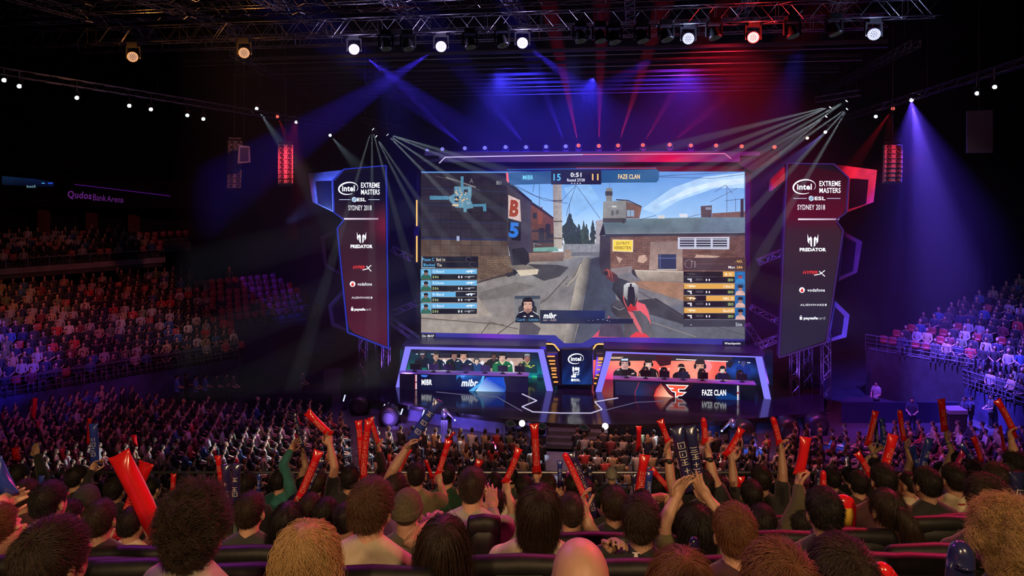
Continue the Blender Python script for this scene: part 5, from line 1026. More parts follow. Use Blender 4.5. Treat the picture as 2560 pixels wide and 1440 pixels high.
def torso_parts(mb, g=0.0, wsc=1.0, neck=True, n=18, zoff=0.0):
    sec = [(0, -0.03, -0.155, 0.062 + g, 0.058 + g), (0, -0.03, -0.18, 0.105 + g, 0.075 + g), (0, -0.03, -0.212, 0.165 * wsc + g, 0.092 + g), (0, -0.028, -0.275, 0.192 * wsc + g, 0.112 + g), (0, -0.022, -0.40, 0.185 * wsc + g, 0.122 + g),
           (0, -0.018, -0.52, 0.165 * wsc + g, 0.118 + g), (0, -0.01, -0.64, 0.158 * wsc + g, 0.118 + g), (0, 0.0, -0.74, 0.172 + g, 0.13 + g), (0, 0.0, -0.83, 0.165 + g, 0.125 + g)]
    mb.rings(list(reversed(sec)), n)
    for s in (-1, 1):
        mb.limb([Vector((0.02 * s, -0.035, -0.142)), Vector((s * 0.15 * wsc, -0.03, -0.22))], [0.05 + g, 0.052 + g], 10)
REM = []      # (object, voxel size, smooth iterations)
def fuse_all():
    for o, vx, it in REM:
        m = o.modifiers.new('fuse', 'REMESH'); m.mode = 'VOXEL'; m.voxel_size = vx; m.use_smooth_shade = True
        if it: s = o.modifiers.new('soft', 'SMOOTH'); s.factor = 0.5; s.iterations = it
    dg = bpy.context.evaluated_depsgraph_get(); dg.update()
    for o, vx, it in REM:
        me = bpy.data.meshes.new_from_object(o.evaluated_get(dg)); me.materials.clear()
        for m in o.data.materials: me.materials.append(m)
        old = o.data; nm = old.name; o.modifiers.clear(); o.data = me; bpy.data.meshes.remove(old); me.name = nm
        me.polygons.foreach_set('use_smooth', np.ones(len(me.polygons), dtype=bool))
    REM.clear()
def hair_mesh(style, rng, sc=1.0):
    mb = MB()
    if style in ('short', 'fade', 'buzz', 'pony', 'updo'):
        g = {'short': 0.0, 'fade': -0.003, 'buzz': -0.005, 'pony': 0.0, 'updo': 0.0}[style]
        mb.ell((0, -0.02, 0.036), (0.082 + g, 0.1 + g, 0.092 + g), 18, 14); mb.ell((0, -0.048, 0.0), (0.070 + g, 0.066 + g, 0.066), 16, 12)
    elif style == 'messy':
        mb.ell((0, -0.02, 0.042), (0.086, 0.104, 0.096), 18, 14); mb.ell((0, -0.05, -0.002), (0.074, 0.07, 0.074), 16, 12)
    elif style == 'curly':
        mb.ell((0, -0.025, 0.045), (0.084, 0.102, 0.094), 18, 14); mb.ell((0, -0.05, -0.02), (0.078, 0.072, 0.085), 16, 12)
        for i in range(80):
            a = rng.uniform(0, 6.28); b = rng.uniform(-0.6, 1.5); v = Vector((math.cos(a) * math.cos(b), math.sin(a) * math.cos(b), math.sin(b)))
            if v.y > 0.45 and v.z < 0.55: continue
            k = rng.uniform(0.014, 0.024); mb.ell(Vector((v.x * 0.083, v.y * 0.096 - 0.03, v.z * 0.092 + 0.042)), (k, k, k), 8, 6)
    elif style == 'bob':
        mb.ell((0, -0.022, 0.036), (0.084, 0.105, 0.096), 18, 14); mb.rings([(0, -0.045, -0.14, 0.055, 0.05), (0, -0.05, -0.12, 0.078, 0.062), (0, -0.045, -0.07, 0.088, 0.072), (0, -0.035, 0.0, 0.088, 0.084), (0, -0.025, 0.06, 0.078, 0.078)], 18)
    elif style in ('long', 'wavy'):
        w_ = 1.1 if style == 'wavy' else 0.84
        mb.ell((0, -0.022, 0.034), (0.09 * w_, 0.106, 0.098), 18, 14)
        mb.rings([(0, -0.125, -0.56, 0.085 * w_, 0.03), (0, -0.135, -0.48, 0.125 * w_, 0.045), (0, -0.13, -0.32, 0.13 * w_, 0.055), (0, -0.1, -0.2, 0.114 * w_, 0.07), (0, -0.06, -0.1, 0.102 * w_, 0.08), (0, -0.035, 0.0, 0.097 * w_, 0.085), (0, -0.025, 0.06, 0.08, 0.078)], 18)
    if style == 'pony':
        mb.ell((0, -0.125, 0.05), (0.026, 0.026, 0.026), 10, 8); mb.limb([(0, -0.13, 0.05), (0.02, -0.165, 0.0), (0.05, -0.165, -0.1), (0.07, -0.155, -0.22), (0.09, -0.15, -0.34)], [0.028, 0.046, 0.055, 0.05, 0.02], 10)
    if style != 'curly': mb.v = [v + Vector((noise.noise(v * 22 + Vector((rng.random(), 0, 0)) * 0), noise.noise(v * 22 + Vector((9, 1, 3))), noise.noise(v * 22 + Vector((3, 7, 5))))) * 0.004 for v in mb.v]
    return mb
def hair_strands(cap, style, col, n, rng_seed, wpx):
    me = cap.data; nv = len(me.vertices); co = np.empty(nv * 3, np.float32); me.vertices.foreach_get('co', co); co = co.reshape(-1, 3)
    no = np.empty(nv * 3, np.float32); me.vertices.foreach_get('normal', no); no = no.reshape(-1, 3)
    g = np.random.default_rng(rng_seed)
    ok = np.where((co[:, 1] < 0.055) | (co[:, 2] > 0.075))[0]
    if style in ('short', 'messy', 'fade', 'buzz'): ok = np.where(((co[:, 1] < 0.055) | (co[:, 2] > 0.075)) & (co[:, 2] > (-0.02 if style == 'messy' else -0.035)))[0]
    if style in ('long', 'wavy', 'bob'): ok = np.where(((co[:, 1] < 0.05) | (co[:, 2] > 0.08)) & (co[:, 2] > -0.3))[0]
    idx = g.choice(ok, n); r0 = co[idx] + g.normal(0, 0.0035, (n, 3)); nn = no[idx]
    K, L, lift = {'buzz': (3, 0.008, 0.9), 'fade': (4, 0.016, 0.5), 'short': (5, 0.026, 0.22), 'messy': (6, 0.042, 0.32), 'curly': (10, 0.05, 0.5), 'bob': (8, 0.12, 0.12), 'long': (10, 0.26, 0.05), 'wavy': (14, 0.24, 0.08), 'pony': (7, 0.07, 0.1), 'updo': (5, 0.04, 0.2)}[style]
    crown = np.array([0.012, -0.075, 0.115]); v = r0 - crown; v /= (np.linalg.norm(v, axis=1, keepdims=True) + 1e-6)
    sw = np.cross(nn, v) * 0.55                                       # whorl
    d = v + sw
    if style in ('bob', 'long', 'wavy', 'pony'): d = v * 0.5 + np.array([0, -0.1, -1.0])
    d = d - nn * np.sum(d * nn, axis=1, keepdims=True); d /= (np.linalg.norm(d, axis=1, keepdims=True) + 1e-6)
    d = d + nn * lift + g.normal(0, 0.22 if style in ('messy', 'short') else 0.10, (n, 3)); d /= np.linalg.norm(d, axis=1, keepdims=True)
    Ls = L * g.uniform(0.55, 1.15, (n, 1)); P_ = np.empty((n, K, 3), np.float32); p = r0.copy(); ph = g.uniform(0, 6.28, n)
    clump = np.floor(r0 * 45).sum(axis=1); ph2 = (clump * 1.7) % 6.28
    for k in range(K):
        t = k / (K - 1); off = 0
        if style == 'curly': off = np.stack([np.cos(ph2 + t * 11), np.sin(ph2 + t * 11), np.cos(ph2 * 2 + t * 9)], 1) * 0.011 * t ** 0.5
        elif style == 'wavy': off = np.stack([np.sin(ph2 + t * 13 + r0[:, 2] * 25), 0.5 * np.cos(ph2 + t * 12), 0 * ph], 1) * 0.011
        elif style in ('long', 'bob'): off = np.stack([np.sin(ph2 + t * 4), np.cos(ph2 + t * 3), 0 * ph], 1) * 0.004
        P_[:, k] = p + off
        gr = {'short': -0.25, 'messy': -0.35, 'fade': -0.1, 'buzz': 0, 'curly': -0.2, 'bob': -1, 'long': -2, 'wavy': -2, 'pony': -1, 'updo': -0.2}[style]
        p = p + d * Ls / (K - 1); d = d + np.array([0, 0, gr * 0.25]) + (nn * -0.10 if style in ('short', 'messy', 'fade') else 0); d /= np.linalg.norm(d, axis=1, keepdims=True)
        if style in ('long', 'wavy'): lowb = p[:, 2] < -0.2; p[lowb, 1] = np.minimum(p[lowb, 1], -0.15 + 0.02 * np.cos(ph[lowb]))
    hc = bpy.data.hair_curves.new('hair_strands'); hc.add_curves([K] * n)
    hc.position_data.foreach_set('vector', P_.ravel())
    rad = np.tile(np.linspace(1.0, 0.35, K), n).astype(np.float32) * max(0.0007, 0.05 / wpx) * 1.15
    at = hc.attributes.get('radius') or hc.attributes.new('radius', 'FLOAT', 'POINT'); at.data.foreach_set('value', rad)
    hc.materials.append(M_hairs); o = bpy.data.objects.new('hair_strands', hc); COL.objects.link(o); o.parent = cap
    o.color = (*[c * 1.25 for c in col], 1); return o
STRANDS = []
HAIRC = {'black': (0.010, 0.008, 0.008), 'dark': (0.022, 0.013, 0.009), 'brown': (0.06, 0.03, 0.016), 'red': (0.11, 0.045, 0.022), 'blond': (0.30, 0.19, 0.085), 'lbrown': (0.10, 0.055, 0.028)}
SH = {'black': (0.012, 0.012, 0.014), 'tan': (0.42, 0.36, 0.27), 'grey': (0.30, 0.28, 0.25), 'olive': (0.16, 0.14, 0.07), 'white': (0.6, 0.56, 0.48), 'maroon': (0.05, 0.015, 0.022), 'dgreen': (0.012, 0.06, 0.03), 'navy': (0.012, 0.018, 0.05), 'purple': (0.16, 0.06, 0.2), 'charcoal': (0.03, 0.032, 0.034), 'teal': (0.02, 0.14, 0.14), 'red': (0.4, 0.02, 0.02), 'dolive': (0.07, 0.06, 0.035), 'cream': (0.62, 0.54, 0.38)}
STEPS = []
def tier_floor(d):
    k = round((d - 1.2) / 0.9); return CZ - (0.25 + 0.415 * (1.2 + 0.9 * k)) - 1.25
def person(px, py, d, style, hair, shirt, label, yaw=0, arms=None, sleeve='short', wsc=1.0, hsc=1.0, wpx=None, tilt=0, extra=(), hood=False, floor=None, lean=0, base=None, cat='person', group=None, face=False):
    """head centre at photo pixel (px, py), distance d; arms: {'L'|'R': dict(h=(px,py), dd=, e=(px,py), axis=((x0,y0),(x1,y1)), curl=)}"""
    c = base if base is not None else P(px, py, d)
    rng = random.Random(int(px * 7 + py)); wpx = wpx or F * 0.17 / d
    M = Matrix.Translation(c) @ Matrix.Rotation(R(-yaw), 4, 'Z'); inv = M.inverted()
    fl = (tier_floor(d) if floor is None else floor) - c.z               # floor in local z
    body = MB(); hd = MB(); head_parts(hd); hm = Matrix.Rotation(R(tilt), 4, 'Y') @ Matrix.Rotation(R(-lean), 4, 'X')
    hd.v = [Vector((hm @ v)) * hsc for v in hd.v]; body.add(hd.v, hd.f)
    body.limb([(0, -0.022, -0.06), (0, -0.032, -0.18)], [0.056, 0.062], 12); torso_parts(body, -0.018, wsc)
    cloth = MB(); torso_parts(cloth, 0.014, wsc); fine = 0.010
    for sd, s in (('L', -1), ('R', 1)):
        A = (arms or {}).get(sd)
        if A is None:
            S = Vector((s * 0.185 * wsc, -0.02, -0.24)); E = Vector((s * 0.255 * wsc, 0.05 + 0.02 * rng.random(), -0.55)); Wp = Vector((s * 0.13, 0.27, -0.63)); ad = Wp - E; curl = 0.35; side = Vector((s * 0.9, 0.2, 0.3)); spread = 0
        else:
            S = Vector((s * 0.178 * wsc, -0.02, -0.2)); dd = A.get('dd', 0.05); G = inv @ P(*A['h'], d + dd)
            if A.get('e'): E = inv @ P(*A['e'], d + A.get('ed', 0.0)); ad = (G - E).normalized(); Wp = G - ad * 0.085
            else: Wp = S + (G - S) * (1 - 0.085 / max((G - S).length, 0.2)); E = ik(S, Wp, Vector((s * 0.6, -0.2, -0.5))); ad = (G - E).normalized(); Wp = G - ad * 0.085
            curl = A.get('curl', 0.75); spread = A.get('spread', 0.2); fine = 0.0065
            if A.get('axis'):
                q0, q1 = A['axis']; ax = Vector(((q1[0] - q0[0]), 0.0, -(q1[1] - q0[1]))).normalized(); ax = (inv.to_3x3() @ ax); side = ax - ad * ax.dot(ad)
                if side.length < 0.35: side = Vector((1, 0.3, 0))
            else: side = Vector((1, 0.15, 0)) * s
        body.limb([S, (S + E) / 2 + Vector((0, -0.005, 0)), E, (E * 0.6 + Wp * 0.4), Wp], [0.052, 0.046, 0.040, 0.040, 0.027], 12)
        hand_parts(body, Wp, ad, side, curl, -s if A else s, 1.0, spread)
        sl = sleeve if not A else A.get('sleeve', sleeve)
        if sl == 'short': cloth.limb([S, S + (E - S) * 0.62], [0.07, 0.063], 12)
        elif sl == 'none': pass
        else: cloth.limb([S, (S + E) / 2, E, E + (Wp - E) * 0.5, E + (Wp - E) * 0.92], [0.068, 0.06, 0.054, 0.048, 0.04], 12)
    if hood: cloth.limb([(-0.10, -0.06, -0.145), (-0.07, -0.12, -0.165), (0, -0.145, -0.19), (0.07, -0.12, -0.165), (0.10, -0.06, -0.145)], [0.04, 0.05, 0.058, 0.05, 0.04], 12); cloth.limb([(0, -0.12, -0.2), (0, -0.14, -0.33)], [0.075, 0.03], 12)
    for _ in range(7):                                                     # folds in the cloth
        a = rng.uniform(-0.14, 0.14); z = rng.uniform(-0.6, -0.32); cloth.limb([(a, -0.118, z), (a + rng.uniform(-0.05, 0.05), -0.122, z - rng.uniform(0.05, 0.14))], [0.013, 0.010], 8)
    o = body.build('person', M_skin); o.matrix_world = M; tag(o, label, cat, group); REM.append((o, fine, 1))
    sh = cloth.build('hoodie' if hood else 'shirt', M_shirt, o); sh.color = (*SH[shirt], 1); REM.append((sh, 0.011, 2))
    tr = MB(); standing = fl < -1.45
    for s in (-1, 1):
        hip = Vector((s * 0.09, 0.0, -0.78))
        if standing: kn = Vector((s * 0.1, 0.03, (-0.78 + fl) / 2)); ft = Vector((s * 0.1, 0.0, fl + 0.09))
        else: kn = Vector((s * 0.12, 0.40, max(-0.74, fl + 0.35))); ft = Vector((s * 0.12, 0.38, fl + 0.09))
        tr.limb([hip, kn, ft], [0.09, 0.065, 0.05], 10)
    tr.build('trousers', M_trou, o, True)
    for s in (-1, 1):
        m_ = MB(); f0 = Vector((s * 0.11, 0.05 if standing else 0.43, fl + 0.045)); m_.ell(f0, (0.048, 0.13, 0.045), 10, 7); m_.build('shoe', M_shoe, o, True)
    if style == 'beanie':
        b = MB(); b.ell((0, -0.012, 0.04), (0.087, 0.107, 0.098), 18, 14); b.rings([(0, -0.012, 0.0, 0.088, 0.108), (0, -0.012, 0.005, 0.093, 0.113), (0, -0.012, 0.04, 0.093, 0.113), (0, -0.012, 0.045, 0.086, 0.106)], 20); b.v = [v * hsc for v in b.v]
        h = b.build('beanie', M_beanie, o); h.color = (*SH[hair], 1); REM.append((h, 0.006, 2))
    elif style != 'bald':
        hm_ = hair_mesh(style, rng); hm_.v = [Vector((hm @ v)) * hsc for v in hm_.v]
        h = hm_.build('hair', M_hair, o); col = HAIRC[hair]; h.color = (*col, 1); REM.append((h, 0.006 if wpx > 60 else 0.009, 1))
        if wpx > 26: STRANDS.append((h, style, col, int(min(9000, max(900, wpx * wpx * 0.75))) , abs(int(px)), wpx))
    for e in extra:
        if e == 'glasses':
            g = MB(); 
            for s in (-1, 1): g.tube([(s * 0.082, -0.03, 0.0), (s * 0.086, 0.04, 0.014), (s * 0.078, 0.1, 0.014)], 0.0028, 6)
            g.tube([(-0.078, 0.1, 0.014), (-0.04, 0.108, -0.02), (0, 0.112, 0.012), (0.04, 0.108, -0.02), (0.078, 0.1, 0.014)], 0.003, 6); g.build('glasses', M_plast, o, True)
        if e == 'headphones':
            g = MB(); g.tube([(0.094 * math.cos(a) * 1.02, -0.005, 0.012 + 0.118 * math.sin(a)) for a in [R(x) for x in range(0, 181, 15)]], 0.011, 8)
            for s in (-1, 1): g.ell((s * 0.095, -0.002, -0.005), (0.022, 0.036, 0.042), 12, 9)
            g.build('headphones', M_plast, o, True)
        if e == 'lanyard':
            g = MB(); g.tube([(-0.085, 0.02, -0.155), (-0.075, -0.075, -0.15), (0, -0.102, -0.145), (0.075, -0.075, -0.15), (0.085, 0.02, -0.155)], 0.007, 6); l = g.build('lanyard', mat('lanyard_red', (0.3, 0.02, 0.03), 0.7), o, True)
        if e.startswith('watch') or e.startswith('band'):
            sd = e[-1]; A = arms[sd]; G = inv @ P(*A['h'], d + A.get('dd', 0.05)); E = inv @ P(*A['e'], d + A.get('ed', 0.0)); ad = (G - E).normalized(); c0 = G - ad * 0.12
            g = MB(); g.tube([c0 - ad * 0.012, c0 + ad * 0.012], 0.036, 14); 
            if e.startswith('watch'): g.ell(c0 + Vector((0, -0.036, 0)), (0.02, 0.007, 0.02), 10, 6)
            g.build('watch' if e.startswith('watch') else 'wristband', M_plast if e.startswith('watch') else M_steel, o, True)
    if face:
        g = MB()
        for s in (-1, 1): g.ell((s * 0.03, 0.09, 0.006), (0.012, 0.008, 0.006), 8, 6); g.ell((s * 0.031, 0.092, 0.026), (0.018, 0.008, 0.004), 8, 6)
        g.build('eyes', mat('eye_dark', (0.03, 0.02, 0.02), 0.3), o, True); g = MB(); g.ell((0, 0.093, -0.062), (0.022, 0.008, 0.006), 8, 6); g.build('mouth', mat('lip', (0.28, 0.09, 0.08), 0.5), o, True)
    return o
# ---------------------------------------------------------------- inflatable sticks
M_red = mat('stick_red', (0.72, 0.016, 0.022), 0.22, spec=0.6, coat=0.6, noise_s=7, noise_a=0.12, bump=0.15)
M_blue = mat('stick_blue', (0.03, 0.06, 0.42), 0.22, spec=0.6, coat=0.6, noise_s=7, noise_a=0.12, bump=0.15)
M_navy = mat('stick_navy', (0.022, 0.026, 0.11), 0.22, spec=0.6, coat=0.6, noise_s=7, noise_a=0.12, bump=0.15)
M_prw = mat('print_white', (0.75, 0.72, 0.66), 0.5); M_prr = mat('print_pink', (0.72, 0.42, 0.36), 0.5)
def stick(x0, y0, x1, y1, wpx, d, m, label, pr=1, dt=0.0, seam='fish'):
    a = P(x0, y0, d); b = P(x1, y1, d + dt); ax = b - a; L = ax.length; r = wpx / 2 * d / F
    z = ax.normalized(); y = Vector((0, 1, 0)); y = (y - z * y.dot(z)).normalized(); x = y.cross(z); mw = Matrix((x, y, z)).transposed().to_4x4(); mw.translation = a
    rng = random.Random(int(x0 * 3 + y0)); mb = MB(); n = 20; secs = []
    def end(t): return [(t * 0.0, 1.3, 0.05), (t * 0.25 * r, 1.25, 0.22), (t * 0.8 * r, 1.13, 0.6), (t * 1.5 * r, 1.07, 0.88), (t * 2.2 * r, 1.0, 1.0)]
    def rend(t): return [(t * 0.0, 0.12, 0.12), (t * 0.15 * r, 0.45, 0.45), (t * 0.5 * r, 0.78, 0.76), (t * 1.0 * r, 0.94, 0.93), (t * 2.0 * r, 1.0, 1.0)]
    lo = end(1); hi = [(L - q[0], q[1], q[2]) for q in (end(1) if seam == 'fish' else rend(1))][::-1]
    mid = []; k = max(3, int(L / (1.6 * r)))
    for i in range(1, k): zz = 2.2 * r + (L - 4.4 * r) * i / k; mid.append((zz, 1 + rng.uniform(-0.025, 0.02), 1 + rng.uniform(-0.025, 0.02)))
    vs_ = []; fs_ = []; secs = lo + mid + hi; bow = rng.uniform(-0.02, 0.02) * L
    for (zz, sx, sy) in secs:
        bx = bow * math.sin(math.pi * zz / L)
        for j in range(n): t = 2 * math.pi * j / n; vs_.append((bx + r * sx * math.cos(t), r * sy * math.sin(t), zz + (0.22 * r * abs(math.cos(t)) ** 3 * (1 if zz > L / 2 else -1) if sy < 0.1 else 0)))
    for i in range(len(secs) - 1):
        for j in range(n): p = i * n + j; q = i * n + (j + 1) % n; fs_.append((p, q, q + n, p + n))
    fs_ += [tuple(reversed(range(n))), tuple(range((len(secs) - 1) * n, len(secs) * n))]
    o = new_obj('inflatable_stick', vs_, fs_, [m], None, True, mw=mw); tag(o, label, 'inflatable stick')
    if pr:
        g = MB(); zz = L * 0.2
        def patch(z0, z1, t0, t1):
            v = []
            for zq in (z0, z1):
                bx = bow * math.sin(math.pi * zq / L)
                for tq in np.linspace(t0, t1, 4): a_ = -math.pi / 2 + tq; v.append((bx + 1.03 * r * math.cos(a_), 1.03 * r * math.sin(a_), zq))
            g.add(v, [(i, i + 1, i + 5, i + 4) for i in range(3)])
        w_ = 0.62; th = 0.10 * r
        zz = 2.4 * r
        while zz < L - 3.2 * r:
            h = rng.uniform(0.7, 1.0) * r; kind = rng.choice('HBFBE+') if zz > 3 * r else 'B'
            off = rng.uniform(-0.05, 0.15)
            if kind in 'BHE': patch(zz, zz + th, off - w_, off + w_) ; patch(zz + h, zz + h + th, off - w_, off + w_)
            if kind in 'BF': patch(zz, zz + h, off - w_, off - w_ + 0.14); patch(zz, zz + h, off + w_ - 0.14, off + w_)
            if kind in 'HE+': patch(zz + h * 0.45, zz + h * 0.45 + th, off - w_ * 0.7, off + w_ * 0.7)
            if kind in '+FH': patch(zz, zz + h, off - 0.08, off + 0.06)
            if kind == 'B': patch(zz + h * 0.3, zz + h * 0.7, off - 0.2, off - 0.05)
            zz += h * 1.5
            if pr == 2 and rng.random() < 0.3: zz += r
        if g.v: g.build('print', M_prr if m is M_red else M_prw, o)
    return o
# ---------------------------------------------------------------- seats of the front tier
M_vinyl = mat('black_vinyl', (0.008, 0.008, 0.009), 0.5, spec=0.3, noise_s=20, noise_a=0.3, bump=0.1)
SEAT = []
def seat(x, y, ztop, label, fl, wid=0.5, group=None):
    """padded tip-up seat seen from behind, top of its backrest at ztop"""
    if not SEAT:
        t = empty('tip_up_chair'); mb = MB()
        mb.rings([(0, 0.02, -0.52, 0.20, 0.035), (0, 0.0, -0.45, 0.225, 0.045), (0, 0.0, -0.1, 0.24, 0.05), (0, 0.0, -0.04, 0.235, 0.05)], 20); mb.build('backrest', M_vinyl, t, True)
        mb = MB(); mb.limb([(-0.2, 0.0, -0.035), (0, 0.0, -0.03), (0.2, 0.0, -0.035)], [0.045, 0.048, 0.045], 14); mb.build('headroll', M_vinyl, t, True)
        mb = MB(); mb.rings([(0, 0.24, -0.56, 0.21, 0.2), (0, 0.24, -0.5, 0.23, 0.22), (0, 0.24, -0.47, 0.2, 0.2)], 18); mb.build('seat_pan', M_vinyl, t, True)
        mb = MB(); mb.box((-0.24, 0.15, -0.75), (0.04, 0.1, 0.5)); mb.box((0.24, 0.15, -0.75), (0.04, 0.1, 0.5)); mb.box((0, 0.15, -0.99), (0.6, 0.25, 0.03)); mb.build('pedestal', M_black, t)
        kids_of(t); SEAT.append(t); r = t
    else: r = dup(SEAT[0])
    r.location = (x, y, ztop); r.scale = (wid / 0.5, 1, max(0.6, (ztop - fl) / 1.0)); tag(r, label, 'seat', group); return r
# ---------------------------------------------------------------- front tier: stepped concrete and its rail
vs_ = []; fs_ = []; X0, X1 = -16, 16
ks = list(range(-1, 15))
for k in ks:
    d0 = 1.2 + 0.9 * (k - 0.5); d1 = d0 + 0.9; z = tier_floor(1.2 + 0.9 * k); b = len(vs_); zl = z - 0.9
    vs_ += [(X0, d0, zl), (X1, d0, zl), (X1, d0, z), (X0, d0, z), (X0, d1, zl), (X1, d1, zl), (X1, d1, z), (X0, d1, z)]
    fs_ += [(b + i for i in q) for q in ((0, 1, 2, 3), (4, 7, 6, 5), (3, 2, 6, 7), (0, 4, 5, 1), (0, 3, 7, 4), (1, 5, 6, 2))]
struct(new_obj('seating_tier_floor', vs_, [tuple(f) for f in fs_], [M_conc]), 'stepped dark concrete tier under the front seats', 'tier')
dR = 13.6; zR = CZ - (1181 - CY) * dR / F; zf = tier_floor(13.2)
t = empty('guard_rail', (0, dR, 0)); tag(t, 'long thin guard rail across the front edge of the tier', 'rail')
mb = MB(); mb.tube([(-16, 0, zR), (16, 0, zR)], 0.028, 8); mb.build('handrail', M_steel, t)
for i in range(17): mb = MB(); mb.tube([(-16 + 2 * i, 0, zf - 0.4), (-16 + 2 * i, 0, zR)], 0.02, 6); mb.build('post', M_black, t)
for i in range(3): mb = MB(); mb.tube([(-16, 0, zR - 0.25 * (i + 1)), (16, 0, zR - 0.25 * (i + 1))], 0.01, 5); mb.build('bar', M_black, t)
mb = MB(); mb.box((0, dR + 0.25, (zf - 0.3) / 2), (32, 0.3, zf - 0.3)); struct(mb.build('wall_tier_front', M_dark))

# ---------------------------------------------------------------- people of the front tier  (px, py, distance, style, hair, shirt, label)
def S(*p): return ((p[0], p[1]), (p[2], p[3]))
pp = person
pp(-8, 1330, 3.1, 'short', 'red', 'purple', 'person with rosy lit profile cut off by the left edge', 55, dict(R=dict(h=(24, 1246), dd=0.1, axis=S(27, 1240, -8, 1150), sleeve='long')), wpx=110)
pp(140, 1405, 2.15, 'messy', 'dark', 'maroon', 'person with wavy dark hair in the lowest row, near the left edge', 22, wpx=150)
pp(127, 1256, 3.95, 'short', 'black', 'tan', 'dark haired person in a tan shirt near the left edge', 8, extra=('lanyard',))
pp(67, 1240, 5.0, 'short', 'dark', 'maroon', 'person in a maroon shirt left of the tan shirted one', 12)
pp(217, 1256, 5.2, 'beanie', 'charcoal', 'black', 'person in a dark beanie left of the two crossed red sticks', 0)
pp(252, 1302, 4.0, 'short', 'dark', 'black', 'dark headed person in black in front of the crossed red sticks', -6)
pp(175, 1291, 5.0, 'short', 'black', 'maroon', 'small dark head between the tan shirt and the crossed sticks', 10)
pp(50, 1192, 6.5, 'short', 'black', 'black', 'dark haired person high at the left edge', 10)
pp(292, 1226, 6.7, 'messy', 'black', 'black', 'curly dark head behind the crossed red sticks', 8)
pp(382, 1222, 7.5, 'short', 'black', 'charcoal', 'dark person right behind the upper end of the crossed red stick', 20)
pp(332, 1310, 4.9, 'short', 'black', 'cream', 'person in a cream shirt swinging the big red stick', 10, dict(R=dict(h=(383, 1318), dd=0.05, e=(352, 1396), ed=0.1, axis=S(397, 1345, 297, 1137), sleeve='none'), L=dict(h=(298, 1330), dd=0.15, axis=S(297, 1345, 367, 1160))))
pp(196, 1196, 6.6, 'short', 'black', 'black', 'person in black holding up one blue stick near the left end of the rail', 25, dict(R=dict(h=(240, 1158), dd=0.1, e=(214, 1200), axis=S(236, 1155, 233, 1060), sleeve='long')))
pp(88, 1215, 6.9, 'short', 'black', 'black', 'dark person leaning with one raised dark sleeve at far left', 20, dict(R=dict(h=(88, 1120), dd=0.1, sleeve='long', curl=0.4)))
pp(500, 1318, 2.5, 'curly', 'dark', 'grey', 'person with big dark curls and a pale hoodie', 24, hood=True, wpx=180)
pp(627, 1282, 4.1, 'short', 'dark', 'charcoal', 'short haired person in charcoal beside the two navy sticks', 2)
pp(722, 1308, 4.05, 'long', 'black', 'black', 'person with long straight black hair behind the blond one', 6)
pp(770, 1392, 2.45, 'wavy', 'blond', 'tan', 'person with long wavy blond hair', 0, wpx=190)
pp(778, 1272, 5.4, 'short', 'dark', 'black', 'dark haired person whose head shows right of the raised red stick and hand', 18)
pp(742, 1272, 5.9, 'short', 'black', 'black', 'person spreading a hand around a red stick above the blond head', 0, dict(L=dict(h=(744, 1262), dd=-0.15, e=(722, 1310), ed=0, axis=S(737, 1265, 795, 1130), curl=0.35, spread=0.9)))
pp(800, 1212, 6.5, 'short', 'dark', 'navy', 'person in navy turning to the right beside the raised arm', 40)
pp(620, 1214, 6.8, 'messy', 'black', 'black', 'dark frizzy head above the charcoal shirted person', 4)
pp(700, 1204, 7.2, 'short', 'black', 'teal', 'dark person raising a teal sleeve toward the floor seats', 12, dict(R=dict(h=(736, 1110), dd=0.15, e=(708, 1160), axis=S(748, 1118, 740, 1040), curl=0.3, spread=0.6, sleeve='long')))
pp(762, 1216, 7.4, 'short', 'black', 'purple', 'person in purple whose thin bare arm lifts a dark stick', 10, dict(L=dict(h=(754, 1118), dd=0.1, e=(765, 1165), axis=S(755, 1122, 738, 1035), sleeve='none')))
pp(932, 1275, 3.0, 'messy', 'brown', 'tan', 'brown haired person in a tan crew neck shirt', 14, wpx=102)
pp(1018, 1281, 3.9, 'beanie', 'dolive', 'dolive', 'person in an olive brown beanie', 4, dict(R=dict(h=(1098, 1285), dd=0.12, e=(1022, 1352), ed=-0.1, curl=0.5, sleeve='short')))
pp(1042, 1190, 6.0, 'fade', 'black', 'olive', 'person with a faded haircut and olive shirt clapping', 0, dict(L=dict(h=(1052, 1245), dd=0.25, e=(1005, 1262), curl=0.15, sleeve='short'), R=dict(h=(1095, 1185), dd=0.1, e=(1111, 1252), axis=S(1096, 1183, 1122, 1102), sleeve='short')))
pp(876, 1198, 6.2, 'short', 'black', 'black', 'person in a black shirt with one bare arm straight up', 0, dict(L=dict(h=(820, 1090), dd=0.1, e=(836, 1168), axis=S(822, 1090, 769, 1032), spread=0.5), R=dict(h=(906, 1198), dd=0.12, e=(912, 1246), axis=S(908, 1200, 898, 1055), curl=0.5, spread=0.6)))
pp(955, 1205, 6.6, 'short', 'dark', 'black', 'person behind the brown haired one lifting a red and a blue stick', 0, dict(L=dict(h=(944, 1112), dd=0.1, e=(957, 1172), axis=S(946, 1112, 928, 1046), sleeve='long')))
pp(990, 1222, 5.2, 'short', 'dark', 'purple', 'person in purple reaching far right with a long bare arm', 10, dict(L=dict(h=(1030, 1100), dd=0.1, e=(985, 1170), axis=S(1030, 1098, 1092, 1000), curl=0.6, spread=0.5, sleeve='none')))
pp(1119, 1189, 7.0, 'short', 'black', 'dgreen', 'person in a dark green shirt with red lanyard', 4, extra=('lanyard',))
pp(818, 1286, 5.0, 'short', 'black', 'black', 'dark head low between the blond hair and the tan shirt', 20)
pp(866, 1300, 4.6, 'buzz', 'black', 'charcoal', 'dark person half hidden left of the tan crew neck shirt', 10)
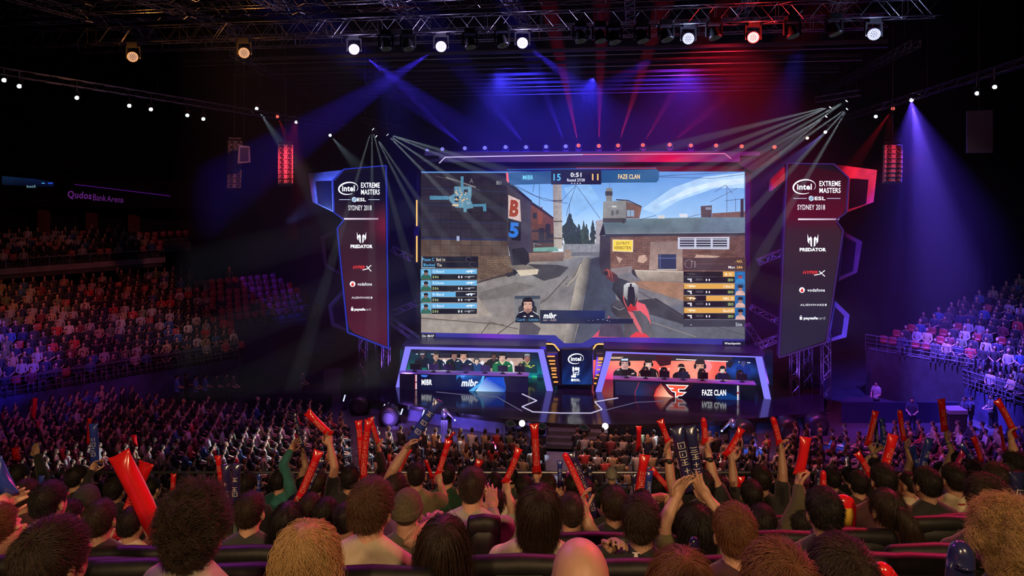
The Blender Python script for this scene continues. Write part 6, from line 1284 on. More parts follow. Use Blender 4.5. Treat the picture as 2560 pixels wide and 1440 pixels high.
pp(1182, 1220, 3.9, 'buzz', 'dark', 'grey', 'person in a grey hoodie with close cropped hair', 10, dict(R=dict(h=(1228, 1240), dd=0.22, e=(1235, 1318), ed=0.12, curl=0.2, sleeve='long')), hood=True, wsc=1.05, extra=('glasses',))
pp(1348, 1278, 3.35, 'bob', 'dark', 'tan', 'person with a chin length brown bob and a sand coloured top', 8, wpx=99)
pp(1110, 1370, 2.75, 'long', 'dark', 'maroon', 'person with long straight brown hair in the lowest row', 4, wpx=110)
pp(1450, 1462, 1.85, 'bald', 'dark', 'black', 'bald person at the bottom of the view', 0, wpx=145, hsc=1.04)
pp(1427, 1281, 4.2, 'buzz', 'dark', 'maroon', 'person with glasses and thin cropped hair raising a red and a navy stick', -4, dict(R=dict(h=(1457, 1244), dd=0.08, e=(1470, 1312), ed=0, axis=S(1462, 1244, 1410, 1131), sleeve='none', curl=0.7)), extra=('glasses',))
pp(1310, 1219, 6.6, 'short', 'black', 'white', 'short haired person in a white shirt behind the grey hoodie', 0, extra=('lanyard',))
pp(1237, 1212, 7.0, 'short', 'black', 'black', 'dark person just right of the hooded head', 0)
pp(1235, 1262, 5.4, 'short', 'black', 'grey', 'person beside the hoodie raising a tattooed arm with a red stick', -2, dict(R=dict(h=(1264, 1212), dd=0.1, e=(1281, 1272), axis=S(1262, 1207, 1296, 1122), sleeve='short')))
pp(1372, 1214, 7.4, 'short', 'dark', 'white', 'person in a pale shirt raising a hand with bracelet behind the bob haircut', -8, dict(L=dict(h=(1341, 1180), dd=0.05, e=(1345, 1232), axis=S(1344, 1177, 1335, 1061), sleeve='none')), extra=('bandL',))
pp(1432, 1216, 7.2, 'short', 'black', 'black', 'dark person with a purple stick behind the raised red and navy pair', 0, dict(L=dict(h=(1409, 1236), dd=0.05, axis=S(1409, 1236, 1420, 1177), sleeve='none')))
pp(1529, 1190, 10.6, 'beanie', 'grey', 'black', 'small person in a grey knit cap just beyond the rail', 0)
pp(1535, 1264, 4.4, 'short', 'dark', 'black', 'person in black with a light patch in short hair, mid row', 0)
pp(1604, 1308, 3.4, 'messy', 'dark', 'black', 'person in a black shirt with a white bottle print on the back', 14, dict(L=dict(h=(1543, 1352), dd=-0.05, e=(1500, 1392), ed=0.0, curl=0.8, sleeve='long')), extra=('lanyard',), wpx=90)
pp(1738, 1320, 3.6, 'bob', 'black', 'olive', 'dark haired person in olive clapping two long navy sticks overhead', 0, dict(L=dict(h=(1703, 1214), dd=0.1, e=(1660, 1312), ed=0.02, axis=S(1700, 1225, 1690, 1075), curl=0.3, spread=0.3), R=dict(h=(1748, 1214), dd=0.1, e=(1806, 1296), ed=0.02, axis=S(1752, 1225, 1730, 1075), curl=0.3, spread=0.3)), wsc=0.95)
pp(1758, 1214, 5.5, 'short', 'black', 'black', 'large person in black wearing two watches with both arms raised', 0, dict(L=dict(h=(1668, 1112), dd=0.1, e=(1676, 1196), axis=S(1671, 1107, 1650, 1052), sleeve='none', spread=0.3), R=dict(h=(1766, 1108), dd=0.1, e=(1782, 1190), axis=S(1762, 1107, 1758, 1045), sleeve='short')), wsc=1.12, extra=('watchL', 'watchR'))
pp(1835, 1335, 2.85, 'short', 'red', 'maroon', 'person with short reddish brown hair and bare neck', 0, wpx=108)
pp(1700, 1464, 2.35, 'bob', 'red', 'maroon', 'person with red lit brown hair showing only the crown at the bottom', 0, wpx=125)
pp(1642, 1222, 7.0, 'messy', 'black', 'black', 'dark head behind the red and the white printed blue stick', 0)
pp(1606, 1262, 5.6, 'short', 'black', 'black', 'person whose raised red stick hides the head, above the bottle print', 0, dict(R=dict(h=(1600, 1246), dd=0.1, axis=S(1596, 1247, 1612, 1137), curl=0.8, sleeve='none')))
pp(1902, 1200, 5.9, 'short', 'black', 'black', 'person in a black tee with both arms up, each hand on a red stick', 0, dict(L=dict(h=(1828, 1128), dd=0.1, e=(1834, 1202), axis=S(1818, 1125, 1853, 1073), spread=0.4), R=dict(h=(1953, 1110), dd=0.1, e=(1957, 1184), axis=S(1948, 1104, 1933, 1043))))
pp(1878, 1240, 5.4, 'short', 'black', 'charcoal', 'dark haired person in charcoal in front of the one with both arms up', 4)
pp(1905, 1312, 4.3, 'short', 'black', 'black', 'person with glossy black hair between the reddish head and the black tee', 6)
pp(2058, 1282, 3.4, 'short', 'black', 'black', 'broad person with thick black hair and black tee, right half', 0, wpx=89, wsc=1.06)
pp(1998, 1312, 4.4, 'short', 'black', 'dolive', 'person in a dark leather sleeve holding up a fat red stick', 0, dict(L=dict(h=(1996, 1186), dd=0.1, e=(1999, 1258), ed=0, axis=S(1998, 1180, 2014, 1095), sleeve='long', spread=0.4)))
pp(1942, 1484, 1.85, 'messy', 'red', 'maroon', 'person with hot red lit hair in the lowest row', -6, wpx=190)
pp(2100, 1462, 2.0, 'messy', 'dark', 'maroon', 'person with dark wavy hair in the lowest row, right of the hot red hair', 0, wpx=165)
pp(2080, 1200, 7.6, 'short', 'black', 'black', 'dark head behind the upright red and navy stick ends', 0)
pp(2144, 1210, 6.2, 'short', 'black', 'maroon', 'dark haired person in a maroon jacket, right half behind the thick black hair', 0)
pp(1975, 1222, 7.6, 'short', 'black', 'white', 'person in a white shirt behind the leather sleeve', 10)
pp(2207, 1202, 4.9, 'short', 'black', 'maroon', 'dark haired person in maroon directly behind the ponytail', 0)
pp(2213, 1275, 4.0, 'pony', 'dark', 'maroon', 'person with a long dark ponytail', -10, wpx=80)
pp(2266, 1211, 6.4, 'buzz', 'black', 'cream', 'person with cropped hair and a cream shirt looking left', -40)
pp(2314, 1211, 4.9, 'short', 'black', 'black', 'short haired person in a black tee on the right side', -12, wpx=60)
pp(2384, 1199, 5.3, 'short', 'black', 'cream', 'person in a cream shirt with dark collar band', 0, wpx=55, extra=('lanyard',))
pp(2488, 1199, 5.0, 'short', 'dark', 'charcoal', 'person in charcoal turned toward the left, near the right edge', -30)
pp(2463, 1254, 3.5, 'messy', 'dark', 'black', 'dark curly head in front of the charcoal shirt at the right', -4, wpx=90)
pp(2500, 1352, 2.5, 'curly', 'blond', 'black', 'person with big fair curls tinted pink at the right edge', -14, wpx=170)
pp(2536, 1165, 6.0, 'messy', 'black', 'black', 'standing dark haired person at the right edge raising a red stick', -25, dict(L=dict(h=(2524, 1080), dd=0.1, e=(2536, 1136), axis=S(2533, 1073, 2494, 1000), sleeve='short')))
pp(2437, 1186, 6.6, 'messy', 'black', 'black', 'dark head behind the leaning blue sticks', 0)
pp(2386, 1150, 9.2, 'short', 'black', 'purple', 'person in purple with one tall raised arm right of the upright red stick', 0, dict(L=dict(h=(2363, 1084), dd=0.1, e=(2380, 1130), axis=S(2363, 1073, 2354, 998), sleeve='none')), extra=('bandL',))
pp(2292, 1186, 8.6, 'short', 'black', 'black', 'person raising one thin arm with a red stick, right of centre block', 0, dict(L=dict(h=(2263, 1106), dd=0.1, e=(2276, 1150), axis=S(2260, 1098, 2250, 1025), sleeve='none')))
pp(2188, 1168, 8.6, 'short', 'black', 'black', 'person with two wristbands raising a red stick toward the right stand', 0, dict(L=dict(h=(2174, 1112), dd=0.1, e=(2190, 1148), axis=S(2169, 1108, 2188, 1031), sleeve='none', spread=0.6)), extra=('bandL',))
pp(2215, 1176, 9.0, 'short', 'black', 'maroon', 'person in maroon with a hand on two navy sticks', 0, dict(L=dict(h=(2201, 1118), dd=0.1, axis=S(2198, 1117, 2190, 1063), sleeve='none')))
pp(2350, 1178, 9.4, 'short', 'black', 'charcoal', 'dark person holding two bright blue sticks by the rail', 0, dict(L=dict(h=(2316, 1168), dd=0.1, axis=S(2303, 1172, 2324, 1098), sleeve='none')))
for i, (px, py, d, st, sh_, yw, lab) in enumerate(((1470, 1205, 8.6, 'short', 'black', 0, 'dark person below the rail beside the short blue stick'), (560, 1206, 8.2, 'short', 'black', 6, 'dark person below the rail beside a thin red stick'), (455, 1208, 8.6, 'short', 'charcoal', 6, 'dark person below the rail behind the big curls'), (1688, 1196, 9.2, 'messy', 'black', 0, 'dark head below the rail left of the watch wearer'), (1985, 1193, 9.4, 'short', 'black', 0, 'dark head below the rail right of the black tee'), (1160, 1188, 9.6, 'short', 'black', 0, 'dark head below the rail left of the hooded head'),
                                                   (2120, 1190, 9.4, 'short', 'black', 0, 'dark head below the rail left of the maroon jacket'), (1280, 1194, 9.4, 'short', 'charcoal', 0, 'dark head below the rail right of the hooded head'), (20, 1205, 8.0, 'short', 'black', 8, 'dark head below the rail in the left corner'), (2545, 1215, 5.6, 'short', 'black', -10, 'dark person beside the printed navy stick at the right edge'), (1800, 1222, 6.4, 'short', 'black', 0, 'dark head between the watch wearer and the raised hands'), (1462, 1232, 6.0, 'short', 'black', 0, 'dark head behind the slanted navy stick'))):
    pp(px, py, d, st, 'black', sh_, lab, yw)
# bottle print on the black shirt
bp = P(1590, 1394, 3.4 - 0.155); t = MB()
def flat(pts, dz=0): t.add([(x / F * 3.3, dz, -y / F * 3.3) for x, y in pts] + [(x / F * 3.3, dz + 0.004, -y / F * 3.3) for x, y in pts], [tuple(range(len(pts)))] + [(i, (i + 1) % len(pts), (i + 1) % len(pts) + len(pts), i + len(pts)) for i in range(len(pts))])
flat([(-9, -12), (9, -12), (9, -10), (-9, -10)]); flat([(-4, -9), (4, -9), (5, 0), (5, 11), (-5, 11), (-5, 0)]); flat([(-16, 2), (-12, 6), (-10, 11), (-15, 11)]); flat([(6, 8), (12, 7), (14, 11), (6, 11)])
prs = [o for o in bpy.data.objects if o.get('label', '').endswith('bottle print on the back')][0]
o = t.build('shirt_print', M_prw, prs); o.matrix_parent_inverse = prs.matrix_world.inverted(); o.matrix_world = Matrix.Translation(bp)

# ---------------------------------------------------------------- inflatable sticks
for args in ((397, 1346, 297, 1137, 46, 4.8, M_red, 'big plain red stick crossing over a printed red one', 0), (298, 1348, 366, 1158, 30, 5.0, M_red, 'red stick with boxed print under the big crossing one', 1), (28, 1238, -14, 1150, 34, 3.2, M_blue, 'blue stick held up at the left edge', 0), (237, 1160, 233, 1060, 19, 6.7, M_blue, 'blue stick held upright near the left end of the rail', 1),
             (221, 1110, 224, 1046, 9, 9, M_red, 'thin red stick right beside the upright blue one at left', 0), (566, 1268, 564, 1162, 20, 5.2, M_navy, 'navy stick with white boxed print, first of the upright pair', 2), (590, 1262, 592, 1160, 21, 5.15, M_navy, 'navy stick with white boxed print, second of the upright pair', 2), (553, 1222, 544, 1140, 13, 6.6, M_red, 'red printed stick beside the upright navy pair', 2),
             (588, 1344, 592, 1268, 13, 4.7, mat('stick_green', (0.01, 0.16, 0.1), 0.25, coat=0.5), 'dark green stick below the upright navy pair', 1), (737, 1268, 797, 1128, 20, 5.8, M_red, 'red printed stick held by spread fingers above the blond hair', 2), (766, 1232, 806, 1148, 14, 6.2, M_navy, 'dark stick behind the printed red one above the blond hair', 2), (757, 1118, 735, 1034, 9, 7.4, M_navy, 'thin dark stick lifted between two hands left of centre', 2),
             (826, 1088, 768, 1030, 18, 6.3, M_red, 'red stick held at the end of the straight bare arm', 1), (908, 1203, 896, 1052, 15, 6.3, M_red, 'upright red stick, darker one of the tall pair', 2), (908, 1203, 922, 1050, 17, 6.25, M_red, 'upright red stick, brighter one of the tall pair', 1), (948, 1116, 926, 1044, 12, 6.7, M_red, 'short red stick held next to a blue one', 1), (946, 1106, 932, 1042, 9, 6.85, M_blue, 'narrow blue stick held next to the short red one', 0),
             (1028, 1104, 1096, 1000, 24, 5.3, M_blue, 'long shiny blue stick held by the far reaching arm', 2), (985, 1208, 1022, 1122, 15, 6.8, M_red, 'red printed stick leaning behind the faded haircut', 2), (1094, 1190, 1122, 1100, 15, 6.1, M_red, 'red stick raised beside the dark green shirt', 2), (1080, 1196, 1064, 1150, 9, 7.6, M_red, 'short dark red stick left of the dark green shirt', 0), (1116, 1105, 1136, 1080, 7, 9.5, M_red, 'thin small red stick above the green shirt', 0),
             (1262, 1208, 1297, 1122, 16, 5.5, M_red, 'red stick leaning right above the hooded head', 1), (1342, 1182, 1335, 1060, 19, 7.4, M_red, 'tall upright red stick at the runway', 1), (1190, 1176, 1200, 1150, 16, 8.4, M_red, 'short red stick end over the hooded head', 0), (1178, 1172, 1180, 1146, 12, 8.6, M_navy, 'short printed navy stick end over the hooded head', 2), (1462, 1246, 1410, 1132, 16, 4.3, M_red, 'bright red stick leaning left, held together with a navy one', 1, 0, 'round'), (1490, 1294, 1427, 1132, 19, 4.45, M_navy, 'navy printed stick leaning left behind the bright red one', 2),
             (1400, 1214, 1400, 1152, 12, 7.6, M_blue, 'upright blue stick left of the leaning red and navy pair', 1), (1409, 1238, 1421, 1176, 9, 7.3, mat('stick_purple', (0.22, 0.02, 0.25), 0.22, coat=0.5), 'purple lit stick left of the leaning red and navy pair', 2), (1474, 1200, 1474, 1164, 12, 8.0, M_navy, 'short upright navy stick right of the leaning pair', 1), (1595, 1250, 1612, 1138, 22, 5.7, M_red, 'red stick held upright above the bottle print', 1), (1618, 1250, 1622, 1178, 17, 6.3, M_blue, 'blue white printed stick right behind the upright red one', 2), (1592, 1240, 1584, 1184, 14, 6.4, M_navy, 'navy printed stick left behind the upright red one', 2),
             (1674, 1224, 1628, 1172, 14, 6.9, M_red, 'red stick slanting down beside the white printed blue one', 1), (1724, 1232, 1691, 1068, 30, 3.75, M_navy, 'long dark navy stick, one of two clapped overhead', 1), (1748, 1232, 1722, 1066, 30, 3.8, M_navy, 'long dark navy stick, other one of two clapped overhead', 1), (1672, 1110, 1650, 1050, 15, 5.6, M_red, 'red stick in the watch wearing fist left of the navy pair', 1), (1763, 1110, 1758, 1044, 15, 5.6, M_red, 'pinkish red stick in the watch wearing fist right of the navy pair', 1, 0, 'round'), (1738, 1130, 1746, 1072, 9, 8.0, M_navy, 'gold printed navy stick beside the pinkish red one', 2),
             (1814, 1140, 1854, 1072, 16, 6.0, M_red, 'red stick in a raised hand, broad end up, right of the overhead pair', 1), (1950, 1112, 1931, 1042, 15, 6.0, M_red, 'red stick in a raised hand with a shiny round tip', 1, 0, 'round'), (1852, 1218, 1853, 1192, 15, 5.7, M_red, 'small red stick end between two raised arms', 1), (1997, 1186, 2014, 1094, 24, 4.5, M_red, 'fat plain red stick above the leather sleeve', 0), (2058, 1224, 2058, 1176, 15, 5.0, M_red, 'upright red stick tip beside thick black hair', 1, 0, 'round'), (2043, 1222, 2046, 1174, 10, 5.3, M_navy, 'upright navy stick tip beside the red tip', 2),
             (2168, 1114, 2189, 1028, 14, 8.7, M_red, 'slim red stick lifted by the banded wrist', 1), (2192, 1118, 2190, 1056, 9, 9.0, M_navy, 'navy stick, slimmer one behind the banded wrist', 2), (2208, 1118, 2204, 1046, 12, 9.1, M_blue, 'blue stick with white print behind the banded wrist', 2), (2204, 1192, 2233, 1088, 22, 5.1, M_red, 'fat red stick leaning right above the ponytail', 1), (2177, 1190, 2142, 1132, 15, 6.4, M_red, 'red stick leaning left beside the ponytail', 1), (2261, 1102, 2249, 1024, 13, 8.7, M_red, 'slim red stick lifted by a thin arm right of the ponytail', 1, 0, 'round'),
             (2297, 1170, 2280, 1116, 15, 8.4, M_blue, 'blue printed stick leaning left in front of the right block', 2), (2303, 1180, 2325, 1096, 17, 8.0, M_blue, 'blue printed stick leaning right, crossing its neighbour', 2), (2362, 1078, 2353, 998, 16, 9.3, M_red, 'upright red stick with broad end at the right stand', 1), (2534, 1078, 2492, 1000, 16, 6.1, M_red, 'long red stick leaning left at the right edge', 1), (2540, 1096, 2526, 1062, 10, 7.4, M_red, 'small red stick below the long one at the right edge', 0), (2460, 1196, 2402, 1110, 13, 6.7, M_blue, 'long blue stick leaning left behind the charcoal shirt', 2), (2454, 1156, 2433, 1092, 12, 7.8, M_red, 'red stick leaning left behind the long blue one', 1), (2390, 1168, 2409, 1126, 12, 7.6, mat('stick_magenta', (0.5, 0.01, 0.16), 0.22, coat=0.5), 'magenta stick leaning right between two blue ones', 2),
             (2512, 1130, 2500, 1064, 7, 9.5, M_red, 'thin red stick below the long leaning one on the right', 1), (2534, 1270, 2541, 1182, 30, 4.6, M_navy, 'broad navy stick with large white print at the right edge', 2), (2395, 1470, 2404, 1352, 62, 2.3, M_navy, 'huge blue stick with white letters beside the fair curls', 2, 0, 'round'), (2235, 1470, 2196, 1408, 46, 2.2, M_red, 'red stick tip at the very bottom right of the dark wavy hair', 0, 0, 'round'), (1736, 1420, 1736, 1342, 28, 3.0, M_navy, 'clear bluish stick tip standing before the olive shirt', 1, 0, 'round'), (82, 1146, 92, 1110, 17, 8.2, M_blue, 'pale blue stick end at far left below the stand', 2), (42, 1150, 38, 1120, 16, 8.6, M_red, 'dim red stick end at the left edge', 0),
             (103, 1230, 104, 1190, 12, 5.6, M_blue, 'small bluish stick end above the tan shirted person', 1), (646, 1230, 648, 1185, 9, 7.2, M_blue, 'glinting blue stick right of the upright navy pair', 2), (432, 1230, 434, 1185, 12, 7.0, M_red, 'dim red printed stick behind the big curls', 1), (82, 1048, 88, 996, 10, 34, M_red, 'lone red stick in the floor seats at far left', 0), (338, 1116, 334, 1088, 11, 29.5, M_red, 'short bright red stick in the floor seats above the crossed ones', 0), (1595, 1128, 1597, 1066, 12, 29, M_red, 'upright red stick among the centre floor seats', 0)):
    stick(*args)
# red and gold inflatable shield
p0 = P(2108, 1282, 4.2); t = empty('inflatable_shield', p0); tag(t, 'red and gold inflatable shield propped beside thick black hair', 'inflatable')
mb = MB(); mb.rings([(0, 0, -0.14, 0.05, 0.02), (0, 0, -0.1, 0.075, 0.035), (0, 0, 0.04, 0.08, 0.04), (0, 0, 0.09, 0.06, 0.035), (0, 0, 0.11, 0.02, 0.01)], 18); mb.build('body', M_red, t, True); mb = MB(); mb.rings([(0.005, -0.034, -0.06, 0.035, 0.01), (0, -0.034, 0.0, 0.05, 0.014), (0.0, -0.034, 0.045, 0.04, 0.012)], 14); mb.build('emblem', mat('gold_print', (0.6, 0.4, 0.05), 0.3), t, True)

# ---------------------------------------------------------------- seats seen between the people
n_ = 0
for (px, py, d, lab) in ((270, 1405, 2.9, 'black padded seat left of the pale hoodie'), (372, 1408, 2.8, 'black padded seat touching the pale hoodie'), (40, 1400, 2.9, 'black padded seat in the left corner'), (640, 1418, 2.9, 'black padded seat between the curls and the blond hair'), (1210, 1296, 3.65, 'narrow black seat back standing against the grey hoodie'), (1298, 1397, 2.9, 'black padded seat between the hoodie and the bald head'), (1590, 1408, 2.9, 'black padded seat right of the bald head'), (930, 1428, 2.6, 'black padded seat under the tan crew neck shirt'), (1488, 1338, 3.9, 'black padded seat behind the bald head'), (640, 1372, 3.6, 'black padded seat right of the big curls'), (1955, 1334, 3.9, 'black padded seat left of the thick black hair'), (2130, 1328, 3.9, 'black padded seat right of the thick black hair'), (2360, 1297, 4.3, 'black padded seat under the black tee on the right'), (2275, 1394, 2.9, 'black padded seat below the ponytail'), (2345, 1370, 3.2, 'black padded seat beside the huge blue stick'), (330, 1372, 3.9, 'black padded seat under the cream shirt'), (1800, 1400, 3.0, 'black padded seat beside the reddish hair'), (1640, 1345, 4.2, 'black padded seat behind the bottle print'), (1960, 1296, 5.0, 'black padded seat under the white shirt right of the black tee'), (2440, 1290, 4.4, 'black padded seat under the cream shirt on the right'), (2160, 1392, 2.9, 'black padded seat right of the dark wavy hair')):
    p = P(px, py, d); s_ = seat(p.x, p.y, p.z, lab, tier_floor(d + 0.3), 0.19 if 'narrow' in lab else 0.52)
# ---------------------------------------------------------------- low-detail people: meshes shared by copies, and the far crowd
def lowpoly(seed, lap=True, arms_up=False):
    g = random.Random(seed); sk = MB(); cl = MB(); hr = MB(); tr = MB()
    sk.ell((0, -0.005, 0.02), (0.074, 0.092, 0.1), 10, 7); sk.ell((0, 0.03, -0.035), (0.056, 0.062, 0.075), 8, 6); sk.ell((0, 0.095, -0.012), (0.013, 0.018, 0.022), 5, 4)
    for s in (-1, 1): sk.ell((s * 0.077, 0, -0.01), (0.01, 0.02, 0.03), 5, 4)
    sk.limb([(0, -0.02, -0.06), (0, -0.03, -0.21)], [0.05, 0.055], 7)
    cl.rings([(0, 0, -0.8, 0.16, 0.12), (0, 0, -0.74, 0.17, 0.13), (0, -0.015, -0.55, 0.165, 0.12), (0, -0.02, -0.38, 0.19, 0.122), (0, -0.025, -0.29, 0.185, 0.10), (0, -0.028, -0.235, 0.13, 0.085), (0, -0.03, -0.2, 0.07, 0.065)], 10)
    for s in (-1, 1):
        S_ = Vector((s * 0.185, -0.02, -0.27)); 
        if arms_up and s == 1: E = Vector((0.26, 0.05, -0.05)); Wp = Vector((0.2, 0.06, 0.24))
        else: E = Vector((s * 0.25, 0.04, -0.56)); Wp = Vector((s * g.uniform(0.06, 0.15), g.uniform(0.24, 0.3), -0.67 + g.uniform(-0.02, 0.04)))
        long_ = seed in (0, 2, 4, 5)
        if long_ and not arms_up: cl.limb([S_, E, E + (Wp - E) * 0.9], [0.065, 0.05, 0.036], 7)
        else: cl.limb([S_, S_ + (E - S_) * 0.7], [0.065, 0.056], 7); sk.limb([S_ + (E - S_) * 0.6, E, Wp], [0.042, 0.038, 0.028], 6)
        sk.limb([(0, -0.03, -0.21), S_, E, Wp], [0.04, 0.036, 0.03, 0.024], 6)
        sk.ell(Wp + (Wp - E).normalized() * 0.05, (0.035, 0.045, 0.03), 6, 5)
        tr.limb([(s * 0.09, 0, -0.76), (s * 0.12, 0.4, -0.73), (s * 0.12, 0.4, -1.14)], [0.09, 0.068, 0.05], 7); tr.ell((s * 0.12, 0.46, -1.165), (0.045, 0.12, 0.035), 6, 5)
    hr.ell((0, -0.02, 0.038), (0.082, 0.098, 0.093), 10, 8); hr.ell((0, -0.046, -0.015), (0.07, 0.064, 0.075), 8, 6)
    if seed % 4 == 3: hr.rings([(0, -0.09, -0.3, 0.09, 0.04), (0, -0.07, -0.15, 0.1, 0.06), (0, -0.04, -0.02, 0.095, 0.08), (0, -0.03, 0.05, 0.08, 0.08)], 10)
    return sk, cl, hr, tr
LP = [lowpoly(i, arms_up=(i == 6)) for i in range(7)]
HEADZ = 1.2
M_trou2 = M_trou
LPM = []
for i, q in enumerate(LP):
    ms = []
    for nm, mb_, m in (('person', q[0], M_skin), ('shirt', q[1], M_shirt), ('hair', q[2], M_hair), ('trousers', q[3], M_trou2)):
        me = bpy.data.meshes.new(nm); me.from_pydata([tuple(v) for v in mb_.v], [], mb_.f); me.materials.append(m); me.polygons.foreach_set('use_smooth', np.ones(len(me.polygons), dtype=bool)); ms.append(me)
    LPM.append(ms)
def low_person(loc, yaw, k, shirt, hair, label, group, cat='person'):
    o = bpy.data.objects.new('person', LPM[k][0]); COL.objects.link(o); o.location = loc; o.rotation_euler = (0, 0, yaw); tag(o, label, cat, group)
    for nm, j, c in (('shirt', 1, shirt), ('hair', 2, hair), ('trousers', 3, (0.02, 0.02, 0.03))):
        ch = bpy.data.objects.new(nm, LPM[k][j]); COL.objects.link(ch); ch.parent = o; ch.color = (*c, 1)
    return o
def yaw_to(p, tgt): d = Vector(tgt) - Vector(p); return math.atan2(-d.x, d.y)
class Crowd:
    def __init__(s): s.V = []; s.Fa = []; s.C = []; s.n = 0; s.c = 0
    def add(s, loc, yaw, k, cols, sc=1.0):
        ca, sa = math.cos(yaw) * sc, math.sin(yaw) * sc; m = np.array([[ca, -sa, 0], [sa, ca, 0], [0, 0, sc]], np.float32); s.c += 1
        for part, col in zip(TEM[k], cols):
            v, f = part; s.V.append(v @ m.T + np.array(loc, np.float32)); s.Fa.append(f + s.n); s.n += len(v); s.C.append(np.tile(np.array([*col, 1], np.float32), (len(v), 1)))
    def build(s, name, m):
        V = np.concatenate(s.V); Fa = np.concatenate(s.Fa); C = np.concatenate(s.C)
        me = bpy.data.meshes.new(name); me.vertices.add(len(V)); me.vertices.foreach_set('co', V.astype(np.float32).ravel()); me.loops.add(Fa.size); me.loops.foreach_set('vertex_index', Fa.ravel().astype(np.int32)); me.polygons.add(len(Fa))
        me.polygons.foreach_set('loop_start', np.arange(0, Fa.size, 3, dtype=np.int32)); me.polygons.foreach_set('use_smooth', np.ones(len(Fa), dtype=bool))
        me.update(calc_edges=True); me.validate(); ca = me.color_attributes.new('col', 'FLOAT_COLOR', 'POINT'); ca.data.foreach_set('color', C.ravel()); me.materials.append(m)
        o = bpy.data.objects.new(name, me); COL.objects.link(o); return o
def tris(mb_):
    f = []
    for q in mb_.f:
        for i in range(1, len(q) - 1): f.append((q[0], q[i], q[i + 1]))
    return np.array([tuple(v) for v in mb_.v], np.float32), np.array(f, np.int32)
TEM = [[tris(p) for p in q] for q in LP]
m = bpy.data.materials.new('crowd_cloth'); m.use_nodes = True; b_ = m.node_tree.nodes['Principled BSDF']; a_ = m.node_tree.nodes.new('ShaderNodeAttribute'); a_.attribute_name = 'col'; m.node_tree.links.new(a_.outputs['Color'], b_.inputs['Base Color']); b_.inputs['Roughness'].default_value = 0.8; M_crowd = m
CR = Crowd(); rg = random.Random(11)
SHP = [(0.012, 0.012, 0.014)] * 7 + [(0.03, 0.03, 0.035)] * 3 + [(0.012, 0.018, 0.05)] * 2 + [(0.26, 0.25, 0.24)] * 3 + [(0.42, 0.40, 0.38)] + [(0.35, 0.03, 0.03), (0.12, 0.02, 0.03), (0.03, 0.08, 0.2), (0.3, 0.22, 0.12), (0.1, 0.12, 0.06)]
SNM = {(0.012, 0.012, 0.014): 'black', (0.03, 0.03, 0.035): 'charcoal', (0.012, 0.018, 0.05): 'navy', (0.26, 0.25, 0.24): 'grey', (0.42, 0.40, 0.38): 'pale', (0.35, 0.03, 0.03): 'red', (0.12, 0.02, 0.03): 'maroon', (0.03, 0.08, 0.2): 'blue', (0.3, 0.22, 0.12): 'tan', (0.1, 0.12, 0.06): 'olive'}
HRP = [(0.010, 0.008, 0.008)] * 5 + [(0.022, 0.013, 0.009)] * 5 + [(0.06, 0.03, 0.016)] * 2 + [(0.3, 0.2, 0.1)]
SKP = [(0.46, 0.27, 0.19), (0.5, 0.3, 0.22), (0.4, 0.22, 0.15), (0.3, 0.16, 0.1)]
def proj(p): return (CX + F * p.x / p.y, CY + F * (CZ - p.z) / p.y)
YM = [(-200, 1000), (0, 985), (150, 966), (300, 962), (420, 992), (600, 996), (690, 988), (790, 1000), (850, 1032), (885, 1064), (1100, 1068), (1350, 1074), (1430, 1068), (1600, 1072), (1760, 1066), (1890, 1080), (1955, 1062), (2040, 1050), (2200, 1056), (2560, 1052), (2800, 1052)]
def ymin(px):
    for (a, b) in zip(YM[:-1], YM[1:]):
        if a[0] <= px <= b[0]: return a[1] + (b[1] - a[1]) * (px - a[0]) / (b[0] - a[0])
    return 9999
floor_spots = []
tgtS = ST.w(0, 2, 3)
for row in range(0, 20):
    v = -5.6 - 0.84 * row + 8.4
    u = -36.0 + (0.28 if row % 2 else 0)
    while u < 34:
        u += 0.58; p = ST.w(u + rg.uniform(-0.05, 0.05), v + rg.uniform(-0.07, 0.07), HEADZ + rg.uniform(-0.05, 0.06)); px, py = proj(p)
        if not (-60 < px < 2620) or p.y < 27.0: continue
        if py < ymin(px) or py > 1200: continue
        if 1352 < px < 1432 and py < 1160: continue
        if 862 < px < 886 and py < 1150: continue
        if 1945 < px < 1965: continue
        if rg.random() < 0.07: continue
        floor_spots.append((p, px, py))
floor_spots.sort(key=lambda q: q[0].y)
N_IND = 190
blk = lambda px: 'left floor block' if px < 870 else ('floor rows left of the runway' if px < 1390 else ('floor rows right of the runway' if px < 1955 else 'right floor block'))
M_chair = []
for i, (p, px, py) in enumerate(floor_spots):
    k = rg.choice([0, 0, 1, 1, 2, 4, 5, 3, 0, 1]) if rg.random() > 0.02 else 6; sh_ = rg.choice(SHP); hr_ = rg.choice(HRP); yw = yaw_to(p, tgtS) + rg.uniform(-0.25, 0.25)
    if i < N_IND:
        low_person((p.x, p.y, p.z), yw, k, sh_, hr_, 'seated spectator in %s top seen from behind, %s' % (SNM[sh_], blk(px)), '%s spectators, %s' % (SNM[sh_], blk(px)))
    else: CR.add((p.x, p.y, p.z), yw, k, (rg.choice(SKP), sh_, hr_, (0.02, 0.02, 0.03)))

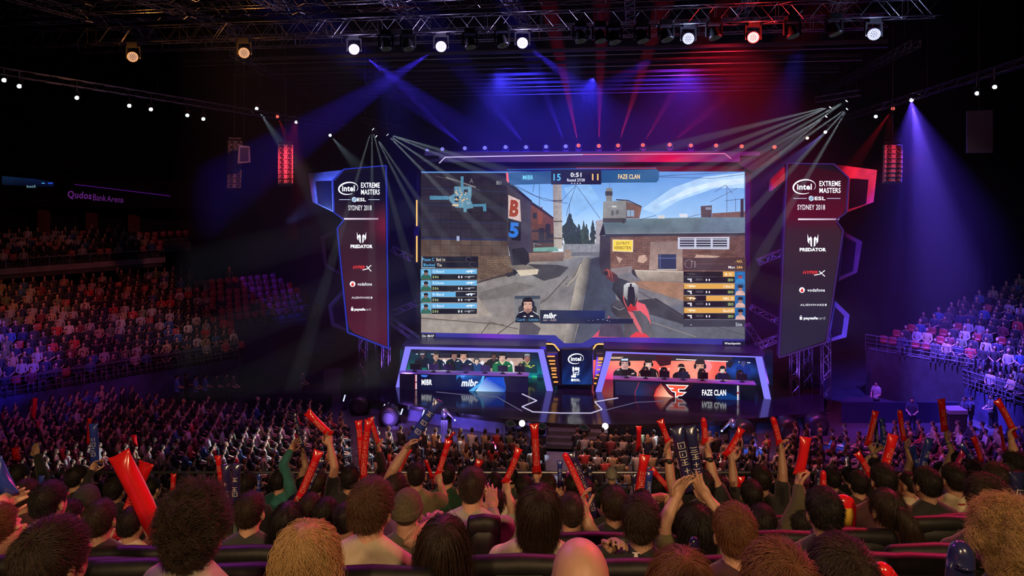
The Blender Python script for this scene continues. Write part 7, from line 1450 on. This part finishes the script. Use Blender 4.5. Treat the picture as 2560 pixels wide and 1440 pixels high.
# ---------------------------------------------------------------- stands
M_red_seat = mat('red_seat', (0.22, 0.012, 0.018), 0.5)
SS = []
def stand_seat(p, yaw, label, grp):
    if not SS:
        t = empty('stand_chair'); mb = MB(); mb.rings([(0, -0.16, 0.42, 0.2, 0.03), (0, -0.19, 0.6, 0.23, 0.035), (0, -0.21, 0.82, 0.22, 0.03), (0, -0.22, 0.88, 0.15, 0.02)], 12); mb.build('backrest', M_red_seat, t, True)
        mb = MB(); mb.rings([(0, -0.1, 0.42, 0.2, 0.06), (0, -0.1, 0.62, 0.21, 0.05)], 12); mb.build('seat_pan', M_red_seat, t, True)
        mb = MB(); mb.box((0, -0.2, 0.21), (0.08, 0.1, 0.42)); mb.build('pedestal', M_black, t); kids_of(t); SS.append(t); r = t
    else: r = dup(SS[0])
    r.location = p; r.rotation_euler = (0, 0, yaw); tag(r, label, 'seat', grp)
def rail(pts, h, label, nposts=10, name='guard_rail'):
    t = empty(name, pts[0]); tag(t, label, 'rail'); o = Vector(pts[0]); a = Vector((0, 0, 0)); b = Vector(pts[1]) - o
    mb = MB(); mb.tube([a, b], 0.03, 6); mb.build('handrail', M_steel, t)
    for k in range(1, 4): mb = MB(); dz = Vector((0, 0, -h * k / 4)); mb.tube([a + dz, b + dz], 0.012, 5); mb.build('bar', M_steel, t)
    for i in range(nposts + 1): q = a + (b - a) * i / nposts; mb = MB(); mb.tube([q, q - Vector((0, 0, h))], 0.02, 5); mb.build('post', M_steel, t)
def stand(A, r_, n_, rows, z0, rise, run, t0, t1, name, label):
    """stepped rows: row k runs along r_ from t0(k) to t1(k)"""
    vs_ = []; fs_ = []
    for k in range(rows):
        a = A + n_ * (run * k - 0.35) + r_ * t0(k); b = A + n_ * (run * k - 0.35) + r_ * t1(k); z = z0 + rise * k; bb = len(vs_); zl = z - 0.7
        for q in (a, b, b + n_ * run, a + n_ * run): vs_ += [(q.x, q.y, zl), (q.x, q.y, z)]
        fs_ += [tuple(bb + i for i in f) for f in ((0, 2, 3, 1), (2, 4, 5, 3), (4, 6, 7, 5), (6, 0, 1, 7), (1, 3, 5, 7), (0, 6, 4, 2))]
    struct(new_obj(name, vs_, fs_, [M_conc]), label, 'seating tier')
V3 = Vector
DZ = -0.6
def fill(A, r_, n_, rows, z0, rise, run, t0, t1, occ, face, seats=0, slabel='', sgrp='', sp=0.56):
    ns = 0
    for k in range(rows):
        t = t0(k) + 0.2
        while t < t1(k) - 0.2:
            t += sp; q = A + n_ * run * k + r_ * (t + rg.uniform(-0.04, 0.04)); z = z0 + rise * k; px, py = proj(V3((q.x, q.y, z + 1.1)))
            if not (-40 < px < 2600): continue
            yw = math.atan2(-face.x, face.y) + rg.uniform(-0.3, 0.3)
            if rg.random() < occ(px, py, k):
                kk = rg.choice([0, 1, 2, 4, 5, 0, 1, 3]); up = rg.random() < 0.02
                CR.add((q.x, q.y, z + HEADZ + rg.uniform(-0.06, 0.06)), yw, 6 if up else kk, (rg.choice(SKP), rg.choice(SHP), rg.choice(HRP), (0.02, 0.02, 0.03)))
            elif ns < seats: stand_seat((q.x - face.x * 0.1, q.y - face.y * 0.1, z), yw * 0 + math.atan2(-face.x, face.y), slabel, sgrp); ns += 1
# left lower bowl
ZRL = 2.54; A = Pz(0, 945, ZRL); A.z = 0; B = Pz(590, 855, ZRL); B.z = 0; r_ = (B - A).normalized(); n_ = V3((-r_.y, r_.x, 0)); face = -n_
ZL = ZRL - 0.95; tl = (B - A).length
t0 = lambda k: -4.5 - 0.35 * k
t1 = lambda k: tl + (0.2 if k < 4 else 7 - 0.3 * (k - 4))
stand(A, r_, n_, 13, ZL, 0.30, 0.8, t0, t1, 'seating_tier_left', 'stepped lower seating tier on the left')
def occL(px, py, k):
    edge = 600 + (py - 850) * 0.75
    if px > edge: return 0.04 if px < edge + 150 else 0.0
    return 0.9
fill(A, r_, n_, 13, ZL, 0.30, 0.8, t0, t1, occL, face, 95, 'empty dark red seat in the left lower stand', 'empty red seats in the left lower stand')
a_ = A - r_ * 4.6 - n_ * 0.5; b_ = A + r_ * tl - n_ * 0.5
rail(((a_.x, a_.y, ZL + 0.98), (b_.x, b_.y, ZL + 0.98)), 0.95, 'steel guard rail along the front of the left lower stand', 16)
a_ = A + r_ * (tl - 0.3) + n_ * 2.8; b_ = A + r_ * (tl + 7) + n_ * 2.8; rail(((a_.x, a_.y, ZL + 1.2 + 0.95), (b_.x, b_.y, ZL + 1.2 + 0.95)), 0.95, 'steel guard rail before the empty red seats on the left', 7)
def slab(a, b, z0, z1, th, m, name, label=None, cat=None):
    mb = MB(); q = [V3((a.x, a.y, z0)), V3((b.x, b.y, z0))]; d = (b - a).normalized(); nn = V3((-d.y, d.x, 0)) * th
    vs_ = [(a.x, a.y, z0), (b.x, b.y, z0), (b.x, b.y, z1), (a.x, a.y, z1)]; vs_ += [(x + nn.x, y + nn.y, z) for x, y, z in vs_]
    return struct(new_obj(name, vs_, [(0, 1, 2, 3), (7, 6, 5, 4), (0, 4, 5, 1), (1, 5, 6, 2), (2, 6, 7, 3), (3, 7, 4, 0)], [m]), label, cat)
a_ = A - r_ * 4.6 - n_ * 0.45; b_ = A + r_ * tl - n_ * 0.45
slab(a_, b_, 0, ZL, 0.25, mat('blue_black_drape', (0.03, 0.035, 0.09), 0.8, noise_s=1.2, noise_a=0.5), 'wall_stand_left', 'dark drape hanging under the left lower stand', 'drape')
a_ = A + r_ * tl + n_ * 2.7; b_ = A + r_ * (tl + 7) + n_ * 2.7; slab(a_, b_, 0, ZL + 1.1, 0.25, M_dark, 'wall_stand_side')
# left balcony
Bk = A + n_ * 11.2; ZB = 7.0
tb0 = lambda k: -3.5 - 0.3 * k
tb1 = lambda k: 10.2 + (2.6 if k > 2 else 0)
stand(Bk + n_ * 0.5, r_, n_, 5, ZB, 0.28, 0.8, tb0, tb1, 'seating_tier_balcony', 'stepped upper seating tier on the left'); slab(Bk - r_ * 4, Bk + r_ * 10.4, ZB - 0.38, ZB + 0.02, 0.4, mat('balcony_grey', (0.22, 0.2, 0.2), 0.7, noise_s=1.5), 'wall_balcony', 'grey balcony front above the left lower stand', 'balcony front')
fill(Bk + n_ * 0.5, r_, n_, 5, ZB, 0.28, 0.8, tb0, tb1, lambda px, py, k: 0.85 if px < 385 - k * 14 else 0.0, face, 26, 'empty dark red seat at the end of the left balcony', 'empty red seats on the left balcony')
rail(((Bk - r_ * 4).to_tuple()[:2] + (ZB + 0.62,), (Bk + r_ * 10.3).to_tuple()[:2] + (ZB + 0.62,)), 0.6, 'steel guard rail on the left balcony', 12)
# suites, columns, name fascia above the balcony
c0 = Bk + n_ * 5.2
for i, px in enumerate((110, 230, 335)):
    p = P(px, 540, 55); mb = MB(); mb.box((p.x, p.y, 9.8), (0.7, 0.5, 3.0)); struct(mb.build('column', mat('column_red', (0.16, 0.05, 0.05), 0.8)))
fa = P(-60, 455, 55); fb = P(520, 500, 52); slab(V3((fa.x, fa.y, 0)), V3((fb.x, fb.y, 0)), 10.6, 12.75, 0.4, mat('fascia_dark', (0.02, 0.012, 0.03), 0.6), 'wall_fascia', 'dark fascia band above the left balcony', 'fascia')
slab(V3((fa.x - 8, fa.y + 2.5, 0)), V3((fb.x + 6, fb.y + 2.5, 0)), 8.0, 22, 0.3, MATS['wall_black'], 'wall_suites')
FS = Frame(V3((fa.x, fa.y, 0)), -math.degrees(math.atan2(fb.y - fa.y, fb.x - fa.x)))
t = empty('arena_sign', mw=FS.m.copy()); tag(t, 'arena name in dim purple letters on the dark fascia above the balcony', 'sign')
mb = MB(); 
q0 = FS.hit(163, 476, -0.1); q1 = FS.hit(312, 508, -0.1)
mb.prism([(q0[0], q1[1] - 0.05), (q1[0], q1[1] - 0.05), (q1[0], q0[1] + 0.1), (q0[0], q0[1] + 0.1)], -0.06, -0.002); mb.build('backing', MATS['fascia_dark'], t)
D = Disp(FS, -0.08); D.text('Qudos', 199, 489, 60, 21, (72, 26, 90), 0.02, rot=4); D.text('Bank', 249, 494, 33, 16, (72, 26, 90), 0.0, rot=4); D.text('Arena', 288, 498, 42, 15, (72, 26, 90), 0.0, rot=4); D.build('letters', t)
t = empty('ribbon_display', mw=FS.m.copy()); tag(t, 'dim blue ribbon display at the left edge above the balcony', 'display')
D = Disp(FS, -0.08); D.poly([(5, 440), (90, 448), (135, 456), (135, 468), (5, 462)], [(10, 26, 50), (10, 22, 60), (6, 10, 40), (4, 6, 20), (6, 12, 24)], led('led_soft', 'noise', 0.8, 0.15)); D.text('bet5', 78, 466, 22, 6, (110, 150, 170), 0); D.rect(104, 457, 112, 459, (70, 150, 210)); D.rect(120, 456, 132, 460, (30, 60, 160)); D.build('display', t)
mb = MB(); g0 = FS.hit(186, 461, -0.2); g1 = FS.hit(425, 490, -0.2); mb.tube([(g0[0], -0.2, g0[1]), (g1[0], -0.2, g1[1])], 0.025, 5); o = mb.build('neon_line', emit('neon_purple', lin((74, 18, 110)), 1)); o.matrix_world = FS.m; tag(o, 'thin purple glowing line above the arena name', 'light line')
# right stand: upper block and lower block
A2 = Pz(2170, 835, 3.6); A2.z = 0; B2 = Pz(2440, 870, 3.75); B2.z = 0; r2 = (B2 - A2).normalized(); n2 = V3((-r2.y, r2.x, 0)); f2 = -n2; L2 = (B2 - A2).length
Z2 = 3.65 - 0.95
s0 = lambda k: 0.55 * k
s1 = lambda k: L2 + 7
stand(A2, r2, n2, 11, Z2, 0.30, 0.8, s0, s1, 'seating_tier_right', 'stepped upper block of the right stand')
fill(A2, r2, n2, 11, Z2, 0.30, 0.8, s0, s1, lambda px, py, k: 0.0 if px < 2245 + (k * 18) else (0.78 if px < 2400 else 0.9), f2, 22, 'empty dark red seat in the right stand', 'empty red seats in the right stand')
a_ = A2 - n2 * 0.45; b_ = B2 - n2 * 0.45; rail(((a_.x, a_.y, Z2 + 0.95), (b_.x, b_.y, Z2 + 0.95)), 0.92, 'guard rail along the upper block of the right stand', 9); slab(a_ + n2 * 0.05, b_ + r2 * 3 + n2 * 0.05, 0, Z2, 0.25, M_dark, 'wall_stand_right')
A3 = Pz(2335, 895, ZRL); A3.z = 0; B3 = Pz(2560, 965, ZRL); B3.z = 0; r3 = (B3 - A3).normalized(); n3 = V3((-r3.y, r3.x, 0)); f3 = -n3; L3 = (B3 - A3).length
Z3 = ZRL - 0.95
stand(A3, r3, n3, 5, Z3, 0.28, 0.8, lambda k: 0.0, lambda k: L3 + 3, 'seating_tier_corner', 'stepped lower block of the right stand')
fill(A3, r3, n3, 5, Z3, 0.28, 0.8, lambda k: 0.0, lambda k: L3 + 3, lambda px, py, k: 0.93, f3)
a_ = A3 - n3 * 0.45; b_ = B3 + r3 * 2.5 - n3 * 0.45; rail(((a_.x, a_.y, Z3 + 0.95), (b_.x, b_.y, Z3 + 0.95)), 0.92, 'guard rail along the lower block of the right stand', 12); slab(a_ + n3 * 0.05, b_ + n3 * 0.05, 0, Z3, 0.25, MATS['blue_black_drape'], 'wall_stand_corner')
cr = CR.build('crowd', M_crowd); tag(cr, 'dense crowd of seated spectators filling the stands and the far floor rows', 'crowd', kind='stuff')

# ---------------------------------------------------------------- players at the desks
def player(fr, px, label, shirt, skin_k=0):
    u, _ = fr.hit(px, 925, 0.6); hz = STZ + 0.47 + 0.76; p = fr.w(u, 0.6, hz)
    o = person(0, 0, 0.001, 'short', 'black', shirt, label, 0, None, base=p, floor=STZ, face=True, extra=('headphones',), wpx=10)
    o.matrix_world = Matrix.Translation(p) @ Matrix.Rotation(math.atan2(fr.v.x, -fr.v.y), 4, 'Z')
    t = empty('gaming_chair', mw=Matrix.Translation(fr.w(u, 0.65, STZ)) @ Matrix.Rotation(math.atan2(fr.v.x, -fr.v.y), 4, 'Z')); tag(t, 'high backed black chair at the ' + ('blue fronted' if fr is BL else 'red emblem') + ' desk', 'chair', 'chairs at the ' + ('blue fronted' if fr is BL else 'red emblem') + ' desk')
    mb = MB(); mb.rings([(0, 0.0, 0.38, 0.24, 0.24), (0, 0.0, 0.44, 0.25, 0.25)], 14); mb.build('seat', M_plast, t); mb = MB(); mb.rings([(0, -0.22, 0.44, 0.22, 0.05), (0, -0.25, 0.8, 0.25, 0.05), (0, -0.29, 1.15, 0.2, 0.05), (0, -0.3, 1.28, 0.12, 0.04)], 14); mb.build('backrest', M_plast, t); mb = MB(); mb.tube([(0, 0, 0.06), (0, 0, 0.38)], 0.03, 8); mb.box((0, 0, 0.035), (0.6, 0.07, 0.07)); mb.box((0, 0, 0.035), (0.07, 0.6, 0.07)); mb.build('base', M_plast, t)
for i, px in enumerate((1042, 1086, 1126, 1215, 1303)): player(BL, px, 'person in headphones at a monitor on the blue fronted desk, ' + ('first', 'second', 'third', 'fourth', 'fifth')[i] + ' seat', 'black' if i < 3 else 'dgreen')
for i, px in enumerate((1614, 1661, 1708, 1757, 1853)): player(BR, px, 'person in headphones at a monitor on the red emblem desk, ' + ('first', 'second', 'third', 'fourth', 'fifth')[i] + ' seat', 'black')
# staff standing on the floor
def staff(px, py, d, shirt, label, yaw):
    p = P(px, py, d); p.z = 1.62; person(0, 0, 0.001, 'short', 'black', shirt, label, yaw, None, base=p, floor=0.0, wpx=10)
SH['sblue'] = (0.06, 0.16, 0.5)
for px, py, d, sh_, lab, yw in ((443, 955, 39.2, 'sblue', 'person in a bright blue shirt standing under the left stand, first of three', 60), (490, 955, 39.2, 'sblue', 'person in a bright blue shirt standing under the left stand, middle of three', 80), (514, 953, 39.4, 'sblue', 'person in a bright blue shirt standing under the left stand, third of three', 60), (466, 958, 39.6, 'black', 'person in black standing between the blue shirts', 40), (541, 960, 39.4, 'black', 'person in black standing right of the blue shirts', 60), (566, 958, 39.6, 'charcoal', 'person in charcoal standing beyond the blue shirts', 70), (583, 950, 39.4, 'maroon', 'person in maroon standing at the end of the staff row', 80), (756, 938, 40, 'charcoal', 'person standing alone beside the dark left wing of the stage', 90),
                                (2191, 975, 38.0, 'grey', 'person in a grey top standing beyond the right floor block', -120), (2280, 1012, 35.3, 'navy', 'person in dark clothes standing in the right aisle', -150), (2412, 1016, 35.5, 'navy', 'person at the right side technical desk, left one', -90), (2428, 1018, 35.5, 'navy', 'person at the right side technical desk, right one', -60), (2478, 1006, 35.8, 'charcoal', 'person with headset standing at the technical desk on the right', -80)):
    staff(px, py, d, sh_, lab, yw)
t = empty('equipment_case', P(2385, 1012, 35.0)); t.location.z = 0; tag(t, 'pale topped equipment case by the technical desk on the right', 'case')
mb = MB(); mb.box((0, 0, 0.55), (0.9, 0.7, 1.1)); mb.build('body', M_box, t); mb = MB(); mb.box((0, 0, 1.2), (0.95, 0.75, 0.2)); mb.build('lid', mat('grey_lid', (0.35, 0.33, 0.4), 0.5), t)
t = empty('equipment_case', P(835, 950, 40)); t.location.z = 0; tag(t, 'tall black equipment case beside the left wing of the stage', 'case')
mb = MB(); mb.box((0, 0, 0.9), (1.0, 0.8, 1.8)); mb.build('body', M_box, t); mb = MB(); mb.box((0, -0.41, 0.9), (0.9, 0.02, 0.05)); mb.build('latch_strip', M_steel, t)
mb = MB(); p = P(2250, 1040, 36.5); mb.box((p.x, p.y, 0.55), (6.2, 0.08, 1.1)); o = mb.build('barrier', mat('barrier_blue', (0.02, 0.025, 0.07), 0.5)); tag(o, 'low blue lit barrier between the right floor block and the stage side', 'barrier')
mb = MB(); p = P(720, 985, 38.5); mb.box((p.x, p.y, 0.35), (4.6, 1.2, 0.7)); o = mb.build('side_platform', M_black); tag(o, 'low black platform between the staff row and the stage', 'platform')
fuse_all()
for h, style, col, n, seed, wpx in STRANDS: hair_strands(h, style, col, n, seed, wpx)
